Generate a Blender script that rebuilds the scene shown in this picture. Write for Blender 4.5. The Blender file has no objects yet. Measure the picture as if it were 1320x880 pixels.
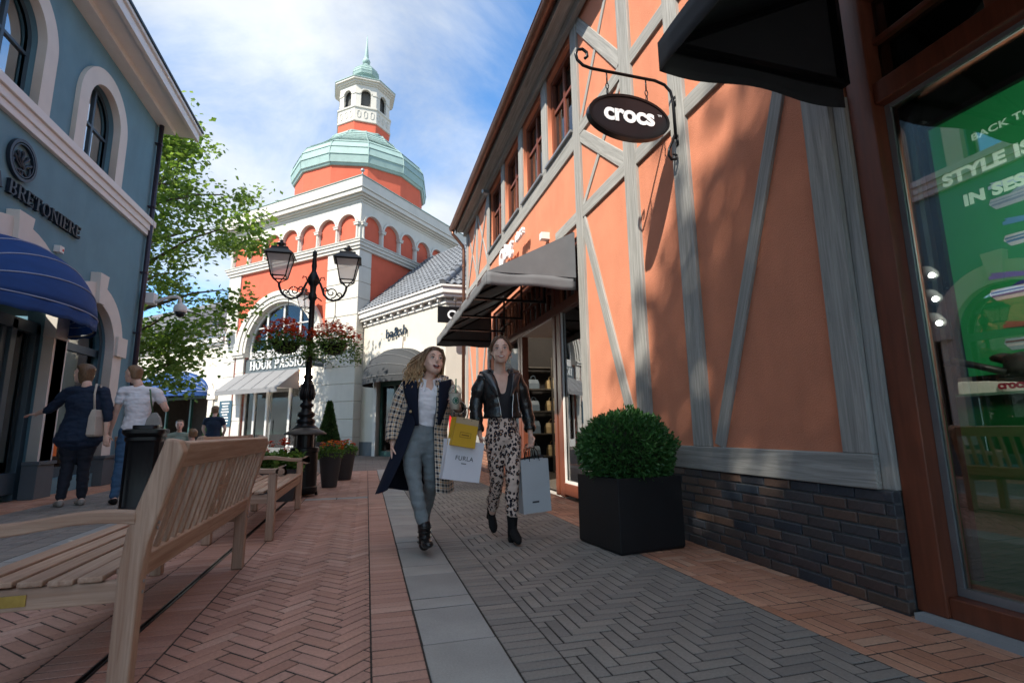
import bpy, bmesh, math, random
from math import sin, cos, pi, radians, sqrt, atan2, hypot
from mathutils import Vector, Matrix, noise
random.seed(7)
SC = bpy.context.scene
COL = SC.collection

# ------------------------------------------------------------------ camera
cam = bpy.data.cameras.new('camera')
cam.sensor_width = 36.0
cam.lens = 36.0 * 655.0 / 1320.0
cam.clip_start = 0.05
cam.clip_end = 3000
CAM = bpy.data.objects.new('camera', cam)
COL.objects.link(CAM)
H = 0.97
_S = Vector((-187, -116, -655)).normalized()           # street direction in camera space
_U = Vector((-52.0, 3782.3, -655)).normalized()         # up in camera space
_U = (_U - _S * _S.dot(_U)).normalized()
_X = _S.cross(_U)
CAM.matrix_world = Matrix(((_X.x, _X.y, _X.z, 0), (_S.x, _S.y, _S.z, 0), (_U.x, _U.y, _U.z, H), (0, 0, 0, 1)))
cam.dof.use_dof = True
cam.dof.focus_distance = 4.6
cam.dof.aperture_fstop = 2.8
SC.camera = CAM

# ------------------------------------------------------------------ light
SUN_DIR = Vector((-0.571, -0.442, 0.692)).normalized()  # towards the sun
sun = bpy.data.lights.new('sun', 'SUN')
sun.energy = 2.0
sun.angle = radians(0.55)
sun.color = (1.0, 0.93, 0.82)
so = bpy.data.objects.new('sun', sun)
so.rotation_euler = SUN_DIR.to_track_quat('Z', 'Y').to_euler()
so.location = (-20, -16, 25)
COL.objects.link(so)

W = bpy.data.worlds.new('World')
SC.world = W
W.use_nodes = True
nt = W.node_tree
nt.nodes.clear()
def wn(t, **k):
    n = nt.nodes.new(t)
    for a, b in k.items(): setattr(n, a, b)
    return n
sky = wn('ShaderNodeTexSky', sky_type='NISHITA', sun_disc=False)
sky.sun_elevation = math.asin(SUN_DIR.z)
sky.sun_rotation = atan2(SUN_DIR.x, SUN_DIR.y)
sky.altitude = 1200
sky.air_density = 1.0
sky.dust_density = 0.3
sky.ozone_density = 1.6
tc = wn('ShaderNodeTexCoord')
# clouds on a layer overhead: project the view direction on a plane
sep = wn('ShaderNodeSeparateXYZ')
nt.links.new(tc.outputs['Generated'], sep.inputs[0])
def wm(op, a, b=None):
    n = wn('ShaderNodeMath', operation=op)
    for i, s in enumerate((a, b)):
        if s is None: continue
        if isinstance(s, (int, float)): n.inputs[i].default_value = s
        else: nt.links.new(s, n.inputs[i])
    return n.outputs[0]
zz = wm('ADD', wm('MAXIMUM', sep.outputs[2], 0.0), 0.22)
cx = wm('DIVIDE', sep.outputs[0], zz)
cy = wm('DIVIDE', sep.outputs[1], zz)
comb = wn('ShaderNodeCombineXYZ')
nt.links.new(cx, comb.inputs[0]); nt.links.new(cy, comb.inputs[1])
def wnoise(scale, detail, rough, off, dist=0.0):
    mp = wn('ShaderNodeMapping')
    mp.inputs['Location'].default_value = off
    nt.links.new(comb.outputs[0], mp.inputs[0])
    n = wn('ShaderNodeTexNoise')
    n.inputs['Scale'].default_value = scale
    n.inputs['Detail'].default_value = detail
    n.inputs['Roughness'].default_value = rough
    n.inputs['Distortion'].default_value = dist
    nt.links.new(mp.outputs[0], n.inputs[0])
    return n.outputs['Fac']
CLOUD_OFF = (6.35, 4.0, 0.0)
big = wnoise(0.55, 2.0, 0.5, CLOUD_OFF)
fine = wnoise(1.6, 9.0, 0.62, (0.4, 5.2, 0.0), 0.5)
dens = wm('ADD', wm('MULTIPLY', big, 0.72), wm('MULTIPLY', fine, 0.34))
cov = wn('ShaderNodeMapRange', interpolation_type='SMOOTHSTEP')
nt.links.new(dens, cov.inputs[0])
cov.inputs[1].default_value = 0.42
cov.inputs[2].default_value = 0.62
shade = wn('ShaderNodeMapRange')
nt.links.new(wnoise(2.6, 6.0, 0.55, (7.0, 2.0, 0.0), 0.3), shade.inputs[0])
shade.inputs[1].default_value = 0.35; shade.inputs[2].default_value = 0.68
shade.inputs[3].default_value = 1.45; shade.inputs[4].default_value = 2.0
ccol = wn('ShaderNodeMixRGB', blend_type='MULTIPLY')
ccol.inputs[0].default_value = 1.0
ccol.inputs[1].default_value = (0.94, 0.98, 1.0, 1)
nt.links.new(shade.outputs[0], ccol.inputs[2])
mixc = wn('ShaderNodeMixRGB')
covm = wm('MULTIPLY', cov.outputs[0], 0.92)
nt.links.new(covm, mixc.inputs[0])
skm = wn('ShaderNodeMixRGB', blend_type='MULTIPLY'); skm.inputs[0].default_value = 1.0; skm.inputs[2].default_value = (.30, .48, .58, 1)
nt.links.new(sky.outputs[0], skm.inputs[1]); nt.links.new(skm.outputs[0], mixc.inputs[1])
nt.links.new(ccol.outputs[0], mixc.inputs[2])
bg = wn('ShaderNodeBackground')
bg.inputs[1].default_value = 0.15
nt.links.new(mixc.outputs[0], bg.inputs[0])
out = wn('ShaderNodeOutputWorld')
nt.links.new(bg.outputs[0], out.inputs[0])

SC.view_settings.view_transform = 'Standard'
SC.view_settings.look = 'None'
SC.view_settings.exposure = 2.0
SC.view_settings.gamma = 1.0
SC.view_settings.use_curve_mapping = False
SC.render.engine = 'CYCLES'
SC.cycles.use_denoising = True
try: SC.cycles.denoiser = 'OPENIMAGEDENOISE'
except Exception: pass
SC.cycles.max_bounces = 7
SC.cycles.transparent_max_bounces = 12
SC.cycles.caustics_reflective = False
SC.cycles.caustics_refractive = False
SC.cycles.sample_clamp_indirect = 6.0

# ------------------------------------------------------------------ helpers
MATS = {}
class NT:
    """tiny node-tree helper"""
    def __init__(s, name):
        s.m = bpy.data.materials.new(name); s.m.use_nodes = True
        s.t = s.m.node_tree; s.t.nodes.clear()
        s.out = s.n('ShaderNodeOutputMaterial')
    def n(s, t, **k):
        n = s.t.nodes.new(t)
        for a, b in k.items(): setattr(n, a, b)
        return n
    def l(s, a, b): s.t.links.new(a, b)
    def math(s, op, a, b=None, c=None):
        n = s.n('ShaderNodeMath', operation=op)
        for i, v in enumerate((a, b, c)):
            if v is None: continue
            if isinstance(v, (int, float)): n.inputs[i].default_value = v
            else: s.l(v, n.inputs[i])
        return n.outputs[0]
    def coord(s, kind='Object', scale=(1, 1, 1), rot=(0, 0, 0), loc=(0, 0, 0)):
        tc = s.n('ShaderNodeTexCoord'); mp = s.n('ShaderNodeMapping')
        mp.inputs['Scale'].default_value = scale; mp.inputs['Rotation'].default_value = rot; mp.inputs['Location'].default_value = loc
        s.l(tc.outputs[kind], mp.inputs[0]); return mp.outputs[0]
    def noise(s, vec, scale, detail=4, rough=.55, dist=0):
        n = s.n('ShaderNodeTexNoise'); n.inputs['Scale'].default_value = scale; n.inputs['Detail'].default_value = detail
        n.inputs['Roughness'].default_value = rough; n.inputs['Distortion'].default_value = dist
        s.l(vec, n.inputs['Vector']); return n.outputs['Fac']
    def ramp(s, fac, stops, interp='LINEAR'):
        r = s.n('ShaderNodeValToRGB'); r.color_ramp.interpolation = interp
        e = r.color_ramp.elements
        while len(e) < len(stops): e.new(.5)
        for i, (p, c) in enumerate(stops):
            e[i].position = p; e[i].color = (*c, 1) if len(c) == 3 else c
        s.l(fac, r.inputs[0]); return r.outputs[0]
    def mix(s, fac, a, b, mode='MIX'):
        n = s.n('ShaderNodeMixRGB', blend_type=mode)
        for i, v in enumerate((fac, a, b)):
            if isinstance(v, (int, float)): n.inputs[i].default_value = v
            elif isinstance(v, tuple): n.inputs[i].default_value = (*v, 1) if len(v) == 3 else v
            else: s.l(v, n.inputs[i])
        return n.outputs[0]
    def bump(s, h, strength=.3, dist=.01, nrm=None):
        b = s.n('ShaderNodeBump'); b.inputs['Strength'].default_value = strength; b.inputs['Distance'].default_value = dist
        s.l(h, b.inputs['Height'])
        if nrm is not None: s.l(nrm, b.inputs['Normal'])
        return b.outputs[0]
    def bsdf(s, col, rough=.6, metal=0.0, spec=.5, nrm=None, **k):
        b = s.n('ShaderNodeBsdfPrincipled')
        def put(nm, v):
            if isinstance(v, (int, float)): b.inputs[nm].default_value = v
            elif isinstance(v, tuple): b.inputs[nm].default_value = (*v, 1) if len(v) == 3 and nm != 'Subsurface Radius' else v
            else: s.l(v, b.inputs[nm])
        put('Base Color', col); put('Roughness', rough); put('Metallic', metal); put('Specular IOR Level', spec)
        if nrm is not None: s.l(nrm, b.inputs['Normal'])
        for a, v in k.items(): put(a, v)
        s.l(b.outputs[0], s.out.inputs[0]); return b
def tint(c, f): return tuple(min(1, max(0, x * f)) for x in c)
def mat(name, col, rough=.65, var=.12, scale=6, bump=.15, bscale=90, bdist=.004, metal=0, spec=.4, stretch=(1, 1, 1), stain=0.0, obj=0.0, **k):
    if name in MATS: return MATS[name]
    t = NT(name)
    v = t.coord('Object', stretch)
    f = t.noise(v, scale, 5, .6)
    c = t.ramp(f, [(.25, tint(col, 1 - var)), (.75, tint(col, 1 + var))])
    if stain:
        f2 = t.noise(t.coord('Object', (1, 1, .25)), 1.6, 6, .65)
        c = t.mix(t.math('MULTIPLY', t.math('GREATER_THAN', f2, 2.0) if False else t.ramp(f2, [(.48, (0, 0, 0)), (.75, (1, 1, 1))]), stain), c, tint(col, .55))
    if obj:
        oi = t.n('ShaderNodeObjectInfo'); g = t.n('ShaderNodeNewGeometry')
        r = t.math('FRACT', t.math('ADD', oi.outputs['Random'], g.outputs['Random Per Island']))
        c = t.mix(1.0, c, t.ramp(r, [(0, (1 - obj,) * 3), (1, (1 + obj,) * 3)]), 'MULTIPLY')
    nb = None
    if bump: nb = t.bump(t.noise(v, bscale, 3, .6), bump, bdist)
    ro = t.math('ADD', t.math('MULTIPLY', f, .16), max(0.02, rough - .08))
    t.bsdf(c, ro, metal, spec, nb, **k)
    MATS[name] = t.m
    return t.m
def emis(name, col, strength):
    if name in MATS: return MATS[name]
    t = NT(name); t.bsdf((0.8, 0.8, 0.8), .5, **{'Emission Color': col, 'Emission Strength': strength})
    MATS[name] = t.m; return t.m
def glass(name, tintc=(.9, .95, .95), refl=1.0, base=.06, rough=0.0):
    if name in MATS: return MATS[name]
    t = NT(name)
    tr = t.n('ShaderNodeBsdfTransparent'); tr.inputs[0].default_value = (*tintc, 1)
    gl = t.n('ShaderNodeBsdfGlossy'); gl.inputs['Roughness'].default_value = rough
    gl.inputs[0].default_value = (1, 1, 1, 1)
    fr = t.n('ShaderNodeFresnel'); fr.inputs[0].default_value = 1.5
    fac = t.math('MINIMUM', t.math('ADD', t.math('MULTIPLY', fr.outputs[0], refl), base), 1.0)
    mx = t.n('ShaderNodeMixShader')
    t.l(fac, mx.inputs[0]); t.l(tr.outputs[0], mx.inputs[1]); t.l(gl.outputs[0], mx.inputs[2])
    t.l(mx.outputs[0], t.out.inputs[0]); MATS[name] = t.m; return t.m
def bricks_mat(name, pal, rough=.8, fine=60, speck=.25, mortar=None):
    if name in MATS: return MATS[name]
    t = NT(name)
    oi = t.n('ShaderNodeObjectInfo'); g = t.n('ShaderNodeNewGeometry')
    r = t.math('FRACT', t.math('ADD', t.math('MULTIPLY', oi.outputs['Random'], 7.3), g.outputs['Random Per Island']))
    c = t.ramp(r, [(i / max(1, len(pal) - 1), p) for i, p in enumerate(pal)])
    v = t.coord('Object')
    n1 = t.noise(v, fine, 6, .7); n2 = t.noise(t.coord('Object'), 2.2, 3, .5)
    c = t.mix(.8, c, t.ramp(n1, [(.3, (1 - speck,) * 3), (.7, (1 + speck,) * 3)]), 'MULTIPLY')
    c = t.mix(.7, c, t.ramp(n2, [(.3, (.78,) * 3), (.7, (1.2,) * 3)]), 'MULTIPLY')
    t.bsdf(c, t.math('ADD', t.math('MULTIPLY', n1, .25), rough - .15), 0, .35, t.bump(n1, .35, .004))
    MATS[name] = t.m; return t.m

def tag(o, label=None, cat=None, group=None, kind=None):
    for k, v in (('label', label), ('category', cat), ('group', group), ('kind', kind)):
        if v: o[k] = v
    return o
def thing(name, label, cat, loc=(0, 0, 0), rz=0.0, group=None):
    o = bpy.data.objects.new(name, None); COL.objects.link(o)
    o.location = loc; o.rotation_euler = (0, 0, rz); o.empty_display_size = .1
    return tag(o, label, cat, group)
def obj(name, me, m=None, parent=None, smooth=False, loc=None):
    o = bpy.data.objects.new(name, me); COL.objects.link(o)
    if m is not None and not me.materials: me.materials.append(m)
    if parent is not None: o.parent = parent
    if loc is not None: o.location = loc
    if smooth: me.polygons.foreach_set('use_smooth', [True] * len(me.polygons))
    return o
def copy_tree(o, parent=None):
    c = o.copy(); COL.objects.link(c); c.parent = parent
    for ch in o.children: copy_tree(ch, c)
    return c

class MB:
    def __init__(s): s.v = []; s.f = []
    def add(s, vs, fs):
        b = len(s.v); s.v += [tuple(p) for p in vs]; s.f += [tuple(i + b for i in f) for f in fs]; return s
    def box(s, x0, x1, y0, y1, z0, z1):
        return s.add([(x0, y0, z0), (x1, y0, z0), (x1, y1, z0), (x0, y1, z0), (x0, y0, z1), (x1, y0, z1), (x1, y1, z1), (x0, y1, z1)],
                     [(3, 2, 1, 0), (4, 5, 6, 7), (0, 1, 5, 4), (1, 2, 6, 5), (2, 3, 7, 6), (3, 0, 4, 7)])
    def obox(s, c, ax, ay, az):
        c = Vector(c); ax, ay, az = Vector(ax), Vector(ay), Vector(az)
        P = [c + ax * i + ay * j + az * k for k in (-1, 1) for i, j in ((-1, -1), (1, -1), (1, 1), (-1, 1))]
        return s.add(P, [(3, 2, 1, 0), (4, 5, 6, 7), (0, 1, 5, 4), (1, 2, 6, 5), (2, 3, 7, 6), (3, 0, 4, 7)])
    def bar(s, p0, p1, w, d, nrm=(0, 0, 1)):
        """box from p0 to p1, w wide across, d deep along nrm"""
        p0, p1 = Vector(p0), Vector(p1); a = (p1 - p0); n = Vector(nrm); b = a.cross(n).normalized(); n = b.cross(a).normalized()
        return s.obox((p0 + p1) / 2, a / 2, b * w / 2, n * d / 2)
    def tube(s, pts, r, n=8, caps=True, closed=False):
        pts = [Vector(p) for p in pts]; rr = r if isinstance(r, (list, tuple)) else [r] * len(pts)
        t0 = (pts[1] - pts[0]).normalized(); up = Vector((0, 0, 1)) if abs(t0.z) < .9 else Vector((1, 0, 0))
        u = t0.cross(up).normalized(); vs = []; N = len(pts)
        for i, p in enumerate(pts):
            a = pts[(i - 1) % N] if (i > 0 or closed) else p; b = pts[(i + 1) % N] if (i < N - 1 or closed) else p
            t = (b - a).normalized(); u = (u - t * t.dot(u)).normalized(); w = t.cross(u)
            for k in range(n):
                an = 2 * pi * k / n; vs.append(p + (u * cos(an) + w * sin(an)) * rr[i])
        fs = [(i * n + k, i * n + (k + 1) % n, (i + 1) * n + (k + 1) % n, (i + 1) * n + k) for i in range(N - 1) for k in range(n)]
        if closed: fs += [((N - 1) * n + k, (N - 1) * n + (k + 1) % n, (k + 1) % n, k) for k in range(n)]
        elif caps: fs += [tuple(range(n))[::-1], tuple(range((N - 1) * n, N * n))]
        return s.add(vs, fs)
    def lathe(s, prof, n=16, c=(0, 0, 0), a0=0.0, caps=True):
        vs = []; 
        for r, z in prof:
            for k in range(n):
                a = a0 + 2 * pi * k / n; vs.append((c[0] + r * cos(a), c[1] + r * sin(a), c[2] + z))
        m = len(prof)
        fs = [(i * n + k, i * n + (k + 1) % n, (i + 1) * n + (k + 1) % n, (i + 1) * n + k) for i in range(m - 1) for k in range(n)]
        if caps: fs += [tuple(range(n))[::-1], tuple(range((m - 1) * n, m * n))]
        return s.add(vs, fs)
    def loft(s, secs, caps=True):
        """secs: list of rings (equal length lists of points)"""
        n = len(secs[0]); vs = [p for r in secs for p in r]; m = len(secs)
        fs = [(i * n + k, i * n + (k + 1) % n, (i + 1) * n + (k + 1) % n, (i + 1) * n + k) for i in range(m - 1) for k in range(n)]
        if caps: fs += [tuple(range(n))[::-1], tuple(range((m - 1) * n, m * n))]
        return s.add(vs, fs)
    def grid(s, fn, nu, nv):
        vs = [fn(i / nu, j / nv) for j in range(nv + 1) for i in range(nu + 1)]; w = nu + 1
        return s.add(vs, [(j * w + i, j * w + i + 1, (j + 1) * w + i + 1, (j + 1) * w + i) for j in range(nv) for i in range(nu)])
    def prism(s, poly, o, u, v, n, d):
        """polygon in (u,v) extruded d along n"""
        o, u, v, n = Vector(o), Vector(u), Vector(v), Vector(n); k = len(poly)
        A = [o + u * a + v * b for a, b in poly]; B = [p + n * d for p in A]
        return s.add(A + B, [tuple(range(k))[::-1], tuple(range(k, 2 * k))] + [(i, (i + 1) % k, (i + 1) % k + k, i + k) for i in range(k)])
    def mesh(s, name='mesh'):
        me = bpy.data.meshes.new(name); me.from_pydata(s.v, [], s.f); me.update()
        bm = bmesh.new(); bm.from_mesh(me); bmesh.ops.recalc_face_normals(bm, faces=bm.faces); bm.to_mesh(me); bm.free()
        return me
    def build(s, name, m, parent=None, smooth=False, bevel=0, loc=None, kind=None, auto=None):
        me = s.mesh(name); o = obj(name, me, m, parent, smooth, loc)
        if auto:
            me.polygons.foreach_set('use_smooth', [True] * len(me.polygons))
            me.set_sharp_from_angle(angle=radians(auto))
        if bevel:
            b = o.modifiers.new('bevel', 'BEVEL'); b.width = bevel; b.segments = 2; b.limit_method = 'ANGLE'
        if kind: o['kind'] = kind
        return o
def curve_mesh(cu):
    ob = bpy.data.objects.new('tmp', cu); me = bpy.data.meshes.new_from_object(ob); bpy.data.objects.remove(ob); bpy.data.curves.remove(cu)
    return me
def plate(outer, holes, depth):
    """2-D outline with holes, extruded 0..depth along +z (mesh)"""
    cu = bpy.data.curves.new('c', 'CURVE'); cu.dimensions = '2D'; cu.fill_mode = 'BOTH'; cu.extrude = depth / 2
    for pts in [outer] + list(holes):
        sp = cu.splines.new('POLY'); sp.points.add(len(pts) - 1); sp.use_cyclic_u = True
        for p, q in zip(sp.points, pts): p.co = (q[0], q[1], 0, 1)
    me = curve_mesh(cu); me.transform(Matrix.Translation((0, 0, depth / 2))); return me
def frame_m(o, u, v, n):
    o, u, v, n = Vector(o), Vector(u), Vector(v), Vector(n)
    return Matrix(((u.x, v.x, n.x, o.x), (u.y, v.y, n.y, o.y), (u.z, v.z, n.z, o.z), (0, 0, 0, 1)))
def put_plate(name, outer, holes, depth, fr, m, parent):
    me = plate(outer, holes, depth); M = frame_m(*fr); me.transform(M)
    if M.determinant() < 0: me.flip_normals()
    return obj(name, me, m, parent)
def text_mesh(txt, size, depth=.02, bold=0.0, spacing=1.0, align='LEFT', shear=0.0):
    cu = bpy.data.curves.new('t', 'FONT'); cu.body = txt; cu.size = size; cu.extrude = depth / 2; cu.offset = bold; cu.space_character = spacing
    cu.align_x = align; cu.shear = shear; cu.resolution_u = 4
    me = curve_mesh(cu); me.transform(Matrix.Translation((0, 0, depth / 2))); return me
def put_text(name, txt, size, fr, m, parent, depth=.02, bold=0.0, spacing=1.0, align='LEFT', sx=1.0):
    me = text_mesh(txt, size, depth, bold, spacing, align); me.transform(Matrix.Scale(sx, 4, (1, 0, 0))); me.transform(frame_m(*fr))
    return obj(name, me, m, parent)
def arch(cx, z0, w, zs, rise=None, n=16, base=True):
    """arched opening outline: centre cx, bottom z0, half width w, spring zs, rise"""
    rise = w if rise is None else rise
    pts = [(cx + w * cos(pi * k / n), zs + rise * sin(pi * k / n)) for k in range(n + 1)]
    return ([(cx - w, z0), (cx + w, z0)] + pts) if base else pts
def arc_pts(cx, w, zs, rise, n=16, a0=0.0, a1=pi):
    return [(cx + w * cos(a0 + (a1 - a0) * k / n), zs + rise * sin(a0 + (a1 - a0) * k / n)) for k in range(n + 1)]

# ------------------------------------------------------------------ shared materials
def wood_mat(name, c1, c2, axis, rough=.7, scale=9):
    if name in MATS: return MATS[name]
    t = NT(name); sc = [scale * 2.2] * 3; sc[axis] = scale * .09
    oi = t.n('ShaderNodeObjectInfo'); off = t.n('ShaderNodeVectorMath', operation='SCALE'); cb = t.n('ShaderNodeCombineXYZ')
    for i in range(3): t.l(oi.outputs['Random'], cb.inputs[i])
    t.l(cb.outputs[0], off.inputs[0]); off.inputs['Scale'].default_value = 17.0
    ad = t.n('ShaderNodeVectorMath', operation='ADD'); t.l(t.coord('Object', tuple(sc)), ad.inputs[0]); t.l(off.outputs[0], ad.inputs[1])
    f = t.noise(ad.outputs[0], 1.0, 8, .68, 1.2); f2 = t.noise(ad.outputs[0], 4.0, 4, .6)
    c = t.ramp(f, [(.28, c1), (.5, tuple((a + b) / 2 for a, b in zip(c1, c2))), (.72, c2)])
    c = t.mix(.45, c, t.ramp(f2, [(.3, (.75,) * 3), (.7, (1.2,) * 3)]), 'MULTIPLY')
    c = t.mix(.5, c, t.ramp(oi.outputs['Random'], [(0, (.85,) * 3), (1, (1.15,) * 3)]), 'MULTIPLY')
    t.bsdf(c, rough, 0, .3, t.bump(f, .35, .004)); MATS[name] = t.m; return t.m
M_timber = [wood_mat('timber_%d' % a, (.20, .20, .185), (.43, .42, .395), a, .75, 13) for a in range(3)]
M_teak = [wood_mat('teak_%d' % a, (.27, .155, .10), (.50, .36, .27), a, .55, 11) for a in range(3)]
M_brown = mat('brown_wood', (.16, .045, .022), .42, .25, 5, .1, 60, spec=.5, stretch=(6, 6, .6))
M_orange = mat('orange_render', (.66, .255, .15), .9, .09, 2.2, .8, 110, .008, spec=.15, stain=.28)
M_red = mat('red_render', (.57, .125, .075), .9, .06, 3, .5, 120, .006, spec=.15, stain=.22)
M_cream = mat('cream_render', (.58, .545, .475), .85, .05, 2, .25, 100, .004, spec=.2, stain=.10)
M_stone = mat('pale_stone', (.66, .62, .56), .75, .05, 3, .2, 120, .003, spec=.25, stain=.08)
M_teal = mat('teal_render', (.155, .275, .325), .9, .08, 2.0, .6, 110, .007, spec=.15, stain=.25)
M_white = mat('white_paint', (.72, .69, .65), .55, .05, 4, .05, spec=.4, stain=.07)
M_frame = mat('blue_grey_frame', (.055, .085, .105), .4, .1, 4, .03)
M_black = mat('black_metal', (.006, .0065, .008), .3, .2, 8, .05, 60, .002, spec=.28)
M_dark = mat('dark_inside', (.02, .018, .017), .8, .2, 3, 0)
M_copper = mat('brown_copper', (.20, .095, .062), .38, .25, 5, .06, 30, metal=.75)
M_patina = mat('green_copper', (.265, .375, .35), .6, .12, 4, .1, 40, spec=.4, obj=.10, stain=.15)
M_lead = mat('grey_metal', (.30, .31, .32), .4, .1, 5, .04, metal=.6)
M_glass = glass('window_glass', (.80, .86, .86), 1.0, .02)
M_glass_u = glass('sky_glass', (.90, .94, .96), 1.4, .40)
M_glass_d = glass('dark_glass', (.55, .6, .62), 1.6, .10)
M_glass_s = glass('shop_glass', (.80, .85, .85), 1.5, .09)
M_canvas_dark = mat('black_canvas', (.032, .034, .039), .8, .12, 5, .15, 200, .002, spec=.25)
M_canvas_grey = mat('grey_canvas', (.135, .14, .15), .8, .10, 5, .15, 200, .002, spec=.25)
M_canvas_blue = mat('blue_canvas', (.022, .065, .21), .8, .15, 3, .15, 150, .002, spec=.2, stretch=(1, 1, 3))
M_curtain = mat('pale_curtain', (.74, .78, .82), .8, .12, 5, 0, stretch=(.3, 14, .1))
# ------------------------------------------------------------------ ground
_CI = CAM.matrix_world.inverted()
def to_px(p):
    c = _CI @ Vector(p)
    if c.z > -.05: return None
    return (660 + 655 * c.x / -c.z, 440 - 655 * c.y / -c.z)
def px_area(poly, z=0):
    q = [to_px((x, y, z)) for x, y in poly]
    if any(a is None for a in q): return 0
    if max(a[0] for a in q) < -5 or min(a[0] for a in q) > 1325 or max(a[1] for a in q) < 0 or min(a[1] for a in q) > 885: return 0
    return abs(sum(q[i][0] * q[(i + 1) % len(q)][1] - q[(i + 1) % len(q)][0] * q[i][1] for i in range(len(q)))) / 2
def clip_poly(poly, x0, x1, y0, y1):
    for ax, val, keep in ((0, x0, 1), (0, x1, -1), (1, y0, 1), (1, y1, -1)):
        res = []
        for i in range(len(poly)):
            a, b = poly[i], poly[(i + 1) % len(poly)]
            da, db = (a[ax] - val) * keep, (b[ax] - val) * keep
            if da >= 0: res.append(a)
            if (da >= 0) != (db >= 0):
                t = da / (da - db); res.append((a[0] + (b[0] - a[0]) * t, a[1] + (b[1] - a[1]) * t))
        poly = res
        if len(poly) < 3: return []
    return poly
def inset(poly, d):
    n = len(poly); A = sum(poly[i][0] * poly[(i + 1) % n][1] - poly[(i + 1) % n][0] * poly[i][1] for i in range(n))
    if A < 0: poly = poly[::-1]
    L = []
    for i in range(n):
        a, b = Vector(poly[i]), Vector(poly[(i + 1) % n]); e = (b - a)
        if e.length < 1e-5: return None
        e.normalize(); nn = Vector((-e.y, e.x)); L.append((a + nn * d, e))
    res = []
    for i in range(n):
        p, e = L[i - 1]; q, g = L[i]; den = e.x * g.y - e.y * g.x
        if abs(den) < 1e-4: res.append(tuple(q)); continue
        t = ((q.x - p.x) * g.y - (q.y - p.y) * g.x) / den; res.append((p.x + e.x * t, p.y + e.y * t))
    return res
def paver(mb, poly, gap, cham, zt, zb, tilt=(0, 0)):
    a = inset(poly, gap / 2)
    if not a: return
    b = inset(a, cham)
    if not b: return
    n = len(a); cx = sum(p[0] for p in a) / n; cy = sum(p[1] for p in a) / n
    z = lambda p: zt + (p[0] - cx) * tilt[0] + (p[1] - cy) * tilt[1]
    vs = [(x, y, zb) for x, y in a] + [(x, y, z((x, y)) - cham) for x, y in a] + [(x, y, z((x, y))) for x, y in b]
    fs = [(i, (i + 1) % n, n + (i + 1) % n, n + i) for i in range(n)] + [(n + i, n + (i + 1) % n, 2 * n + (i + 1) % n, 2 * n + i) for i in range(n)] + [tuple(range(2 * n, 3 * n))]
    mb.add(vs, fs)
def herring(x0, x1, y0, y1, L, Wd, rot):
    n = round(L / Wd); c, s = cos(rot), sin(rot); cx, cy = (x0 + x1) / 2, (y0 + y1) / 2; rad = hypot(x1 - x0, y1 - y0) / 2 + L; K = int(rad * 1.5 / Wd) + 2; res = []
    for k in range(-K, K + 1):
        for j in range(-K // n - 2, K // n + 3):
            for r in ((k + 2 * n * j, k, n, 1), (k - 1 + 2 * n * j, k, 1, n)):
                pts = [(r[0] * Wd, r[1] * Wd), ((r[0] + r[2]) * Wd, r[1] * Wd), ((r[0] + r[2]) * Wd, (r[1] + r[3]) * Wd), (r[0] * Wd, (r[1] + r[3]) * Wd)]
                if abs(pts[0][0]) > rad + L or abs(pts[0][1]) > rad + L: continue
                pts = [(cx + p[0] * c - p[1] * s, cy + p[0] * s + p[1] * c) for p in pts]
                q = clip_poly(pts, x0, x1, y0, y1)
                if q: res.append(q)
    return res
def soldiers(x0, x1, y0, y1, pitch, along_y=True):
    res = []
    if along_y:
        y = y0
        while y < y1 - 1e-4: res.append([(x0, y), (x1, y), (x1, min(y1, y + pitch)), (x0, min(y1, y + pitch))]); y += pitch
    else:
        x = x0
        while x < x1 - 1e-4: res.append([(x, y0), (min(x1, x + pitch), y0), (min(x1, x + pitch), y1), (x, y1)]); x += pitch
    return res
def basket(x0, x1, y0, y1, B=.21, n=3):
    res = []; i = 0; x = x0
    while x < x1 - .01:
        j = 0; y = y0
        while y < y1:
            for k in range(n):
                w = B / n
                p = [(x + k * w, y), (x + (k + 1) * w, y), (x + (k + 1) * w, y + B), (x + k * w, y + B)] if (i + j) % 2 else [(x, y + k * w), (x + B, y + k * w), (x + B, y + (k + 1) * w), (x, y + (k + 1) * w)]
                q = clip_poly(p, x0, x1, y0, y1)
                if q: res.append(q)
            y += B; j += 1
        x += B; i += 1
    return res
def area(p): return abs(sum(p[i][0] * p[(i + 1) % len(p)][1] - p[(i + 1) % len(p)][0] * p[i][1] for i in range(len(p)))) / 2
M_bed = mat('joint_sand', (.03, .027, .024), .95, .3, 30, .4, 300)
ZB = -.034
def tl(p):
    e = max(max(q[0] for q in p) - min(q[0] for q in p), max(q[1] for q in p) - min(q[1] for q in p)); return random.uniform(-.0022, .0022) / max(e, .18)
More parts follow.
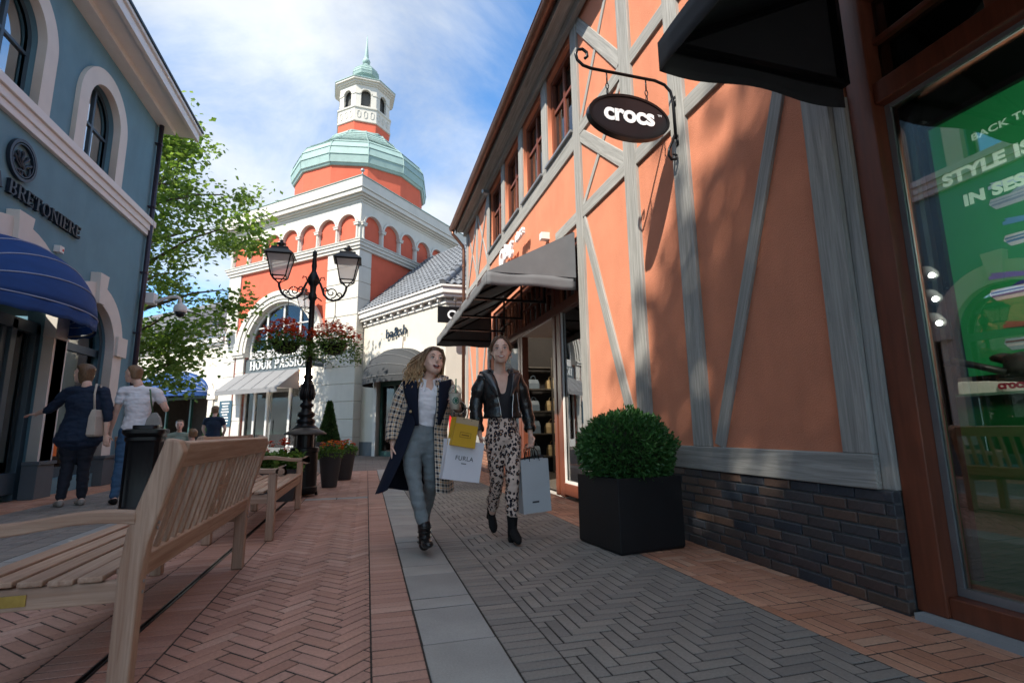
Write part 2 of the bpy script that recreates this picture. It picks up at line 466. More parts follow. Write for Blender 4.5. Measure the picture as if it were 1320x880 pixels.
def paving(name, label, rect, polys, m, gap=.0078, cham=.0028, piece='paving_brick', limit=300):
    x0, x1, y0, y1 = rect
    base = MB(); base.add([(x0, y0, -.0042), (x1, y0, -.0042), (x1, y1, -.0042), (x0, y1, -.0042)], [(0, 1, 2, 3)])
    root = base.build(name, M_bed); tag(root, label, kind='structure')
    polys = [p for p in polys if len(p) >= 3 and area(p) > .0008]
    sc = sorted(((px_area(p), i) for i, p in enumerate(polys)), reverse=True)
    single = [i for a, i in sc if a > 30][:limit]; ss = set(single)
    for i in single:
        p = polys[i]; n = len(p); cx = sum(q[0] for q in p) / n; cy = sum(q[1] for q in p) / n
        mb = MB(); paver(mb, [(q[0] - cx, q[1] - cy) for q in p], gap, cham, random.uniform(-.0025, 0), ZB, (tl(p), tl(p)))
        if mb.v: mb.build(piece, m, root, loc=(cx, cy, 0))
    mb = MB()
    for i, p in enumerate(polys):
        if i in ss: continue
        paver(mb, p, gap, cham, random.uniform(-.0025, 0), ZB, (tl(p), tl(p)))
    if mb.v:
        o = mb.build(piece + '_field', m, root); o['kind'] = 'stuff'
    return root
g = MB(); g.add([(-400, -400, -.045), (400, -400, -.045), (400, 400, -.045), (-400, 400, -.045)], [(0, 1, 2, 3)])
tag(g.build('ground', mat('far_ground', (.36, .33, .30), .9, .15, .5, .2, 20)), 'dull paved ground reaching beyond the buildings', kind='structure')
M_pred = bricks_mat('red_pavers', [(0.338, 0.188, 0.144), (0.413, 0.237, 0.181), (0.45, 0.269, 0.213), (0.362, 0.206, 0.163), (0.488, 0.312, 0.25)])
M_pgrey = bricks_mat('grey_pavers', [(0.198, 0.184, 0.172), (0.23, 0.212, 0.194), (0.262, 0.243, 0.219), (0.216, 0.203, 0.189), (0.285, 0.257, 0.228)])
M_pborder = bricks_mat('border_pavers', [(0.418, 0.198, 0.121), (0.484, 0.242, 0.154), (0.55, 0.297, 0.193), (0.451, 0.22, 0.143), (0.528, 0.319, 0.22)])
M_slab = bricks_mat('concrete_slabs', [(0.281, 0.286, 0.279), (0.316, 0.321, 0.312), (0.351, 0.347, 0.329), (0.299, 0.303, 0.304)], .85, 110, .18)
YN, YF = .6, 13.7
LW, BW = .21, .07
paving('red_border_paving', 'orange red brick border paving along the timber framed shop', (2.09, 2.76, .2, 14.6),
       soldiers(2.09, 2.16, .2, 14.6, .21) + basket(2.16, 2.76, .2, 14.6), M_pborder)
paving('grey_herringbone_paving', 'grey herringbone brick paving on the shoppers\' side', (.85, 2.09, YN, YF), herring(.85, 2.09, YN, YF, LW, BW, 0), M_pgrey)
paving('grey_soldier_course', 'grey brick soldier course beside the slab strip', (.63, .85, YN, YF), soldiers(.63, .85, YN, YF, .075), M_pgrey)
sl = []; y = YN; k = 0
while y < YF:
    L = (.25, .61, .245, .245, .61, .49, .18, .5)[k % 8]; k += 1
    sl.append([(.275, y), (.63, y), (.63, y + L), (.275, y + L)]); y += L
paving('slab_strip', 'pale grey concrete slab strip between red and grey brick', (.275, .63, YN, YF), sl, M_slab, .010, .004, 'slab')
paving('red_soldier_course', 'red brick soldier course beside the slab strip', (.05, .275, YN, YF), soldiers(.05, .275, YN, YF, .082), M_pred)
YC = 8.15
paving('red_herringbone_paving', 'red diagonal herringbone brick paving in front of the benches', (-.85, .05, YN, YC), herring(-.85, .05, YN, YC, .222, .074, pi / 4), M_pred)
paving('slab_cross_strip', 'thin grey slab strip crossing the red brick paving', (-.85, .05, YC, YC + .2), soldiers(-.85, .05, YC, YC + .2, .45, False), M_slab, .010, .004, 'slab')
paving('red_herringbone_paving', 'red diagonal herringbone brick paving round the lamp post', (-.85, .05, YC + .2, YF), herring(-.85, .05, YC + .2, YF, .222, .074, pi / 4), M_pred)
paving('red_soldier_course', 'red brick soldier course under the bench legs beside the drain', (-1.06, -.85, YN, YF), soldiers(-1.06, -.85, YN, YF, .075), M_pred)
paving('red_soldier_course', 'red brick soldier course on the seat side of the drain', (-1.31, -1.09, YN, YF), soldiers(-1.31, -1.09, YN, YF, .075), M_pred)
paving('red_herringbone_paving', 'red diagonal herringbone brick paving in front of the near bench seat', (-2.17, -1.31, YN, YF), herring(-2.17, -1.31, YN, YF, .222, .074, pi / 4), M_pred)
paving('red_soldier_course', 'red brick soldier course beside the litter bin', (-2.39, -2.17, 3, YF), soldiers(-2.39, -2.17, 3, YF, .075), M_pred)
sl = []; y = 3; k = 0
while y < YF:
    L = (.5, .61, .3, .25)[k % 4]; k += 1; sl.append([(-2.75, y), (-2.39, y), (-2.39, y + L), (-2.75, y + L)]); y += L
paving('slab_strip', 'pale grey concrete slab strip on the litter bin side', (-2.75, -2.39, 3, YF), sl, M_slab, .010, .004, 'slab')
paving('grey_soldier_course', 'grey brick soldier course beyond the litter bin slabs', (-2.97, -2.75, 3, YF), soldiers(-2.97, -2.75, 3, YF, .075), M_pgrey)
paving('grey_herringbone_paving', 'grey herringbone brick paving in front of the teal shop', (-4.4, -2.97, 3, YF), herring(-4.4, -2.97, 3, YF, LW, BW, 0), M_pgrey)
paving('red_border_paving', 'red brick border paving along the teal shop', (-5.2, -4.4, 3, YF), basket(-5.2, -4.4, 3, YF), M_pborder)
# slot drain along the street
d = MB()
for x in (-1.087, -1.063): d.box(x - .003, x + .003, YN, YF, -.02, .001)
d.box(-1.09, -1.06, YN, YF, -.021, -.014)
tag(d.build('slot_drain', M_black), 'narrow black slot drain running under the benches', 'drain')
# far paving in front of the tower: too far to tell the bricks apart
def far_mat():
    t = NT('far_pavers'); b = t.n('ShaderNodeTexBrick'); t.l(t.coord('Object'), b.inputs[0])
    for k, v in (('Scale', 1.0), ('Mortar Size', .006), ('Brick Width', .42), ('Row Height', .14)): b.inputs[k].default_value = v
    b.inputs['Color1'].default_value = (.15, .125, .115, 1); b.inputs['Color2'].default_value = (.20, .17, .155, 1); b.inputs['Mortar'].default_value = (.06, .055, .05, 1)
    c = t.mix(.7, b.outputs[0], t.ramp(t.noise(t.coord('Object'), 1.2, 5), [(.3, (.8,) * 3), (.7, (1.25,) * 3)]), 'MULTIPLY')
    t.bsdf(c, .85, 0, .3); return t.m
f = MB(); f.add([(-14, YF, -.004), (9, YF, -.004), (9, 40, -.004), (-14, 40, -.004)], [(0, 1, 2, 3)])
tag(f.build('square_paving', far_mat()), 'grey brown brick paving of the square before the tower', kind='structure')
f = MB(); f.add([(-5, 1, -.012), (-5.2, 1, -.012), (-5.2, 3, -.012), (-5, 3, -.012)], [(0, 1, 2, 3)])
# ------------------------------------------------------------------ timber framed shop building on the right
rb = thing('timber_framed_shop', 'long orange rendered shop building with grey timber framing and copper gutter', 'building', (2.7, 2.2, 0))
RB0 = Vector((2.7, 2.2, 0))
class MR(MB):       # world coordinates -> local to the building
    def build(s, name, m, parent, off=RB0, **k):
        s.v = [(p[0] - off[0], p[1] - off[1], p[2] - off[2]) for p in s.v]
        return MB.build(s, name, m, parent, **k)
FR = ((0.035, -2.2, 0), (0, 1, 0), (0, 0, 1), (1, 0, 0))   # u = Y, v = Z, depth into the building
def rect(a, b, c, d): return [(a, c), (b, c), (b, d), (a, d)]
holes = [rect(6.16, 11.2, -.5, 3.62)] + [rect(a, b, 5.2, 6.72) for a, b in ((6.22, 7.26), (7.52, 8.64), (8.92, 10.0), (10.28, 11.46))]
o = put_plate('wall', [(2.16, .6), (6.16, .6), (6.16, 3.62), (11.2, 3.62), (11.2, .6), (14.45, .6), (14.45, 7.0), (-4, 7.0), (-4, 3.7), (2.16, 3.7)], holes[1:], .25, FR, M_orange, rb)
b = MR(); b.box(2.95, 9, 14.2, 14.45, 0, 7.0); b.build('end_wall', M_orange, rb)
# --- timber beams, each its own part
def beam(y0, z0, y1, z1, w, proud=.0, d=.075):
    mb = MB(); a = Vector((0, y0, z0)); c = Vector((0, y1, z1)); L = (c - a).length; ax = (c - a) / L
    ori = 1 if abs(ax.y) > abs(ax.z) else 2
    mb.obox((0, 0, 0), (d / 2, 0, 0), (0, L / 2, 0) if ori == 1 else (0, w / 2, 0), (0, 0, w / 2) if ori == 1 else (0, 0, L / 2))
    ang = atan2(ax.z, ax.y) if ori == 1 else atan2(-ax.y, ax.z)
    if ori == 1 and ax.y < 0: ang += pi
    o = mb.build('beam', M_timber[ori], rb, bevel=.006)
    m = (a + c) / 2; o.location = (-proud + d / 2 - .002, m.y - 2.2, m.z); o.rotation_euler = (ang, 0, 0)
    return o
for ya, yb, za, zb in ((5.96, 6.17, 0, 6.9), (4.53, 4.78, .81, 6.9), (3.64, 3.86, .81, 6.9), (11.46, 11.7, .62, 6.9), (12.85, 13.0, .62, 6.9), (14.2, 14.43, .62, 6.9)):
    beam((ya + yb) / 2, za, (ya + yb) / 2, zb, yb - ya)
beam(2.32, .81, 2.32, 3.6, .19, .004); beam(2.32, 3.7, 2.32, 6.9, .19)
beam(2.185, .62, 2.185, 2.95, .075, -.03)
beam(2.225, .715, 5.955, .715, .19, .004)
for z in (3.86, 5.08):
    for a, c in ((2.42, 3.64), (3.86, 4.53), (4.78, 5.96)): beam(a, z, c, z, .17, -.006)
beam(6.17, 3.86, 7.0, 3.86, .17, -.006)
beam(-3, 5.08, 2.22, 5.08, .17, -.006)
beam(6.17, 5.03, 11.46, 5.03, .30, -.006); beam(11.7, 4.93, 14.2, 4.93, .16, -.006); beam(11.7, 3.86, 14.2, 3.86, .16, -.006); beam(11.7, .72, 14.2, .72, .18, -.006)
for y0, z0, y1, z1, w, p in ((5.96, 6.75, 4.78, 5.22, .17, -.012), (4.78, 6.75, 5.96, 5.16, .08, -.022), (5.96, 4.99, 4.78, 3.95, .17, -.012), (4.78, 4.99, 5.96, 3.95, .08, -.022),
                             (5.97, 3.75, 4.84, .82, .15, -.012), (2.44, 3.72, 3.54, .82, .11, -.012),
                             (11.7, 6.7, 12.85, 5.05, .1, -.012), (12.85, 6.7, 11.7, 5.05, .08, -.022), (13.0, 6.7, 14.2, 5.05, .1, -.012), (14.2, 6.7, 13.0, 5.05, .08, -.022),
                             (11.7, 3.75, 12.85, .82, .1, -.012), (14.2, 3.75, 13.0, .82, .1, -.012)):
    beam(y0, z0, y1, z1, w, p)
for y in (7.39, 8.78, 10.14): beam(y, 5.18, y, 6.9, .24, -.004)
# --- upper windows
for a, c in ((6.2, 7.27), (7.51, 8.66), (8.9, 10.02), (10.26, 11.46)):
    w = MR(); X = 2.80
    z0, z1 = 5.2, 6.73
    for q in ((a, a + .09, z0, z1), (c - .09, c, z0, z1), (a + .09, c - .09, z0, z0 + .09), (a + .09, c - .09, z1 - .09, z1)): w.box(X, X + .12, q[0], q[1], q[2], q[3])
    wo = w.build('window', M_brown, rb)
    s = MR(); m = (a + c) / 2; zt = 6.12
    s.box(X + .02, X + .08, m - .035, m + .035, z0 + .09, z1 - .09); s.box(X + .025, X + .075, a + .09, m - .035, zt - .03, zt + .03); s.box(X + .025, X + .075, m + .035, c - .09, zt - .03, zt + .03)
    s.build('glazing_bar', M_brown, wo)
    for ya, yb in ((a + .09, m - .035), (m + .035, c - .09)):
        for za, zb in ((z0 + .09, zt - .03), (zt + .03, z1 - .09)):
            p = MR(); p.box(X + .05, X + .056, ya, yb, za, zb); p.build('pane', M_glass, wo)
    p = MR(); p.grid(lambda u, v: (X + .2 + .02 * sin(u * 60), a + .05 + (c - a - .1) * u, z0 + (1.3) * v), 60, 1); p.build('curtain', M_curtain, wo)
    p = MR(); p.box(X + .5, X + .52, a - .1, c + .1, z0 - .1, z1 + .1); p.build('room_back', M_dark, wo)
    p = MR(); p.box(2.66, 2.82, a - .02, c + .02, 5.165, 5.2); p.build('sill', M_lead, wo)
# --- eaves, gutter, roof
e = MR(); e.box(2.42, 2.74, -4, 14.55, 6.9, 6.94); e.build('soffit', M_timber[1], rb)
e = MR(); e.box(2.40, 2.425, -4, 14.56, 6.86, 7.03); e.build('fascia', M_timber[1], rb)
e = MR(); e.box(2.62, 2.70, 2.0, 14.5, 6.76, 6.9); e.build('wall_plate', M_timber[1], rb)
def half_gutter(mb, xc, zc, r, y0, y1, n=12, lip=.0):
    prof = [(xc - r * cos(pi * k / n), zc - r * sin(pi * k / n)) for k in range(n + 1)]
    prof += [(x, z) for x, z in [(xc - (r - .006) * cos(pi * k / n), zc - (r - .006) * sin(pi * k / n)) for k in range(n, -1, -1)]]
    mb.loft([[(x, y, z) for x, z in prof] for y in (y0, y1)])
gm = MR(); half_gutter(gm, 2.30, 7.0, .098, -4, 14.6)
gut = gm.build('gutter', M_copper, rb, auto=40)
gm = MR(); gm.tube([(2.203, -4, 7.0), (2.203, 14.6, 7.0)], .013, 8); gm.build('bead', M_copper, gut, smooth=True)
y = .3
while y < 14.6:
    gm = MR(); half_gutter(gm, 2.30, 7.004, .103, y, y + .025); gm.build('joint', M_copper, gut, auto=40); y += .62
e = MR(); e.add([(2.28, -4, 7.03), (2.28, 14.6, 7.03), (6.2, 14.6, 10.6), (6.2, -4, 10.6), (2.3, -4, 6.98), (2.3, 14.6, 6.98), (6.2, 14.6, 10.45), (6.2, -4, 10.45)], [(0, 1, 2, 3), (4, 5, 6, 7), (0, 1, 5, 4), (1, 2, 6, 5), (2, 3, 7, 6), (3, 0, 4, 7)])
e.build('roof', mat('slate_roof', (.07, .072, .078), .6, .2, 10, .2), rb)
e = MR(); e.tube([(2.30, 14.5, 6.91), (2.30, 14.5, 6.8), (2.42, 14.5, 6.68), (2.62, 14.52, 6.45), (2.64, 14.52, 6.3), (2.64, 14.52, .1)], .048, 10)
dp = e.build('downpipe', M_copper, rb, smooth=True)
for z in (5.8, 3.4, 1.4):
    q = MR(); q.lathe([(.06, 0), (.06, .06)], 10, (2.64, 14.52, z)); q.build('bracket', M_copper, dp)
# --- brick plinth, brick by brick
M_mortar = mat('plinth_mortar', (.11, .115, .12), .95, .2, 40, .4, 200)
M_dbrick = bricks_mat('dark_bricks', [(.035, .042, .055), (.055, .055, .062), (.10, .068, .052), (.040, .052, .068), (.13, .078, .055), (.062, .05, .053)], .5, 45, .3)
def brick_wall(y0, y1, z1, parent, m, courses, L=.235, x=2.71, name='plinth'):
    b = MR(); b.box(x + .012, x + .22, y0 + .008, y1, -.02, z1); pl = b.build(name, M_mortar, parent)
    h = z1 / courses; cache = {}
    for i in range(courses):
        y = y0 - (.5 * L if i % 2 else 0) - (0.06 if i % 3 == 1 else 0)
        while y < y1:
            a, c = max(y, y0) + .006, min(y + L, y1) - .006; y += L
            if c - a < .03: continue
            key = round(c - a, 3)
            if key not in cache:
                q = MB(); ln = (c - a) / 2; hh = h / 2 - .0065; dd = .05; e = .004
                secs = [[(xx, sx * (ln - f), sz * (hh - f)) for sx, sz in ((-1, -1), (1, -1), (1, 1), (-1, 1))] for xx, f in ((dd, 0), (e, 0), (0, e))]
                q.loft(secs); cache[key] = q.mesh('brick'); cache[key].materials.append(m)
            o = bpy.data.objects.new('brick', cache[key]); COL.objects.link(o); o.parent = pl
            o.location = (x - 2.7 + random.uniform(-.003, .003), (a + c) / 2 - 2.2, h * (i + .5)); o.rotation_euler = (random.uniform(-.006, .006), 0, random.uniform(-.012, .012))
    return pl
brick_wall(2.15, 5.94, .62, rb, M_dbrick, 9)
M_lbrick = bricks_mat('light_bricks', [(.30, .14, .09), (.36, .18, .11), (.24, .12, .09), (.40, .25, .17)], .8, 45, .25)
brick_wall(11.2, 14.4, .62, rb, M_lbrick, 9)
# corner brick return beside the window frame
# --- shop front of the bag shop (Y 6.17 .. 11.2)
sf = MR()
Xf = 2.80
for a, c in ((6.17, 6.27), (7.12, 7.28), (7.34, 7.46), (9.1, 9.22), (9.26, 9.4), (11.06, 11.2)): sf.box(Xf - .02, Xf + .1, a, c, .0, 3.62)
sf.box(Xf - .03, Xf + .11, 6.17, 11.2, 2.72, 2.86); sf.box(Xf - .03, Xf + .11, 6.17, 11.2, 3.5, 3.62)
sf.box(Xf - .03, Xf + .11, 6.27, 7.12, .04, .2); sf.box(Xf - .03, Xf + .11, 9.4, 11.06, .04, .3)
sfo = sf.build('shop_front', M_brown, rb, bevel=.006)
for a, c in ((6.27, 7.12), (7.46, 9.1), (9.4, 11.06)):
    n = max(3, round((c - a) / .29)); st = (c - a) / n
    q = MR()
    for k in range(1, n): q.box(Xf, Xf + .06, a + k * st - .018, a + k * st + .018, 2.86, 3.5)
    q.box(Xf, Xf + .058, a, c, 3.16, 3.2); q.build('transom_bar', M_brown, sfo)
    for k in range(n):
        for za, zb in ((2.86, 3.16), (3.2, 3.5)):
            p = MR(); p.box(Xf + .03, Xf + .036, a + k * st + .018, a + (k + 1) * st - .018, za, zb); p.build('pane', M_glass_d, sfo)
for a, c in ((6.27, 7.12), (9.4, 11.06)):
    p = MR(); p.box(Xf + .03, Xf + .038, a, c, .2, 2.72); p.build('pane', M_glass_s, sfo)
    p = MR(); p.box(Xf - .005, Xf + .02, a, a + .03, .2, 2.72); p.box(Xf - .005, Xf + .02, c - .03, c, .2, 2.72); p.box(Xf - .005, Xf + .02, a + .03, c - .03, .2, .235); p.build('pane_edge', M_white, sfo)
# open door leaf folded inwards + pull handle
p = MR(); p.box(2.95, 3.85, 7.47, 7.53, .05, 2.7); dl = p.build('door', M_brown, rb)
p = MR(); p.tube([(3.6, 7.55, .9), (3.6, 7.60, .92), (3.6, 7.60, 1.35), (3.6, 7.55, 1.37)], .014, 8); p.build('handle', M_lead, dl, smooth=True)
p = MR(); p.box(2.78, 3.6, 7.46, 9.1, 2.70, 2.72); p.build('door_lintel', M_white, rb)
# interior of the bag shop
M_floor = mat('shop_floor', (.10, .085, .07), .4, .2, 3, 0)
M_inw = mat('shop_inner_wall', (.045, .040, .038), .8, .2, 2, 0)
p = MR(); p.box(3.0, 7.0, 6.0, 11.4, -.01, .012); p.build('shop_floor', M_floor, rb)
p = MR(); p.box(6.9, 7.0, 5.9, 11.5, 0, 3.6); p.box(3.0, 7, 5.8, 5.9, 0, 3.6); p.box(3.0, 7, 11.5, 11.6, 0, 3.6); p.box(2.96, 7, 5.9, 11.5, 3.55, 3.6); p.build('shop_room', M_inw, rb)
M_spot = emis('shop_spot', (1, .86, .62), 9.0)
for sx in (3.4, 4.4, 5.4):
    for sy in (6.7, 7.7, 8.5, 9.4, 10.3):
        p = MR(); p.lathe([(.05, 0), (.055, .02)], 10, (sx, sy, 3.50)); p.build('ceiling_spot', M_spot, rb)
shelf = thing('shelf_unit', 'dark metal shelf unit filled with handbags inside the bag shop', 'shelf', (3.0, 11.2, 0))
for z in (.35, .85, 1.35, 1.85, 2.35):
    p = MB(); p.box(0, 3.2, -.2, .2, z, z + .03); p.build('shelf', mat('shelf_metal', (.07, .06, .05), .5), shelf)
for x in (0, 1.06, 2.13, 3.2):
    p = MB(); p.box(x - .02, x + .02, -.22, -.18, 0, 2.6); p.build('upright', MATS['shelf_metal'], shelf)
bagcols = [(.35, .28, .2), (.03, .03, .03), (.45, .43, .4), (.25, .07, .05), (.5, .36, .18), (.12, .16, .2)]
cn = ['beige', 'black', 'pale grey', 'dark red', 'tan', 'slate blue']; k = 0
for r_, (z, rn) in enumerate(((.38, 'lowest'), (.88, 'second lowest'), (1.38, 'middle'), (1.88, 'upper'))):
    for i, on in enumerate(('first', 'second', 'third', 'fourth', 'fifth', 'sixth', 'seventh')):
        ci = (k * 5 + r_) % 6; k += 1
        q = MB(); w, h, t = random.uniform(.12, .17), random.uniform(.2, .28), .08
        q.loft([[(sy * w * f2, sx * t * f, zz) for sx, sy in ((-1, -1), (1, -1), (1, 1), (-1, 1))] for zz, f, f2 in ((0, 1, 1), (h * .6, .8, 1), (h, .3, .86))])
        bg_ = thing('handbag', '%s handbag on the %s shelf, %s along from the shop window' % (cn[ci], rn, on), 'handbag', (3.22 + .44 * i, 11.16, z), 0, 'handbags on the shop shelves')
        q.build('bag', mat('bag_leather_%d' % ci, bagcols[ci], .4, .1), bg_)
        q = MB(); q.tube([(w * .5 * cos(a), 0, h - .02 + .11 * sin(a)) for a in [pi * m / 8 for m in range(9)]], .009, 6); q.build('handle', MATS['bag_leather_%d' % ci], bg_)
# --- shoe shop window front (Y < 2.14)
Xg = 2.86
s2 = MR()
s2.box(2.76, 2.95, 2.00, 2.145, 0.03, 3.62); s2.box(2.78, 2.95, -3, 2.00, 2.80, 2.93); s2.box(2.80, 2.95, -3, 2.0, 3.5, 3.62)
s2.box(2.78, 2.98, -3, 2.00, .03, .13)
for y in (1.42, .72, .02): s2.box(2.82, 2.92, y - .03, y + .03, 2.93, 3.5)
s2.box(2.83, 2.91, -3, 2.0, 3.2, 3.235)
s2o = s2.build('shop_front', M_brown, rb, bevel=.006)
p = MR(); p.box(Xg - .012, Xg + .02, 1.965, 1.998, .17, 2.80); p.box(Xg - .015, Xg + .02, -3, 1.998, .132, .172); p.box(Xg - .01, Xg + .02, -3, 1.965, 2.775, 2.80); p.build('pane_edge', M_lead, s2o)
p = MR(); p.box(Xg, Xg + .01, -3, 1.965, .172, 2.775); p.build('pane', M_glass_s, s2o)
yy = [2.0, 1.45, 1.39, .75, .69, .05, -.01, -3]
for k in range(0, 8, 2):
    for za, zb in ((2.93, 3.2), (3.235, 3.5)):
        p = MR(); p.box(Xg + .01, Xg + .016, yy[k + 1], yy[k], za, zb); p.build('pane', M_glass_d, s2o)
p = MR(); p.box(2.70, 2.80, -3, 2.12, -.02, .03); p.build('threshold', mat('bluestone', (.30, .32, .33), .7), rb)
p = MR(); p.box(3.0, 6.5, 5.3, 5.4, 0, 3.55); p.box(6.4, 6.5, -3, 5.3, 0, 3.55); p.box(2.99, 6.4, -3, 5.3, 3.5, 3.55); p.box(2.99, 6.4, -3, 5.3, 0, .02); p.build('shop_room', M_inw, rb)
# green window display
M_green = mat('display_green', (.014, .20, .05), .35, .1, 2, 0, spec=.5)
M_gpost = NT('poster_green'); M_gpost.bsdf((.016, .145, .05), .4, 0, .4, **{'Emission Color': (.008, .17, .045), 'Emission Strength': .12}); M_gpost = M_gpost.m  # poster green with a faint emission put into the material
ds = thing('window_display', 'bright green window display with backlit poster in the shoe shop', 'display', (3.4, 1.9, 0))
class MD(MR):
    def build(s, name, m, parent, **k): return MR.build(s, name, m, parent, off=(3.4, 1.9, 0), **k)
p = MD(); p.box(3.30, 3.78, -3, 2.30, .08, 1.12); p.build('cabinet', M_green, ds, bevel=.004)
p = MD(); p.box(3.28, 3.80, -3, 2.32, 1.12, 1.135); p.build('top_shelf', mat('display_pale', (.20, .38, .27), .3), ds)
p = MD(); p.box(3.70, 3.74, -3, 2.33, 1.26, 2.98); p.build('poster_panel', M_gpost, ds)
for q in ((2.33, 2.37, 1.22, 3.02), (-3, 2.33, 1.22, 1.26), (-3, 2.33, 2.98, 3.02)):
    p = MD(); p.box(3.66, 3.75, *q); p.build('poster_frame', M_black, ds)
M_ptext = NT('poster_text'); M_ptext.bsdf((.45, .62, .50), .5, 0, .4, **{'Emission Color': (.22, .36, .26), 'Emission Strength': .2}); M_ptext = M_ptext.m  # lettering colour carries a faint emission as well
FT = lambda y, z: ((.295, y - 1.9, z), (0, -1, 0), (0, 0, 1), (-1, 0, 0))
put_text('lettering', 'BACK TO SCHOOL', .062, FT(2.09, 2.76), M_ptext, ds, .003, .001, 1.05, sx=1.2)
put_text('lettering', 'STYLE IS', .112, FT(2.29, 2.54), M_ptext, ds, .003, .005, 1.05, sx=1.15)
put_text('lettering', 'IN SESSION', .10, FT(2.19, 2.36), M_ptext, ds, .003, .005, 1.05, sx=1.15)
def clog(col, stripe, loc, rz=0.0, sc=1.0, lab='', strap=(.02, .02, .02)):
    """slip-on sandal seen from the side: sole, upper, strap"""
    t = thing('sandal', lab, 'sandal', loc, rz, None)
    L = .14 * sc
    q = MB(); prof = [(-1, 0), (-.9, -.02), (.9, 0), (1.02, .05), (.98, .1), (.3, .08), (-.4, .12), (-.98, .13)]
    q.prism([(a * L, b * L * 2.2) for a, b in prof], (-.045 * sc, 0, 0), (0, -1, 0), (0, 0, 1), (1, 0, 0), .09 * sc); q.build('sole', mat('sandal_sole_' + lab[:6], stripe, .5), t, bevel=.006)
    q = MB(); q.loft([[(cos(a) * .046 * sc * f, -x * L, .05 * sc + max(0, sin(a)) * hgt * L) for a in [pi * k / 10 for k in range(11)]] for x, f, hgt in ((-.1, .95, .5), (.2, 1.0, .56), (.6, .98, .42), (.9, .8, .22), (1.0, .5, .1))]); q.build('upper', mat('sandal_upper_' + lab[:6], col, .5), t, smooth=True)
    q = MB(); q.tube([(-.048 * sc, .05 * L, .06 * sc), (-.05 * sc, .5 * L, .075 * sc + .02), (-.05 * sc, .95 * L, .10 * sc + .015), (0, 1.08 * L, .11 * sc + .015), (.05 * sc, .95 * L, .10 * sc + .015), (.048 * sc, .05 * L, .06 * sc)], .012 * sc, 6); q.build('strap', mat('sandal_strap_' + lab[:6], strap, .5), t, smooth=True)
    return t
def print_sandal(y0, z0, c1, c2, c3, lb):
    """sandal printed on the poster: flat pieces a few tenths of a millimetre proud of each other"""
    def fl(nm, poly, m, e, par): return put_plate(nm, poly, [], .0008, ((.2985 - e, y0 - 1.9, z0), (0, -1, 0), (0, 0, 1), (-1, 0, 0)), m, par)
    so_ = fl('printed_sandal', [(.02, -.012), (.55, -.02), (.6, 0), (.6, .07), (.3, .06), (.12, .055), (.0, .06), (-.012, .03)], mat('print_' + lb + '_sole', c2, .5), .001, ds); so_['label'] = lb + ' sandal printed on the poster'
    fl('stripe', [(.0, .012), (.6, .004), (.6, .018), (.0, .026)], mat('print_' + lb + '_stripe', c3, .5), .002, so_)
    fl('stripe', [(-.005, .034), (.6, .026), (.6, .036), (-.002, .044)], mat('print_' + lb + '_upper', c1, .5), .0021, so_)
    fl('upper', [(.10, .056), (.14, .075), (.2, .085), (.28, .13), (.36, .165), (.48, .18), (.6, .18), (.6, .066)], MATS['print_' + lb + '_upper'], .0022, so_)
    fl('strap', [(.0, .125), (.10, .115), (.22, .095), (.24, .115), (.12, .145), (.01, .165), (.022, .15), (.0, .145)], mat('print_' + lb + '_strap', tint(c1, 1.5), .5), .0032, so_)
    fl('button', [(.215 + .028 * cos(a), .105 + .028 * sin(a)) for a in [2 * pi * k / 14 for k in range(14)]], MATS['print_' + lb + '_upper'], .0042, so_)
for y0, z0, c1, c2, c3, lb in ((2.05, 2.28, (.22, .32, .42), (.36, .44, .52), (.16, .25, .36), 'pale blue'), (2.01, 2.03, (.05, .16, .30), (.42, .48, .52), (.05, .16, .32), 'blue'),
                               (2.13, 1.72, (.045, .04, .22), (.55, .52, .56), (.16, .06, .20), 'navy'), (2.10, 1.41, (.10, .035, .03), (.25, .38, .42), (.55, .58, .58), 'dark red')):
    print_sandal(y0, z0, c1, c2, c3, lb)
p = MD(); p.box(3.74, 3.78, 2.38, 3.1, .1, 3.1); p.build('side_panel', mat('display_grey', (.30, .33, .33), .6), ds)
clog((.02, .02, .02), (.7, .68, .62), (3.45, 1.95, 1.14), .25, 1.7, 'black sandal with pale sole standing on the display cabinet', (.015, .015, .015))
clog((.03, .02, .02), (.6, .45, .32), (3.56, 1.85, 1.16), -.3, 1.7, 'tan and black sandal standing on the display cabinet', (.02, .015, .015))
q = MB(); q.obox((0, 0, .05), (.003, 0, 0), (0, .035, 0), (0, 0, .05)); tag(q.build('price_card', M_white, None, loc=(3.36, 2.14, 1.135)), 'small white price card standing on the green cabinet', 'card')
put_text('lettering', 'crocs', .06, ((.0, 0, 0), (0, -1, 0), (0, 0, 1), (-1, 0, 0)), mat('shoe_print', (.35, .02, .05), .5), ds, .002, .003).location = (-.045, .08, 1.155)
tr = thing('track_spotlights', 'black spotlight track with lit heads inside the shoe shop window', 'light', (3.15, 2.1, 1.6))
q = MB(); q.box(-.02, .02, -.02, .02, -1.45, 1.9); q.build('track', M_black, tr)
for k, z in enumerate((.22, .08, -.06)):
    q = MB(); q.tube([(.03, .05, z + .06), (-.06, -.05, z - .01)], .036, 12); lh = q.build('spot_head', mat('spot_grey', (.22, .23, .24), .4), tr, smooth=True)
    q = MB(); q.tube([(-.0605, -.0505, z - .0105), (-.063, -.053, z - .0125)], .015, 12); q.build('spot_lens', emis('spot_on', (1, .95, .85), 6), lh)
def lamp(name, loc, power, col=(1, .9, .75), r=.12):
    l = bpy.data.lights.new(name, 'POINT'); l.energy = power; l.color = col; l.shadow_soft_size = r
    o = bpy.data.objects.new(name, l); COL.objects.link(o); o.location = loc; return o
lamp('shoe_shop_fill_light', (3.02, 1.2, 2.05), 16)  # unseen fill light added low behind the glass to brighten cabinet and poster
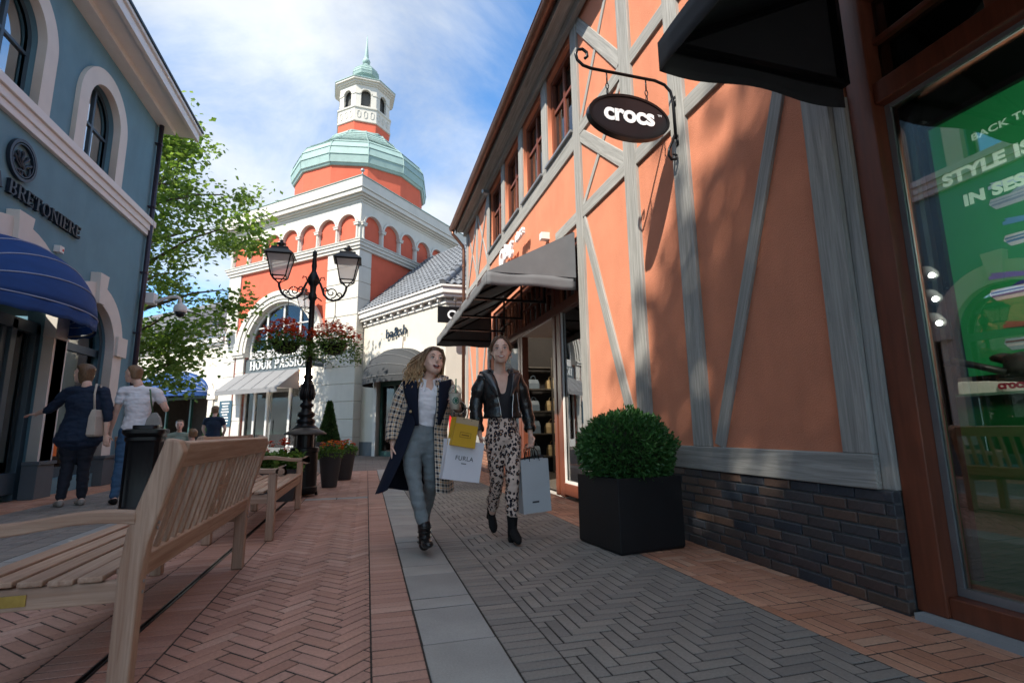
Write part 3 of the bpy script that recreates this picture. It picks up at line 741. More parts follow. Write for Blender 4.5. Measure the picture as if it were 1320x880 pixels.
lamp('bag_shop_ceiling_light', (3.9, 9.6, 3.3), 30)
# --- white lettering over the bag shop awning
M_wl = mat('white_letters', (.85, .85, .85), .4)
put_text('shop_lettering', 'O', .50, ((-.10, 7.72, 4.28), (0, -1, 0), (0, 0, 1), (-1, 0, 0)), M_wl, rb, .05, .02)
put_text('shop_lettering', 'bag', .40, ((-.10, 7.31, 4.36), (0, -1, 0), (0, 0, 1), (-1, 0, 0)), M_wl, rb, .05, .02, sx=1.0)
put_text('shop_lettering', 'store', .24, ((-.10, 6.50, 4.42), (0, -1, 0), (0, 0, 1), (-1, 0, 0)), M_wl, rb, .05, .012, sx=.95)
q = MR(); q.box(2.60, 2.735, 7.33, 7.45, 3.99, 4.10); q.build('alarm_box', M_white, rb)
q = MR(); q.lathe([(.06, 0), (.05, .1), (.03, .12)], 10, (2.62, 11.3, 6.62)); q.tube([(2.66, 11.3, 6.68), (2.5, 11.25, 6.66)], .05, 8); q.build('flood_light', M_lead, rb)
# --- awnings
def awning(name, label, y0, y1, m, mframe, proj=1.25, zt=3.66, zb=3.0, val=.17):
    t = thing(name, label, 'awning', (2.68, y1, zb))
    nb = max(2, round((y1 - y0) / 1.25)); x1 = -proj
    q = MB()
    def top(u, v):
        y = (y0 - y1) * u; sag = .02 * sin(pi * v) * (1 + .5 * sin(u * nb * pi * 2))
        return (x1 * v, y, (zt - zb) * (1 - v) - sag)
    q.grid(top, nb * 8, 8); o = q.build('canopy', m, t, smooth=True)
    s = o.modifiers.new('solid', 'SOLIDIFY'); s.thickness = .004
    for y in (0, y0 - y1):
        q = MB(); q.add([(0, y, 0), (0, y, zt - zb), (x1, y, 0)], [(0, 1, 2)]); o = q.build('side_panel', m, t); s = o.modifiers.new('solid', 'SOLIDIFY'); s.thickness = .003
        q = MB(); q.grid(lambda u, v: (x1 * u, y + .008 * sin(u * 9 + y), -val * v - (.012 * sin(u * pi * 3)) * v), 20, 3); o = q.build('valance', m, t, smooth=True); s = o.modifiers.new('solid', 'SOLIDIFY'); s.thickness = .003
    q = MB(); q.grid(lambda u, v: (x1 - .006 * sin(u * 40), (y0 - y1) * u, -val * v - .008 * sin(u * nb * pi * 2) * v), nb * 10, 3); o = q.build('valance', m, t, smooth=True); s = o.modifiers.new('solid', 'SOLIDIFY'); s.thickness = .003
    q = MB()
    q.bar((x1 + .02, 0, -.02), (x1 + .02, y0 - y1, -.02), .035, .035); q.bar((-.03, 0, zt - zb - .03), (-.03, y0 - y1, zt - zb - .03), .035, .035)
    for k in range(nb + 1):
        y = (y0 - y1) * (k / nb) + (.03 if k == nb else (-.03 if k == 0 else 0))
        q.bar((x1 + .03, y, -.03), (-.03, y, zt - zb - .05), .035, .035, (0, 1, 0)); q.bar((x1 + .03, y, -.035), (-.02, y, -.035), .035, .035, (0, 1, 0))
        q.bar((-.02, y, -.05), (-.02, y, zt - zb), .05, .03, (1, 0, 0))
    q.build('frame', mframe, t)
    return t
awning('awning', 'grey canvas awning over the bag shop entrance', 6.2, 11.2, M_canvas_grey, M_black)
awning('awning', 'black canvas awning over the shoe shop window', -3.2, 2.1, M_canvas_dark, M_black)
# --- hanging oval sign
sg = thing('hanging_sign', 'black oval shop sign with white lettering hanging from scrolled iron bracket', 'sign', (2.7, 3.76, 3.5))
br = MB(); zb_ = .62
br.tube([(-.02, 0, .12), (-.02, 0, .5), (-.04, 0, .6), (-.10, 0, .66), (-.2, 0, .685), (-.85, 0, .685), (-.93, 0, .70), (-.985, 0, .745), (-1.0, 0, .80), (-.98, 0, .85), (-.93, 0, .865), (-.89, 0, .84), (-.885, 0, .80), (-.91, 0, .775)], .014, 8)
br.tube([(-.03, 0, .15), (-.06, 0, .08), (-.10, 0, 0.0), (-.11, 0, -.06), (-.08, 0, -.10), (-.03, 0, -.09), (-.025, 0, -.05), (-.06, 0, -.04)], .013, 8)
for z in (.1, .5): br.obox((-.004, 0, z), (.006, 0, 0), (0, .02, 0), (0, 0, .05))
br.build('bracket', M_black, sg, smooth=True)
EC = Vector((-.50, 0, .245)); EA, EB = .395, .205
for dx in (-.2, .2):
    q = MB(); q.tube([(EC.x + dx, 0, .685), (EC.x + dx, 0, .56)], .007, 6); q.tube([(EC.x + dx + .014 * cos(a), 0, .535 + .03 * sin(a)) for a in [2 * pi * k / 10 for k in range(10)]], .005, 5, closed=True)
    q.tube([(EC.x + dx, .012 * cos(a), .48 + .03 * sin(a)) for a in [2 * pi * k / 10 for k in range(10)]], .005, 5, closed=True); q.tube([(EC.x + dx, 0, .46), (EC.x + dx, 0, .41)], .006, 6); q.build('hanger', M_black, sg, smooth=True)
M_gloss = mat('gloss_black', (.009, .010, .014), .3, .1, 4, 0, spec=.35)
el = lambda a, b, n=40: [(EC.x + a * cos(2 * pi * k / n), EC.z + b * sin(2 * pi * k / n)) for k in range(n)]
o = put_plate('oval_board', el(EA, EB), [], .05, ((0, .025, 0), (1, 0, 0), (0, 0, 1), (0, -1, 0)), M_gloss, sg)
o2 = put_plate('rim', el(EA + .012, EB + .012), [el(EA - .012, EB - .012)], .066, ((0, .033, 0), (1, 0, 0), (0, 0, 1), (0, -1, 0)), M_black, sg)
me = text_mesh('crocs', .235, .006, .008, .98, 'CENTER')
me.transform(frame_m((EC.x - .005, -.026, EC.z - .055), (1, 0, 0), (0, 0, 1), (0, -1, 0))); obj('lettering', me, mat('sign_white', (.85, .86, .88), .4), sg)
me = text_mesh('TM', .03, .004, 0, 1, 'LEFT'); me.transform(frame_m((EC.x + .285, -.026, EC.z + .045), (1, 0, 0), (0, 0, 1), (0, -1, 0))); obj('trademark', me, MATS['sign_white'], sg)
# ------------------------------------------------------------------ teal shop building on the left
XL = -5.1
lb = thing('teal_shop', 'teal rendered shop building with white arched surrounds and wide white eaves', 'building', (XL, 8.0, 0))
LF = lambda x: ((x, -8.0, 0), (0, 1, 0), (0, 0, 1), (1, 0, 0))
class ML(MB):
    def build(s, name, m, parent, **k):
        s.v = [(p[0], p[1] - 8.0, p[2]) for p in s.v]; return MB.build(s, name, m, parent, **k)
Y0, Y1 = -6.0, 13.15
upw = [10.65, 8.15, 5.65, 3.15, .65, -1.85]
gw = [11.15, 6.05, 3.45, .85]
EY, EW = 8.75, 1.26
holes = [arch(c, 5.93, .62, 6.95, n=24) for c in upw] + [arch(c, .25, .85, 2.62, n=24) for c in gw]
outer = [(Y0, 0), (EY - EW, 0)] + arch(EY, 0, EW, 2.62)[2:][::-1] + [(EY - EW, 0)][:0]
outer = [(Y0, 0), (EY - EW, 0)] + [(EY - EW * cos(pi * k / 20), 2.5 + EW * sin(pi * k / 20)) for k in range(21)] + [(EY + EW, 0), (Y1, 0), (Y1, 8.6), (Y0, 8.6)]
put_plate('wall', outer, holes, .3, LF(-.3), M_teal, lb)
w = ML(); w.box(-6, -.3, Y1 - .3, Y1, 0, 8.6); w.build('end_wall', M_teal, lb)
def ring(c, wi, wo, zs, z0, dep=.07, ri=None, ro=None, nm='arch_surround', m=None, par=None):
    pts = [(c + wo, z0)] + arc_pts(c, wo, zs, ro or wo, 24) + [(c - wo, z0), (c - wi, z0)] + arc_pts(c, wi, zs, ri or wi, 24)[::-1] + [(c + wi, z0)]
    return put_plate(nm, pts, [], dep + .05, LF(-.05), m or M_stone, par or lb)
for c in upw:
    ring(c, .60, .90, 6.95, 5.895, .075)
    # frame inside the reveal
    fo = ring(c, .53, .66, 6.95, 5.9, -.13, nm='window', m=M_frame); fo.location.x = -.05
    q = ML(); q.box(-.2, -.13, c - .03, c + .03, 5.98, 7.5); q.box(-.2, -.131, c - .55, c - .03, 6.72, 6.77); q.box(-.2, -.131, c + .03, c + .55, 6.72, 6.77); q.box(-.21, -.12, c - .56, c + .56, 5.93, 5.99)
    q.build('glazing_bar', M_frame, fo).location.x = .05
    g_ = plate(arch(c, 5.98, .56, 6.95), [], .008); g_.transform(frame_m((-.17, -8, 0), (0, 1, 0), (0, 0, 1), (1, 0, 0))); obj('pane', g_, M_glass_u, fo).location.x = .05
    q = ML(); q.grid(lambda u, v: (-.205 + .016 * sin(u * 60), c - .61 + 1.22 * u, 5.92 + 1.7 * v), 70, 1); q.build('curtain', M_curtain, fo, smooth=True)
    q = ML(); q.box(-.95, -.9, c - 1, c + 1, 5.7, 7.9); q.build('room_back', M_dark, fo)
# belt course and eaves
for i, (z0, z1, x) in enumerate(((5.5, 5.62, .07), (5.62, 5.76, .10), (5.76, 5.895, .14))):
    q = ML(); q.box(-.02, x, Y0, Y1 + x * .5, z0, z1); q.build('belt_course', M_white, lb, bevel=.008)
for (x0, x1, z0, z1, e) in ((-.02, .26, 8.30, 8.44, .28), (.24, .64, 8.42, 8.46, .55), (.60, .68, 8.36, 8.56, .6), (.60, .73, 8.56, 8.63, .64)):
    q = ML(); q.box(x0, x1, Y0, Y1 + e, z0, z1); q.build('eaves_board', M_white, lb, bevel=.008)
q = ML(); q.add([(.76, Y0, 8.63), (.76, Y1 + .66, 8.63), (.76, Y1 + .66, 8.68), (.76, Y0, 8.68), (-4, Y0, 10.6), (-4, Y1 + .66, 10.6), (-4, Y1 + .66, 10.5), (-4, Y0, 10.5)], [(0, 1, 2, 3), (3, 2, 5, 4), (0, 7, 6, 1), (1, 6, 5, 2), (0, 3, 4, 7), (4, 5, 6, 7)])
q.build('roof', mat('dark_roof', (.02, .023, .03), .5, .2), lb)
q = ML(); q.tube([(.09, 13.05, 8.4), (.09, 13.05, .05)], .052, 12); dp = q.build('downpipe', mat('purple_pipe', (.045, .035, .05), .35, .15, 4, .02, metal=.3), lb, smooth=True)
for z in (7.8, 6.2, 4.6, 3.2, 1.6):
    q = ML(); q.box(.0, .145, 12.99, 13.11, z, z + .03); q.build('bracket', MATS['purple_pipe'], dp)
# dome camera
cc = thing('security_camera', 'white dome security camera on a curved arm at the teal corner', 'camera', (XL, 13.2, 4.05))
q = MB(); q.box(.1, .30, -.12, .12, -.13, .13); q.build('mount_box', M_white, cc, bevel=.015)
q = MB(); q.tube([(.30 + .5 * sin(a), 0, -.07 + .15 * (sin(a * 2 * .9))) for a in [k / 10 * 1.35 for k in range(11)]] + [(.80, 0, -.03), (.815, 0, -.1)], .035, 10); q.build('arm', M_white, cc, smooth=True)
q = MB(); q.lathe([(.02, -.08), (.09, -.10), (.13, -.15), (.14, -.25), (.125, -.29)], 18, (.815, 0, 0)); q.build('housing', M_white, cc, smooth=True)
q = MB(); q.lathe([(.115, -.29), (.10, -.35), (.06, -.395), (.01, -.41)], 18, (.815, 0, 0)); q.build('dome', M_gloss, cc, smooth=True)
# ground floor windows with surround, keystone, pier pedestals
M_ped = mat('pedestal_stone', (.10, .115, .125), .7, .12, 3, .2)
for c in gw:
    ring(c, .835, 1.2, 2.62, 0.0, .10)
    q = ML(); q.prism([(-.10, 3.42), (.10, 3.42), (.17, 4.0), (-.17, 4.0)], (0, c, 0), (0, 1, 0), (0, 0, 1), (1, 0, 0), .17); q.build('keystone', M_stone, lb, bevel=.008)
    for s in (-1, 1):
        q = ML(); q.box(-.02, .155, c + s * 1.07 - .21, c + s * 1.07 + .21, 2.55, 2.95); q.build('impost_block', M_stone, lb, bevel=.008)
        q = ML(); a, b_ = sorted((c + s * .83, c + s * 1.28)); q.box(-.05, .16, a, b_, 0, .52); pd = q.build('pedestal', M_ped, lb, bevel=.006)
        q = ML(); q.box(-.05, .185, a - .02, b_ + .02, .52, .575); q.build('pedestal_cap', M_ped, pd, bevel=.006)
    fo = ring(c, .74, .90, 2.62, .2, -.16, nm='shop_window', m=M_frame)
    q = ML(); q.box(-.24, -.15, c - .85, c + .85, 2.50, 2.64); q.box(-.24, -.15, c - .85, c + .85, .25, .42); q.build('transom', M_frame, fo)
    g_ = plate(arch(c, .4, .76, 2.62), [], .008); g_.transform(frame_m((-.2, -8, 0), (0, 1, 0), (0, 0, 1), (1, 0, 0))); obj('pane', g_, M_glass_s, fo)
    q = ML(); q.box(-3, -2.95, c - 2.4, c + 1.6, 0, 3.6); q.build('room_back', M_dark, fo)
    q = ML(); q.box(-2.9, -.28, c - .8, c + .8, .3, .4); q.build('display_shelf', mat('display_wood', (.2, .15, .1), .5), fo)
q = ML(); q.box(-.195, -.185, 10.75, 11.05, .62, .92); q.build('sticker', mat('orange_sticker', (.75, .16, .02), .5), lb)
# entrance with big arch, blue hood
ring(EY, EW, EW + .34, 2.5, 0, .10)
q = ML(); q.prism([(-.12, 3.72), (.12, 3.72), (.18, 4.2), (-.18, 4.2)], (0, EY, 0), (0, 1, 0), (0, 0, 1), (1, 0, 0), .17); q.build('keystone', M_stone, lb, bevel=.008)
fr_ = ML()
for y in (EY - 1.26, EY - .62, EY + .56, EY + 1.14): fr_.box(-.26, -.12, y, y + .12, 0, 2.75)
fr_.box(-.26, -.12, EY - 1.26, EY + 1.26, 2.6, 2.78); fr_.box(-.26, -.12, EY + .68, EY + 1.14, .1, .42); fr_.box(-.26, -.12, EY - 1.14, EY - .62, .1, .42)
fo = fr_.build('entrance_frame', M_frame, lb, bevel=.006)
for a, b_ in ((EY - 1.14, EY - .62), (EY + .68, EY + 1.14)):
    q = ML(); q.box(-.2, -.192, a, b_, .42, 2.6); q.build('pane', M_glass_s, fo)
q = ML(); q.box(-.22, -.17, EY - .5, EY + .56, .05, .25); q.box(-.22, -.17, EY - .5, EY - .38, .25, 2.6); q.box(-.22, -.17, EY + .44, EY + .56, .25, 2.6); dr = q.build('door', M_frame, lb)
q = ML(); q.box(-.2, -.192, EY - .38, EY + .44, .25, 2.6); q.build('pane', M_glass_s, dr)
q = ML(); q.box(-3.2, -3.1, EY - 3, EY + 3, 0, 3.3); q.box(-3.1, -.35, EY - 3, EY + 3, 3.25, 3.3); q.build('room_back', mat('entrance_wall', (.10, .09, .08), .8), lb)
bh = thing('entrance_hood', 'blue canvas hood with pale piping over the teal shop entrance', 'awning', (XL, EY, 2.58))
def hood(parent, ry, px, rz, m, mp, nrib=4, val=.2, lip=.0):
    q = MB(); q.grid(lambda u, v: (max(.0, px * cos(v * pi / 2) * sin(u * pi)) , -ry * cos(u * pi), rz * sin(v * pi / 2) * sin(u * pi) + val), 36, 16)
    o = q.build('canopy', m, parent, smooth=True); s = o.modifiers.new('solid', 'SOLIDIFY'); s.thickness = .006
    q = MB(); q.grid(lambda u, v: (px * sin(u * pi) * (1 + .01 * sin(u * 50)), -ry * cos(u * pi), val * (1 - v) + .012 * sin(u * 60) * v), 60, 3)
    o = q.build('valance', m, parent, smooth=True); s = o.modifiers.new('solid', 'SOLIDIFY'); s.thickness = .005
    for k in range(nrib):
        v = k / nrib * .95
        q = MB(); q.tube([((px + .006) * cos(v * pi / 2) * sin(u * pi), -ry * cos(u * pi), (rz + .006) * sin(v * pi / 2) * sin(u * pi) + val) for u in [i / 32 for i in range(33)]], .009, 6); q.build('piping', mp, parent, smooth=True)
    q = MB(); q.tube([((px - .03) * sin(u * pi), -(ry - .03) * cos(u * pi), .04) for u in [i / 24 for i in range(25)]], .016, 6); q.build('hoop', M_lead, parent, smooth=True)
hood(bh, 1.5, 1.0, 1.0, M_canvas_blue, mat('piping_pale', (.30, .36, .50), .7))
# wall lettering and crest
M_let = mat('letter_navy', (.012, .02, .032), .35, .1)
# serif capitals drawn as strokes: (x0,y0,x1,y1,width) on a 0..1 high cell
def serif_letters():
    T, t = .17, .07
    A = {}
    def st(x, w=T, s=True): return [('v', x, 0, 1, w, s)]
    A['L'] = (.62, [('v', .14, 0, 1, T, 1), ('h', .14, .60, .035, t), ('t', .57, .0, .24, t)])
    A['A'] = (.78, [('d', .12, 0, .39, 1, t), ('d', .39, 1, .66, 0, T), ('h', .22, .56, .33, t * .8), ('s', .12, 0, .2), ('s', .66, 0, .26)])
    A['B'] = (.68, [('v', .14, 0, 1, T, 1), ('a', .3, .74, .2, .225, -90, 90, T * .9), ('a', .32, .26, .24, .225, -90, 90, T), ('h', .1, .32, .965, t), ('h', .1, .34, .5, t), ('h', .1, .34, .035, t)])
    A['R'] = (.74, [('v', .14, 0, 1, T, 1), ('a', .32, .735, .22, .23, -90, 90, T), ('h', .1, .34, .965, t), ('h', .1, .34, .5, t), ('d', .36, .5, .64, .02, T), ('s', .68, 0, .16)])
    A['E'] = (.62, [('v', .14, 0, 1, T, 1), ('h', .1, .56, .965, t), ('h', .1, .44, .5, t), ('h', .1, .58, .035, t), ('t', .54, .76, 1, t), ('t', .56, 0, .24, t), ('t', .43, .38, .62, t)])
    A['T'] = (.70, [('v', .35, 0, 1, T, 1), ('h', .04, .66, .965, t), ('t', .07, .74, 1, t), ('t', .63, .74, 1, t)])
    A['O'] = (.82, [('a', .41, .5, .31, .465, 0, 360, T * .85)])
    A['N'] = (.82, [('v', .14, 0, 1, t, 1), ('v', .68, 0, 1, t, 1), ('d', .14, 1, .68, 0, T)])
    A['I'] = (.36, [('v', .18, 0, 1, T, 1)])
    A['H'] = (.84, [('v', .16, 0, 1, T, 1), ('v', .68, 0, 1, T, 1), ('h', .16, .68, .5, t)])
    A['U'] = (.80, [('v', .16, .32, 1, T, 2), ('v', .66, .32, 1, t, 2), ('a', .41, .32, .25, .29, 180, 360, T * .7)])
    A['P'] = (.66, [('v', .14, 0, 1, T, 1), ('a', .32, .725, .22, .24, -90, 90, T), ('h', .1, .34, .965, t), ('h', .1, .34, .48, t)])
    A['S'] = (.60, [('a', .29, .735, .2, .23, 40, 270, T * .8), ('a', .29, .265, .22, .23, -140, 90, T * .8), ('t', .49, .76, .99, t), ('t', .08, .01, .26, t)])
    A[' '] = (.36, [])
    return A
SER = serif_letters()
def serif_text(txt, size, depth, spacing=.06):
    mb = MB(); x = 0; lay = 0
    def bx(x0, x1, y0, y1, l): mb.box(x0 * size, x1 * size, y0 * size, y1 * size, 0, depth + l * .0006)
    for ch in txt:
        w, ss = SER[ch]; l = 0
        for s in ss:
            l += 1
            if s[0] == 'v':
                _, cx, a, b, ww, sf = s; bx(x + cx - ww / 2, x + cx + ww / 2, a, b, l)
                if sf: 
                    bx(x + cx - ww / 2 - .07, x + cx + ww / 2 + .07, .955, 1, l + 6)
                    if sf == 1: bx(x + cx - ww / 2 - .07, x + cx + ww / 2 + .07, 0, .045, l + 6)
            elif s[0] == 'h': bx(x + s[1], x + s[2], s[3] - s[4] / 2, s[3] + s[4] / 2, l)
            elif s[0] == 't': bx(x + s[1] - s[4] / 2, x + s[1] + s[4] / 2, s[2], s[3], l)
            elif s[0] == 's': bx(x + s[1] - s[3] / 2, x + s[1] + s[3] / 2, s[2], s[2] + .045, l + 6)
            elif s[0] == 'd':
                a = Vector((x + s[1], s[2], 0)) * size; b = Vector((x + s[3], s[4], 0)) * size; hw = s[5] * size / 2
                z = depth + l * .0006; P = [(a.x - hw, a.y, 0), (a.x + hw, a.y, 0), (b.x + hw, b.y, 0), (b.x - hw, b.y, 0)]
                mb.add(P + [(p[0], p[1], z) for p in P], [(3, 2, 1, 0), (4, 5, 6, 7), (0, 1, 5, 4), (1, 2, 6, 5), (2, 3, 7, 6), (3, 0, 4, 7)])
            elif s[0] == 'a':
                _, cx, cy, rx, ry, a0, a1, ww = s; n = 14 if a1 - a0 < 300 else 24; z = depth + l * .0006; ri = []
                for k in range(n + 1):
                    an = radians(a0 + (a1 - a0) * k / n); th = .04 + (ww - .04) * abs(cos(an)) ** .8
                    ri.append([((x + cx + (rx + sg * th / 2) * cos(an)) * size, (cy + (ry + sg * .035) * sin(an)) * size, zz) for sg, zz in ((-1, 0), (1, 0), (1, z), (-1, z))])
                mb.loft(ri)
        x += w + spacing
    return mb.mesh('lettering'), (x - spacing) * size
me, wd = serif_text('LA BRETONIERE', .21, .05)
# the facade is read from the street: text runs towards +Y when facing -X ... u = +Y
me.transform(Matrix.Scale(2.42 / wd, 4, (1, 0, 0))); me.transform(frame_m((.012, 7.95 - 8, 4.41), (0, 1, 0), (0, 0, 1), (1, 0, 0)))
obj('shop_lettering', me, M_let, lb)
# crest: ring with a crown-like fan
def cring(r0, r1, d, nm):
    n = 40; c_ = lambda r: [(8.68 + .74 * r * cos(2 * pi * k / n), 5.0 + .74 * r * sin(2 * pi * k / n)) for k in range(n)]
    return c_
crest = put_plate('crest_ring', cring(0, 0, 0, '')(.42), [cring(0, 0, 0, '')(.36)], .05, LF(.01), M_let, lb)
put_plate('inner_ring', cring(0, 0, 0, '')(.335), [cring(0, 0, 0, '')(.315)], .045, LF(.01), M_let, crest)
q = ML()
for k in range(-2, 3):
    a = radians(90 - k * 26); c0 = Vector((8.6, 4.82)); r1 = .36 - .02 * abs(k)
    pts = [(.03, c0.x + r * cos(a) + .02 * sin(r * 25), c0.y + r * sin(a)) for r in [.05 + (r1 - .05) * i / 8 for i in range(9)]]
    q.tube(pts, [.018 + .012 * i / 8 for i in range(9)], 6); e = pts[-1]
    q.tube([(.03, e[1] + .035 * cos(t), e[2] - .01 + .035 * sin(t)) for t in [i / 8 * pi * 1.6 for i in range(9)]], .014, 6)
for s in (-1, 1):
    q.tube([(.03, 8.6 + s * (.06 + .2 * sin(t)), 4.80 + .0 - .10 * sin(t * 1.7) + .12 * t / 2) for t in [i / 10 * 2 for i in range(11)]], .022, 6)
q.tube([(.03, 8.6 + .05 * cos(t), 4.76 + .05 * sin(t)) for t in [i / 10 * 2 * pi for i in range(10)]], .018, 6, closed=True)
q.v = [(p[0], 8.68 + .74 * (p[1] - 8.6), 5.0 + .74 * (p[2] - 5.0)) for p in q.v]; q.build('crest_crown', M_let, crest, smooth=True)
q = ML(); q.box(0, .09, 9.78, 9.9, 3.98, 4.09); q.build('alarm_box', M_white, lb); q = ML(); q.box(.09, .094, 9.85, 9.89, 4.01, 4.05); q.build('alarm_light', mat('red_dot', (.6, .02, .02), .4), lb)
# ------------------------------------------------------------------ red tower with copper dome (local x = along right face, y = along left face)
TRZ = atan2(.728, .685); TW = 8.95
tw = thing('domed_tower', 'red and white shop tower with arcaded top, green copper dome and lantern', 'tower', (-.58, 22.3, 0), TRZ)
FL = lambda x: ((x, 0, 0), (0, 1, 0), (0, 0, 1), (1, 0, 0))       # plates on the left face, u along the face, depth inwards
FRt = lambda y: ((0, y, 0), (1, 0, 0), (0, 0, 1), (0, 1, 0))      # right face
AC, AZ = 4.92, 4.8          # big arch centre and spring
M_tw = mat('tower_white', (.56, .535, .48), .7, .05, 2, .15, 100, .003, spec=.25, stain=.2)
outer = [(.1, 0), (AC - 2.42, 0), (AC - 2.42, AZ)] + [(AC - 2.42 * cos(pi * k / 24), AZ + 2.36 * sin(pi * k / 24)) for k in range(1, 24)] + [(AC + 2.42, AZ), (AC + 2.42, 0), (TW, 0), (TW, 9.3), (.1, 9.3)]
put_plate('wall', outer, [], .5, FL(.06), M_red, tw)
q = MB(); q.box(0.56, TW, .06, .5, 0, 9.3); q.box(TW - .4, TW - .02, .5, TW, 0, 9.3); q.box(.56, TW - .4, TW - .4, TW, 0, 9.3); q.build('wall', M_red, tw)
# rusticated quoins: blocks
nb = 12; bh_ = 8.9 / nb
for i in range(nb):
    z0, z1 = i * bh_ + .018, (i + 1) * bh_ - .018
    for a, b_ in ((0, 1.9), (8.05, TW)):
        if z1 < 4.9 and a == 0: b2 = AC - 3.02 + .6 if False else 1.9
        q = MB(); q.box(-.015, .2, a if a else .0, b_, z0, z1) if a else q.add(*[[], []]); 
        if a == 0:
            q = MB(); q.prism([(-.015, -.015), (.75, -.015), (.75, .2), (.2, .2), (.2, b_), (-.015, b_)], (0, 0, z0), (1, 0, 0), (0, 1, 0), (0, 0, 1), z1 - z0)
        q.build('quoin_block', M_tw, tw, bevel=.012)
q = MB(); q.box(.012, .19, .0, 1.885, 0, 8.9); q.box(.012, .19, 8.06, TW - .01, 0, 8.9); q.box(.19, .74, .012, .19, 0, 8.9); q.box(.012, .29, AC - 3.01, AC - 2.43, 0, 4.62); q.box(.012, .29, AC + 2.43, AC + 3.01, 0, 4.62); q.build('quoin_joint', mat('joint_grey', (.5, .48, .43), .9), tw)
# white lower piers inside the arch and archivolt
for s in (-1, 1):
    for i in range(6):
        z0, z1 = i * .77 + .018, (i + 1) * .77 - .018
        a, b_ = sorted((AC + s * 2.42, AC + s * 3.02)); q = MB(); q.box(-.012, .3, a, b_, z0, z1); q.build('quoin_block', M_tw, tw, bevel=.012)
    a, b_ = sorted((AC + s * 2.36, AC + s * 3.25)); q = MB(); q.box(-.1, .3, a, b_, 4.62, 4.74); q.box(-.16, .3, a, b_ + (.02 if s > 0 else 0), 4.74, 4.84); q.build('impost', M_tw, tw, bevel=.012)
def aring(w0, h0, w1, h1, x, dep, m=None):
    pts = arc_pts(AC, w1, AZ + .04, h1, 40) + arc_pts(AC, w0, AZ + .04, h0, 40)[::-1]
    put_plate('archivolt', pts, [], dep, FL(x), m or M_tw, tw)
aring(2.75, 2.6, 3.04, 2.82, -.14, .3); aring(2.52, 2.4, 2.75, 2.6, -.08, .3); aring(2.36, 2.28, 2.52, 2.4, -.03, .3)
# arched window, shop front
M_pf = mat('pale_frame', (.55, .54, .52), .45, .05)
put_plate('arch_window', arc_pts(AC, 2.40, AZ, 2.30, 40), [arc_pts(AC, 2.22, AZ + .1, 2.1, 40)[0:]], .15, FL(.22), M_pf, tw)
q = MB()
for dy in (-1.15, 0, 1.15): q.box(.24, .34, AC + dy - .06, AC + dy + .06, AZ + .05, AZ + (2.24 if dy == 0 else 1.9))
q.box(.23, .35, AC - 2.4, AC + 2.4, 4.5, 4.92); q.box(.24, .34, AC - 2.2, AC + 2.2, 6.0, 6.06); q.build('glazing_bar', M_pf, tw)
me = plate(arc_pts(AC, 2.3, AZ, 2.2, 30), [], .01); me.transform(frame_m(*FL(.29))); obj('pane', me, M_glass, tw)
q = MB(); q.box(1.3, 1.4, AC - 3, AC + 3, 0, 7.2); q.box(.6, 1.3, AC - 3.1, AC - 3, 0, 7.2); q.box(.6, 1.3, AC + 3, AC + 3.1, 0, 7.2); q.box(.6, 1.3, AC - 3, AC + 3, 4.4, 4.5); q.build('shop_back_wall', mat('jeweller_wall', (.42, .36, .28), .7, .1), tw)
q = MB(); q.grid(lambda u, v: (.75 + .05 * sin(u * 120), AC - 2.4 + 4.8 * u, 4.6 + 2.5 * v), 120, 1); q.build('curtain', M_curtain, tw, smooth=True)
q = MB(); q.box(.12, .28, AC - 2.44, AC + 2.44, 3.84, 4.5); sb = q.build('sign_board', mat('sign_slate', (.085, .105, .115), .6, .1), tw)
me, wd = serif_text('HOUR PASSION', .42, .05)
me.transform(Matrix.Scale(4.1 / wd, 4, (1, 0, 0))); me.transform(frame_m((.118, 6.95, 3.97), (0, -1, 0), (0, 0, 1), (-1, 0, 0))); obj('lettering', me, mat('letter_white', (.8, .8, .78), .5), sb)
q = MB()
for y in (2.5, 4.05, 5.6, 6.5, 7.2): q.box(.16, .30, y, y + .13, 0, 3.84)
q.box(.16, .30, 2.5, 7.33, 3.0, 3.12); q.box(.16, .30, 2.5, 4.05, 0, .4); q.box(.16, .30, 6.6, 7.2, 0, .4); sfr = q.build('shop_frame', M_pf, tw)
for a, b_ in ((2.63, 4.05), (5.73, 6.5), (6.63, 7.2)):
    q = MB(); q.box(.22, .23, a, b_, .4, 3.0); q.build('pane', M_glass, sfr)
q = MB(); q.box(.26, .30, 4.2, 4.32, .05, 3.0); q.box(.26, .30, 5.45, 5.58, .05, 3.0); q.box(.26, .30, 4.32, 5.45, .05, .3); q.box(.26, .3, 4.32, 5.45, 2.85, 3.0); drr = q.build('door', mat('grey_door', (.16, .165, .16), .4), tw)
q = MB(); q.box(.275, .283, 4.32, 5.45, .3, 2.85); q.build('pane', M_glass, drr)
q = MB(); q.tube([(.2, 5.35, .9), (.2, 5.35, 1.6)], .02, 8); q.build('handle', M_lead, drr)
for z in (.9, 1.45, 2.0):
    q = MB(); q.box(.95, 1.28, 2.4, 7.4, z, z + .04); sh = q.build('display_shelf', mat('lit_shelf', (.6, .5, .36), .5), tw)
    for k in range(16):
        y = 2.6 + .3 * k
        q = MB(); q.box(1.0, 1.15, y, y + .14, z + .04, z + .04 + random.uniform(.08, .24)); q.build('display_box', mat('box_%d' % (k % 5), [(.5, .1, .05), (.7, .65, .5), (.1, .3, .15), (.08, .08, .1), (.6, .4, .1)][k % 5], .5), sh)
put_text('neon_lettering', 'SWATCH', .17, ((.33, 4.6, 2.58), (0, -1, 0), (0, 0, 1), (-1, 0, 0)), emis('violet_neon', (.28, .2, 1), 2.2), tw, .01, .004)
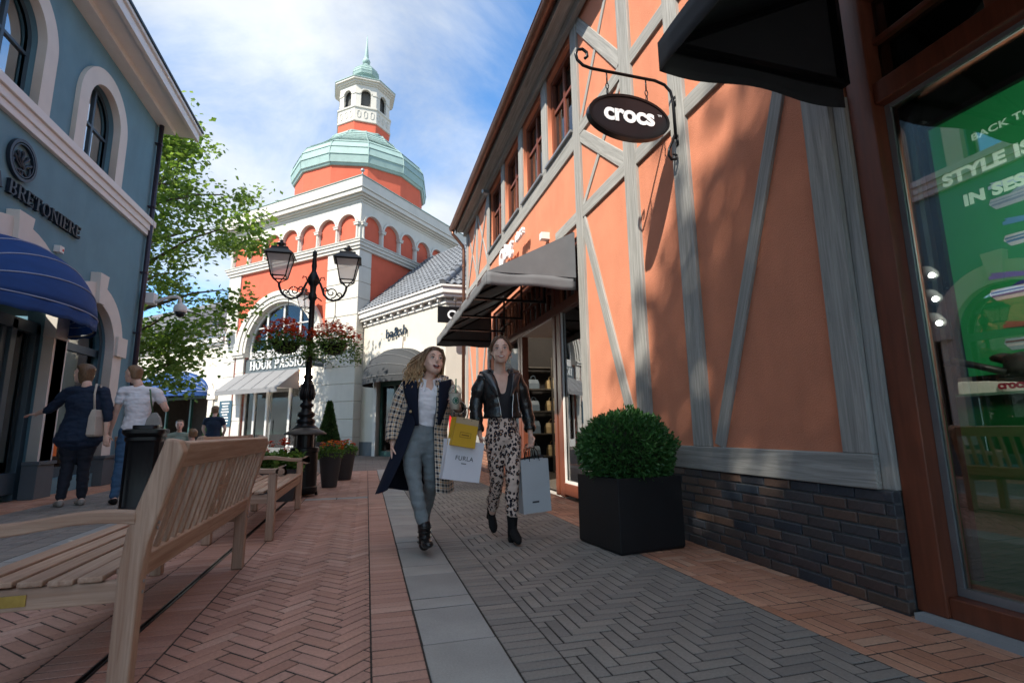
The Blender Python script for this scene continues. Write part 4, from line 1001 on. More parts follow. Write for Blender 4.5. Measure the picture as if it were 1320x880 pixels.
for k in range(6):
    q = MB(); q.lathe([(.06, 0), (.06, .02)], 10, (.8, 2.9 + .8 * k, 4.36)); q.build('ceiling_spot', M_spot, tw)
_p = Matrix.Rotation(TRZ, 3, 'Z') @ Vector((.85, AC - .6, 0)); lamp('jeweller_ceiling_light', (_p.x - .58, _p.y + 22.3, 3.3), 220)
# belt, arcade, cornice, parapet
def band(z0, z1, p, nm, m, back=.3, bev=.012):
    q = MB(); q.prism([(-p, -p), (TW + p, -p), (TW + p, TW + p), (-p, TW + p)], (0, 0, z0), (1, 0, 0), (0, 1, 0), (0, 0, 1), z1 - z0); return q.build(nm, m, tw, bevel=bev)
for z0, z1, p in ((8.9, 9.03, .08), (9.03, 9.17, .14), (9.17, 9.27, .19), (9.27, 9.31, .22)): band(z0, z1, p, 'belt_course', M_tw)
band(9.31, 9.33, .215, 'belt_flashing', M_patina)
q = MB(); q.box(.1, TW - .1, .1, TW - .1, 9.2, 11.6); q.build('arcade_wall', M_red, tw)
NA = 7
def arcade(fr, nm):
    st = (TW - .3) / NA; hol = []
    for k in range(NA):
        c = .15 + st * (k + .5); hol.append(arch(c, 9.345, st / 2 - .085, 10.12, .50, 12))
    put_plate('arcade_face', [(0, 9.33), (TW, 9.33), (TW, 11.3), (0, 11.3)], hol, .14, fr(-.02), M_tw, tw)
    for k in range(NA):
        c = .15 + st * (k + .5); w = st / 2 - .085
        pts = arc_pts(c, w + .09, 10.12, .59, 14) + arc_pts(c, w, 10.12, .50, 14)[::-1]
        put_plate('archivolt', pts, [], .08, fr(-.075), M_tw, tw)
    for k in range(NA + 1):
        c = .15 + st * k; o_, u_, v_, n_ = [Vector(a) for a in fr(0)]
        ctr = u_ * c + n_ * -.03
        q = MB(); q.lathe([(.085, 9.33), (.085, 9.40), (.062, 9.43), (.058, 9.98), (.07, 10.0)], 10, tuple(ctr)); q.build('column', M_tw, tw, smooth=False)
        q = MB(); q.obox(ctr + Vector((0, 0, 10.05)), u_ * .13, n_ * .10, (0, 0, .05)); q.obox(ctr + Vector((0, 0, 10.12)), u_ * .15, n_ * .12, (0, 0, .02)); q.build('capital', M_tw, tw)
arcade(FL, 'l'); arcade(FRt, 'r')
for z0, z1, p in ((11.1, 11.2, .06), (11.2, 11.28, .14), (11.28, 11.36, .26), (11.36, 11.56, .38), (11.56, 11.62, .44)): band(z0, z1, p, 'cornice', M_tw)
M_par = mat('parapet_grey', (.52, .50, .45), .8, .06, 2, .1, stain=.15)
band(11.62, 12.12, .34, 'parapet', M_par); band(12.12, 12.16, .38, 'parapet_cap', M_patina)
q = MB(); q.tube([(-.3, -.3, 12.16), (-.3, -.3, 12.3)], .03, 8); q.lathe([(.01, 0), (.08, .05), (.09, .1), (.05, .17), (.01, .19)], 10, (-.3, -.3, 12.28)); q.build('finial', M_lead, tw, smooth=True)
# drum, dome
C0 = (TW / 2, TW / 2)
vd = atan2(-28.6, .46) - TRZ                   # direction from the tower axis towards the square, in tower space
A12 = vd + radians(5); A8 = vd + radians(3 + 22.5)
def ngon(r, z, n, a0): return [(C0[0] + r * cos(a0 + 2 * pi * k / n), C0[1] + r * sin(a0 + 2 * pi * k / n), z) for k in range(n)]
q = MB(); q.loft([ngon(3.5, z, 12, A12) for z in (12.0, 14.35)]); q.build('drum', M_red, tw)
prof = [(3.56, 14.3), (3.66, 14.42), (3.72, 14.85), (3.64, 15.3), (3.42, 15.7), (3.16, 15.95), (2.96, 16.1), (2.76, 16.25), (2.58, 16.4), (2.40, 16.56), (2.23, 16.72), (2.07, 16.9), (1.92, 17.1), (1.78, 17.32)]
q = MB(); q.loft([ngon(r - .05, z, 12, A12) for r, z in prof]); dome = q.build('dome', M_patina, tw)
for i in range(len(prof) - 1):
    (r0, z0), (r1, z1) = prof[i], prof[i + 1]
    for k in range(12):
        a, b_ = ngon(r0 + .04, z0, 12, A12), ngon(r1, z1, 12, A12); a2, b2 = ngon(r0 - .03, z0, 12, A12), ngon(r1 - .05, z1, 12, A12); j = (k + 1) % 12
        sh = lambda p, p2, f: tuple(x + (y - x) * f for x, y in zip(p, p2))
        P = [sh(a[k], a[j], .008), sh(a[j], a[k], .008), sh(b_[j], b_[k], .008), sh(b_[k], b_[j], .008)]; Q = [sh(a2[k], a2[j], .008), sh(a2[j], a2[k], .008), sh(b2[j], b2[k], .008), sh(b2[k], b2[j], .008)]
        q = MB(); q.add(P + Q, [(0, 1, 2, 3), (4, 5, 6, 7), (0, 1, 5, 4), (1, 2, 6, 5), (2, 3, 7, 6), (3, 0, 4, 7)]); q.build('copper_panel', M_patina, dome)
for k in range(12):
    q = MB(); q.tube([ngon(r + .025, z, 12, A12)[k] for r, z in prof], .022, 6); q.build('ridge_seam', M_patina, dome)
q = MB(); q.loft([ngon(r, z, 8, A8) for r, z in ((1.62, 17.20), (1.85, 17.25), (1.85, 17.33), (1.55, 17.39))]); q.build('collar', M_patina, tw)
lan = MB(); lan.loft([ngon(1.52, z, 8, A8) for z in (17.35, 18.10)]); lan = lan.build('lantern_base', M_red, tw)
q = MB(); q.loft([ngon(r, z, 8, A8) for r, z in ((1.52, 18.05), (1.6, 18.07), (1.6, 18.15), (1.55, 18.17), (1.55, 18.87), (1.62, 18.90), (1.62, 18.98), (1.5, 19.00))]); bal = q.build('balustrade', M_tw, tw)
M_void = mat('lantern_void', (.10, .10, .095), .8)
q = MB(); q.loft([ngon(1.2, z, 8, A8) for z in (18.95, 20.45)]); q.build('lantern_core', M_void, tw)
ap = 1.5 * cos(pi / 8); sl_ = 1.5 * 2 * sin(pi / 8)
for k in range(8):
    am = A8 + 2 * pi * (k + .5) / 8; n_ = Vector((cos(am), sin(am), 0)); u_ = Vector((-sin(am), cos(am), 0)); o_ = Vector((C0[0], C0[1], 0)) + n_ * (ap - .14)
    hole = arch(0, 19.07, .27, 19.83, .27, 10)
    put_plate('lantern_wall', [(-sl_ / 2, 18.99), (sl_ / 2, 18.99), (sl_ / 2, 20.40), (-sl_ / 2, 20.40)], [hole], .14, (o_, u_, (0, 0, 1), n_), M_tw, tw)
    pts = arc_pts(0, .34, 19.83, .34, 10) + arc_pts(0, .27, 19.83, .27, 10)[::-1]
    put_plate('archivolt', pts, [], .03, (o_ + n_ * .14, u_, (0, 0, 1), n_), M_tw, tw)
    for s in (-1, 1):
        q = MB(); q.obox(o_ + n_ * .15 + u_ * s * .46 + Vector((0, 0, 19.81)), u_ * .11, n_ * .03, (0, 0, .03)); q.build('impost', M_tw, tw)
    for c in (-.36, 0, .36):
        pts = [(c + .1 * cos(t), 18.63 + .1 * sin(t)) for t in [pi * i / 8 for i in range(9)]] + [(c - .1 * cos(t), 18.39 - .1 * sin(t)) for t in [pi * i / 8 for i in range(9)]]
        pin = [(c + (a - c) * .72, 18.51 + (b_ - 18.51) * .85) for a, b_ in pts]
        put_plate('baluster_panel', pts, [pin], .03, (Vector((C0[0], C0[1], 0)) + n_ * (1.55 * cos(pi / 8)), u_, (0, 0, 1), n_), M_tw, bal)
for r, z0, z1 in ((1.58, 20.37, 20.45), (1.68, 20.45, 20.55), (1.80, 20.55, 20.65)):
    q = MB(); q.loft([ngon(r, z, 8, A8) for z in (z0, z1)]); q.build('lantern_cornice', M_tw, tw)
q = MB(); q.loft([ngon(r, z, 8, A8) for r, z in ((1.84, 20.65), (1.84, 20.69), (.7, 20.8))]); q.build('lantern_roof', M_patina, tw)
cp = [(.62, 20.7), (.62, 21.6), (.76, 21.68), (.80, 21.86), (.78, 22.02), (.68, 22.2), (.52, 22.36), (.36, 22.48), (.22, 22.6), (.13, 22.76)]
q = MB(); q.loft([ngon(r, z, 8, A8) for r, z in cp]); cu = q.build('cupola', M_patina, tw)
for i in range(len(cp) - 1):
    q = MB(); q.loft([ngon(cp[i][0] + .015, cp[i][1], 8, A8), ngon(cp[i][0] + .004, cp[i][1] + .02, 8, A8)]); q.build('seam', M_patina, cu)
q = MB(); q.lathe([(.02, 22.7), (.2, 22.8), (.24, 22.92), (.19, 23.05), (.1, 23.12), (.13, 23.2), (.06, 24.0), (.008, 24.75)], 14, (C0[0], C0[1], 0)); q.build('spire', M_patina, tw, smooth=True)
# lightning wire on the dome corner
# shop awning on the tower
aw = thing('awning', 'pale grey striped awning under the slate shop sign on the tower', 'awning', (-.58, 22.3, 0), TRZ)
q = MB(); q.grid(lambda u, v: (.1 - 1.15 * v, 3.45 + 4.35 * u, 3.84 - .92 * v), 10, 4); o = q.build('canopy', mat('pale_canvas', (.19, .19, .195), .8, .06, 3, .1), aw)
for y in (3.45, 7.8):
    q = MB(); q.add([(.1, y, 3.84), (.1, y, 2.92), (-1.05, y, 2.92)], [(0, 1, 2)]); q.build('side_panel', MATS['pale_canvas'], aw)
q = MB(); q.grid(lambda u, v: (-1.05 + .01 * sin(u * 40), 3.45 + 4.35 * u, 2.92 - .2 * v), 40, 1); q.build('valance', MATS['pale_canvas'], aw)
for k in range(1, 5):
    q = MB(); q.bar((.09, 3.45 + .87 * k, 3.85), (-1.05, 3.45 + .87 * k, 2.935), .02, .012); q.build('seam', M_lead, aw)
# ------------------------------------------------------------------ tiled roofs
def tile_mesh(w=.25, l=.33):
    q = MB(); n = 6
    def fn(u, v): return (w * (u - .5) * 1.04, l * v, .03 * sin(u * 2 * pi) * 1 + .045 * (1 - v) )
    q.grid(fn, n, 1)
    m = len(q.v); q.grid(lambda u, v: (w * (u - .5) * 1.04, 0, .03 * sin(u * 2 * pi) + .045 - .03 * v), n, 1)
    return q.mesh('tile')
def tile_roof(parent, o, u, v, n, nu, nv, m, lim=300, skip=None, w=.25, l=.30):
    o, u, v, n = Vector(o), Vector(u).normalized(), Vector(v).normalized(), Vector(n).normalized()
    me = tile_mesh(w, l * 1.12); me.materials.append(m); cnt = 0; rest = MB(); R3 = Matrix((u, v, n)).transposed(); eul = R3.to_euler()
    vs = [Vector(x.co) for x in me.vertices]; fs = [tuple(p.vertices) for p in me.polygons]
    for j in range(nv):
        for i in range(nu):
            a, b_ = (i + .5) * w, j * l
            if skip and skip(a, b_): continue
            p = o + u * a + v * b_ + n * random.uniform(0, .006)
            if cnt < lim:
                ob = bpy.data.objects.new('roof_tile', me); COL.objects.link(ob); ob.parent = parent; ob.location = p; ob.rotation_euler = eul; cnt += 1
            else: rest.add([p + R3 @ x for x in vs], fs)
    if rest.v: rest.build('roof_tile_field', m, parent, kind='stuff')
M_tile = mat('slate_tiles', (.16, .17, .185), .6, .15, 6, .1, obj=.18)
# ------------------------------------------------------------------ cream corner shop
BR = atan2(-.874, .485)
bs = thing('cream_corner_shop', 'cream rendered corner shop with bracketed cornice and grey tiled hipped roof', 'building', (.05, 22.0, 0), BR)
LX = 5.15
FB = lambda y: ((0, y, 0), (1, 0, 0), (0, 0, 1), (0, 1, 0))
HC, HW = 2.45, 2.0
put_plate('wall', [(-1.3, 0), (HC - HW + .1, 0), (HC - HW + .1, 2.75)] + [(HC - (HW - .1) * cos(pi * k / 20), 2.75 + 1.3 * sin(pi * k / 20)) for k in range(1, 20)] + [(HC + HW - .1, 2.75), (HC + HW - .1, 0), (LX, 0), (LX, 5.7), (-1.3, 5.7)], [], .3, FB(0), M_cream, bs)
d2 = Vector((cos(radians(62)), sin(radians(62)), 0))
q = MB(); e_ = Vector((LX, 0, 0)); n2 = Vector((-d2.y, d2.x, 0))
P = [e_, e_ + d2 * 7, e_ + d2 * 7 + n2 * .3, e_ + n2 * .3 + d2 * .2]
q.add([(p.x, p.y, z) for z in (0, 5.7) for p in P], [(0, 1, 5, 4), (1, 2, 6, 5), (2, 3, 7, 6), (3, 0, 4, 7), (4, 5, 6, 7)]); q.build('side_wall', M_cream, bs)
for z0, z1, p in ((5.42, 5.5, .06), (5.62, 5.74, .22), (5.74, 5.95, .30), (5.95, 6.02, .36)):
    q = MB(); s2 = e_ + d2 * 7
    m0 = Vector((-1.3, -p, 0)); k_ = p * math.tan(radians(62) / 2); m1 = Vector((LX + k_, -p, 0)); m2 = s2 - n2 * p; b1 = Vector((LX, .05, 0))
    P = [m0, m1, m2, s2, Vector((LX - .02, .03, 0)), Vector((-1.3, .03, 0))]
    q.prism([(v.x, v.y) for v in P], (0, 0, z0), (1, 0, 0), (0, 1, 0), (0, 0, 1), z1 - z0); q.build('cornice', M_white, bs)
for k in range(12):
    x = -.9 + .52 * k
    if x > LX - .1: continue
    q = MB(); q.box(x, x + .1, -.16, .0, 5.5, 5.62); q.build('dentil', M_white, bs)
for k in range(4):
    p = e_ + d2 * (.3 + .5 * k); q = MB(); q.obox((p.x - n2.x * .08, p.y - n2.y * .08, 5.56), d2 * .05, n2 * .08, (0, 0, .06)); q.build('dentil', M_white, bs)
put_plate('arch_surround', [(HC + 2.0, 0)] + arc_pts(HC, 2.0, 2.75, 1.62, 24) + [(HC - 2.0, 0), (HC - 1.75, 0)] + arc_pts(HC, 1.75, 2.75, 1.3, 24)[::-1] + [(HC + 1.75, 0)], [], .1, FB(-.08), M_stone, bs)
q = MB(); q.prism([(HC - .12, 4.0), (HC + .12, 4.0), (HC + .19, 4.55), (HC - .19, 4.55)], (0, -.14, 0), (1, 0, 0), (0, 0, 1), (0, 1, 0), .2); q.build('keystone', M_stone, bs)
M_gf = mat('green_frame', (.02, .07, .055), .4, .1)
q = MB()
for x in (HC - 1.75, HC - .75, HC + .55, HC + 1.6): q.box(x, x + .13, .1, .25, 0, 3.2)
q.box(HC - 1.75, HC + 1.75, .1, .25, 2.75, 2.95); q.box(HC - 1.75, HC - .75, .1, .25, 0, .2); fb = q.build('shop_frame', M_gf, bs)
for a, b_ in ((HC - 1.62, HC - .75), (HC + .68, HC + 1.6)):
    q = MB(); q.box(a, b_, .16, .17, .2, 2.75); q.build('pane', M_glass, fb)
q = MB(); q.box(HC - 2.5, HC + 2.5, 2.6, 2.7, 0, 4); q.box(HC - 2.5, HC + 2.5, .3, 2.6, 3.9, 4.0); q.build('shop_back_wall', mat('warm_inside', (.20, .15, .11), .8, .2), bs)
for k in range(5):
    x = HC - 1.4 + .25 * k; q = MB(); q.lathe([(.05, 2.0), (.16, 1.85), (.14, 1.4), (.2, .6), (.18, .5)], 8, (x, .7 + .1 * (k % 2), 0)); q.build('hanging_garment', mat('garment_%d' % (k % 3), [(.5, .4, .3), (.06, .06, .07), (.45, .1, .12)][k % 3], .8), bs)
q = MB(); q.box(-1.2, HC - 2.02, -.03, .0, 0, .55); q.box(HC + 2.02, LX, -.03, 0, 0, .55); q.build('plinth', M_ped, bs)
me = text_mesh('ba&sh', .56, .05, .0, 1.12); me.transform(Matrix.Scale(1.02, 4, (1, 0, 0))); me.transform(frame_m((1.30, -.06, 4.64), (1, 0, 0), (0, 0, 1), (0, -1, 0))); obj('shop_lettering', me, M_let, bs)
q = MB(); q.tube([(-.95, -.09, 5.5), (-.95, -.09, 3.2), (-.85, -.09, 3.0), (-.85, -.09, .05)], .06, 10); q.build('downpipe', M_copper, bs, smooth=True)
# roof slopes
sl = radians(40)
rise = Vector((0, cos(sl), sin(sl))); nr = Vector((0, -sin(sl), cos(sl)))
q = MB(); hipdir = Vector((-.55, 1, math.tan(sl))); 
A_ = Vector((-2.0, -.3, 6.02)); B_ = Vector((LX + .2, -.3, 6.02)); Tp = 4.6
B2 = B_ + Vector((-.45 * Tp, Tp, Tp * math.tan(sl))); A2 = A_ + Vector((0, Tp, Tp * math.tan(sl)))
q.add([A_, B_, B2, A2], [(0, 1, 2, 3)]); Cc = B_ + d2 * 7.2; C2 = Cc + Vector((-4, 3, 3.9))
q.add([B_ + Vector((.02, 0, 0)), Cc, C2, B2 + Vector((.02, 0, 0))], [(0, 1, 2, 3)]); rf = q.build('roof', mat('roof_under', (.12, .125, .135), .8), bs)
slen = Tp / cos(sl)
tile_roof(rf, A_ + nr * .02, (1, 0, 0), rise, nr, 29, 15, M_tile, 300, lambda a, b_: a > (LX + 2.2) - .45 * b_ * cos(sl) - .06, .25, .40)
u2 = d2; v2 = (C2 - Cc); v2 = (v2 - u2 * v2.dot(u2)).normalized(); n2_ = u2.cross(v2)
tile_roof(rf, B_ + n2_ * .02 + u2 * .1, u2, v2, n2_, 12, 8, M_tile, 0, lambda a, b_: a < .45 * b_ - .0, .25, .40)
k = 0
for i in range(14):
    p = B_ + (B2 - B_) * (i / 13.0); p2 = B_ + (B2 - B_) * ((i + 1.15) / 13.0); q = MB(); q.tube([p + Vector((0, 0, .06)), p2 + Vector((0, 0, .02))], [.13, .10], 10); q.build('ridge_tile', M_tile, rf, smooth=False)
hd = thing('entrance_hood', 'black canvas hood over the entrance of the cream corner shop', 'awning', (.05, 22.0, 0), BR)
hh = bpy.data.objects.new('hood_pivot', None)
bpy.data.objects.remove(hh)
q = MB(); q.grid(lambda u, v: (HC - 2.0 * cos(u * pi), -1.15 * cos(v * pi / 2) * sin(u * pi) - .1, 2.95 + 1.15 * sin(v * pi / 2) * sin(u * pi)), 30, 12); q.build('canopy', mat('charcoal_canvas', (.035, .038, .042), .75, .15, 4, .1), hd, smooth=True)
q = MB(); q.grid(lambda u, v: (HC - 2.0 * cos(u * pi), -1.15 * sin(u * pi) - .1, 2.95 - .22 * v), 30, 2); q.build('valance', MATS['charcoal_canvas'], hd, smooth=True)
for k in range(4):
    v = k / 4; q = MB(); q.tube([(HC - 2.0 * cos(u * pi), -1.16 * cos(v * pi / 2) * sin(u * pi) - .1, 2.955 + 1.16 * sin(v * pi / 2) * sin(u * pi)) for u in [i / 24 for i in range(25)]], .014, 6); q.build('piping', mat('piping_grey', (.12, .125, .13), .7), hd, smooth=True)
# ------------------------------------------------------------------ cream shop with blue hood left of the tower
bk = thing('cream_side_shop', 'cream shop wing with tiled roof and arched entrance left of the tower', 'building', (-.58, 22.3, 0), TRZ)
KC, KW = 13.2, 3.0
put_plate('wall', [(TW, 0), (KC - KW, 0), (KC - KW, 2.9)] + [(KC - KW * cos(pi * k / 20), 2.9 + 1.35 * sin(pi * k / 20)) for k in range(1, 20)] + [(KC + KW, 2.9), (KC + KW, 0), (26, 0), (26, 5.8), (TW, 5.8)], [], .3, FL(.25), M_cream, bk)
put_plate('arch_surround', [(KC + 3.4, 0)] + arc_pts(KC, 3.4, 2.9, 1.75, 24) + [(KC - 3.4, 0), (KC - KW, 0)] + arc_pts(KC, KW, 2.9, 1.35, 24)[::-1] + [(KC + KW, 0)], [], .12, FL(.16), M_stone, bk)
for s in (-1, 1):
    q = MB(); a, b_ = sorted((KC + s * 2.98, KC + s * 3.65)); q.box(.1, .3, a, b_, 2.7, 3.2); q.build('impost_block', M_stone, bk)
for x, z0, z1 in ((.12, 5.5, 5.62), (.0, 5.62, 5.84), (-.05, 5.84, 5.9)):
    q = MB(); q.box(x, .3, TW + .2, 26, z0, z1); q.build('cornice', M_white, bk)
q = MB()
for y in (KC - 3.0, KC - 1.2, KC + 1.0, KC + 2.88): q.box(.4, .52, y, y + .12, 0, 3.1)
q.box(.4, .52, KC - 3, KC + 3, 2.8, 2.95); q.build('shop_frame', M_gf, bk)
q = MB(); q.box(3.2, 3.3, KC - 4, KC + 4, 0, 4); q.box(.6, 3.2, KC - 4, KC + 4, 3.9, 4); q.box(.6, 3.2, KC + 4, KC + 4.1, 0, 4); q.box(.6, 3.2, KC - 4.1, KC - 4, 0, 4); q.box(.56, 3.2, KC - 4, KC + 4, .0, .015); q.build('shop_back_wall', mat('dim_inside', (.07, .06, .055), .8, .3), bk)
for k in range(5):
    q = MB(); q.lathe([(.07, 0), (.07, .02)], 8, (1.6, KC - 2.4 + 1.1 * k, 3.85)); q.build('ceiling_spot', M_spot, bk)
q = MB(); q.add([(-.1, TW + .2, 5.9), (-.1, 26, 5.9), (4.4, 26, 9.6), (4.4, TW + .2, 9.6)], [(0, 1, 2, 3)]); rf2 = q.build('roof', MATS['roof_under'], bk)
sl2 = atan2(3.7, 4.5)
tile_roof(rf2, (-.1, TW + .2, 5.93), (0, -1, 0), (cos(sl2), 0, sin(sl2)), Vector((0, -1, 0)).cross(Vector((cos(sl2), 0, sin(sl2)))), 0, 0, M_tile)
tile_roof(rf2, (-.1, 18.2, 5.93), (0, -1, 0), (cos(sl2), 0, sin(sl2)), Vector((0, -1, 0)).cross(Vector((cos(sl2), 0, sin(sl2)))), 34, 10, mat('dark_tiles', (.10, .10, .115), .55, .15, 6, .1, obj=.18), 300, None, .26, .5)
hk = thing('entrance_hood', 'blue canvas hood with white piping on the cream wing beside the tower', 'awning', (-.58, 22.3, 0), TRZ)
q = MB(); q.grid(lambda u, v: (.2 - 1.5 * cos(v * pi / 2) * sin(u * pi), KC - 3.0 * cos(u * pi), 3.1 + 1.2 * sin(v * pi / 2) * sin(u * pi)), 30, 12); q.build('canopy', M_canvas_blue, hk, smooth=True)
q = MB(); q.grid(lambda u, v: (.2 - 1.5 * sin(u * pi), KC - 3.0 * cos(u * pi), 3.1 - .22 * v), 30, 2); q.build('valance', M_canvas_blue, hk, smooth=True)
for k in range(4):
    v = k / 4; q = MB(); q.tube([(.2 - 1.51 * cos(v * pi / 2) * sin(u * pi), KC - 3.0 * cos(u * pi), 3.105 + 1.21 * sin(v * pi / 2) * sin(u * pi)) for u in [i / 24 for i in range(25)]], .018, 6); q.build('piping', MATS['piping_pale'], hk, smooth=True)
# ------------------------------------------------------------------ foliage helpers
def leaf_quads(mb, p, d, size, wid=.5, up=None, bend=.25):
    """one leaf: two quads folded along the middle, pointing along d"""
    d = d.normalized(); s = d.cross(up if up is not None else Vector((random.gauss(0, 1), random.gauss(0, 1), random.gauss(0, 1))))
    if s.length < 1e-4: s = Vector((1, 0, 0))
    s.normalize(); n = s.cross(d); a = p; m = p + d * size * .5 + n * bend * size * .2; t = p + d * size
    l = m + s * size * wid * .5; r = m - s * size * wid * .5
    mb.add([a, l, t, r], [(0, 1, 2), (0, 2, 3)])
def rnd(): 
    v = Vector((random.gauss(0, 1), random.gauss(0, 1), random.gauss(0, 1)))
    return v.normalized() if v.length > 1e-6 else Vector((0, 0, 1))
def leaf_mat(name, c1, c2, trans=.35, rough=.5):
    if name in MATS: return MATS[name]
    t = NT(name); g = t.n('ShaderNodeNewGeometry'); c = t.ramp(g.outputs['Random Per Island'], [(0, c1), (.6, tuple((a + b) / 2 for a, b in zip(c1, c2))), (1, c2)])
    b = t.bsdf(c, rough, 0, .4); tr = t.n('ShaderNodeBsdfTranslucent'); t.l(t.mix(1.0, c, (1.2, 1.25, .6), 'MULTIPLY'), tr.inputs[0])
    mx = t.n('ShaderNodeMixShader'); mx.inputs[0].default_value = trans; t.l(b.outputs[0], mx.inputs[1]); t.l(tr.outputs[0], mx.inputs[2]); t.l(mx.outputs[0], t.out.inputs[0])
    MATS[name] = t.m; return t.m
M_leaf = leaf_mat('tree_leaves', (.085, .165, .035), (.25, .35, .10), .5)
M_bark = mat('bark', (.11, .085, .06), .9, .3, 6, .6, 30, .02, stretch=(1, 1, .2))
def tree(label, loc, h, r, z0, n_br, leaves, seed, group=None, leaf=.2, lean=0.0):
    random.seed(seed)
    t = thing('plane_tree', label, 'tree', loc, 0, group)
    q = MB(); top = Vector((lean, 0, h * .92))
    tp = [Vector((lean * (i / 10) + .06 * sin(i), .05 * cos(i * 1.3), h * .92 * i / 10)) for i in range(11)]
    q.tube(tp, [.17 * (1 - .085 * i) for i in range(11)], 10); tips = []
    for k in range(n_br):
        f = .0 + k / n_br; zz = z0 * .75 + (h * .93 - z0 * .75) * f; base = tp[0].lerp(tp[-1], zz / (h * .92)); a = k * 2.4 + random.uniform(-.3, .3)
        prof = sin(min(1, (f * .92 + .16)) * pi) ** .6; L = r * prof * random.uniform(.75, 1.1)
        e = base + Vector((cos(a) * L, sin(a) * L, L * random.uniform(.15, .5))); m = base.lerp(e, .5) + Vector((0, 0, L * .12))
        pts = [base, base.lerp(m, .5), m, m.lerp(e, .5) + Vector((0, 0, .05 * L)), e]; q.tube(pts, [.06, .05, .035, .02, .008], 6)
        for j in range(9):
            s = random.uniform(.25, 1.08); c = (base.lerp(e, s)) + Vector((random.gauss(0, .22), random.gauss(0, .22), random.gauss(0, .18))) * (r * .42); tips.append((c, .30 * r * random.uniform(.4, 1.0)))
    q.build('trunk', M_bark, t, smooth=True)
    mb = MB()
    for i in range(leaves):
        c, s = random.choice(tips); o = Vector((random.gauss(0, .5), random.gauss(0, .5), random.gauss(0, .3))) * s
        p = c + o; leaf_quads(mb, p, Vector((random.gauss(0, 1), random.gauss(0, 1), random.gauss(-.25, .6))), leaf * random.uniform(.6, 1.2), .8, Vector((random.gauss(0, .5), random.gauss(0, .5), 1)))
    o = mb.mesh('crown') if False else None
    me = bpy.data.meshes.new('crown'); me.from_pydata(mb.v, [], mb.f); me.update(); obj('crown', me, M_leaf, t)
    return t
tree('leafy green street tree rising between the teal shop and the tower', (-7.0, 17.3, 0), 12.2, 3.5, 3.2, 34, 26000, 3, None, .175)
tree('tall leafy tree growing behind the teal shop roof', (-9.0, -7.5, 0), 20.0, 4.2, 9.0, 34, 15000, 11, None, .26)
random.seed(21)
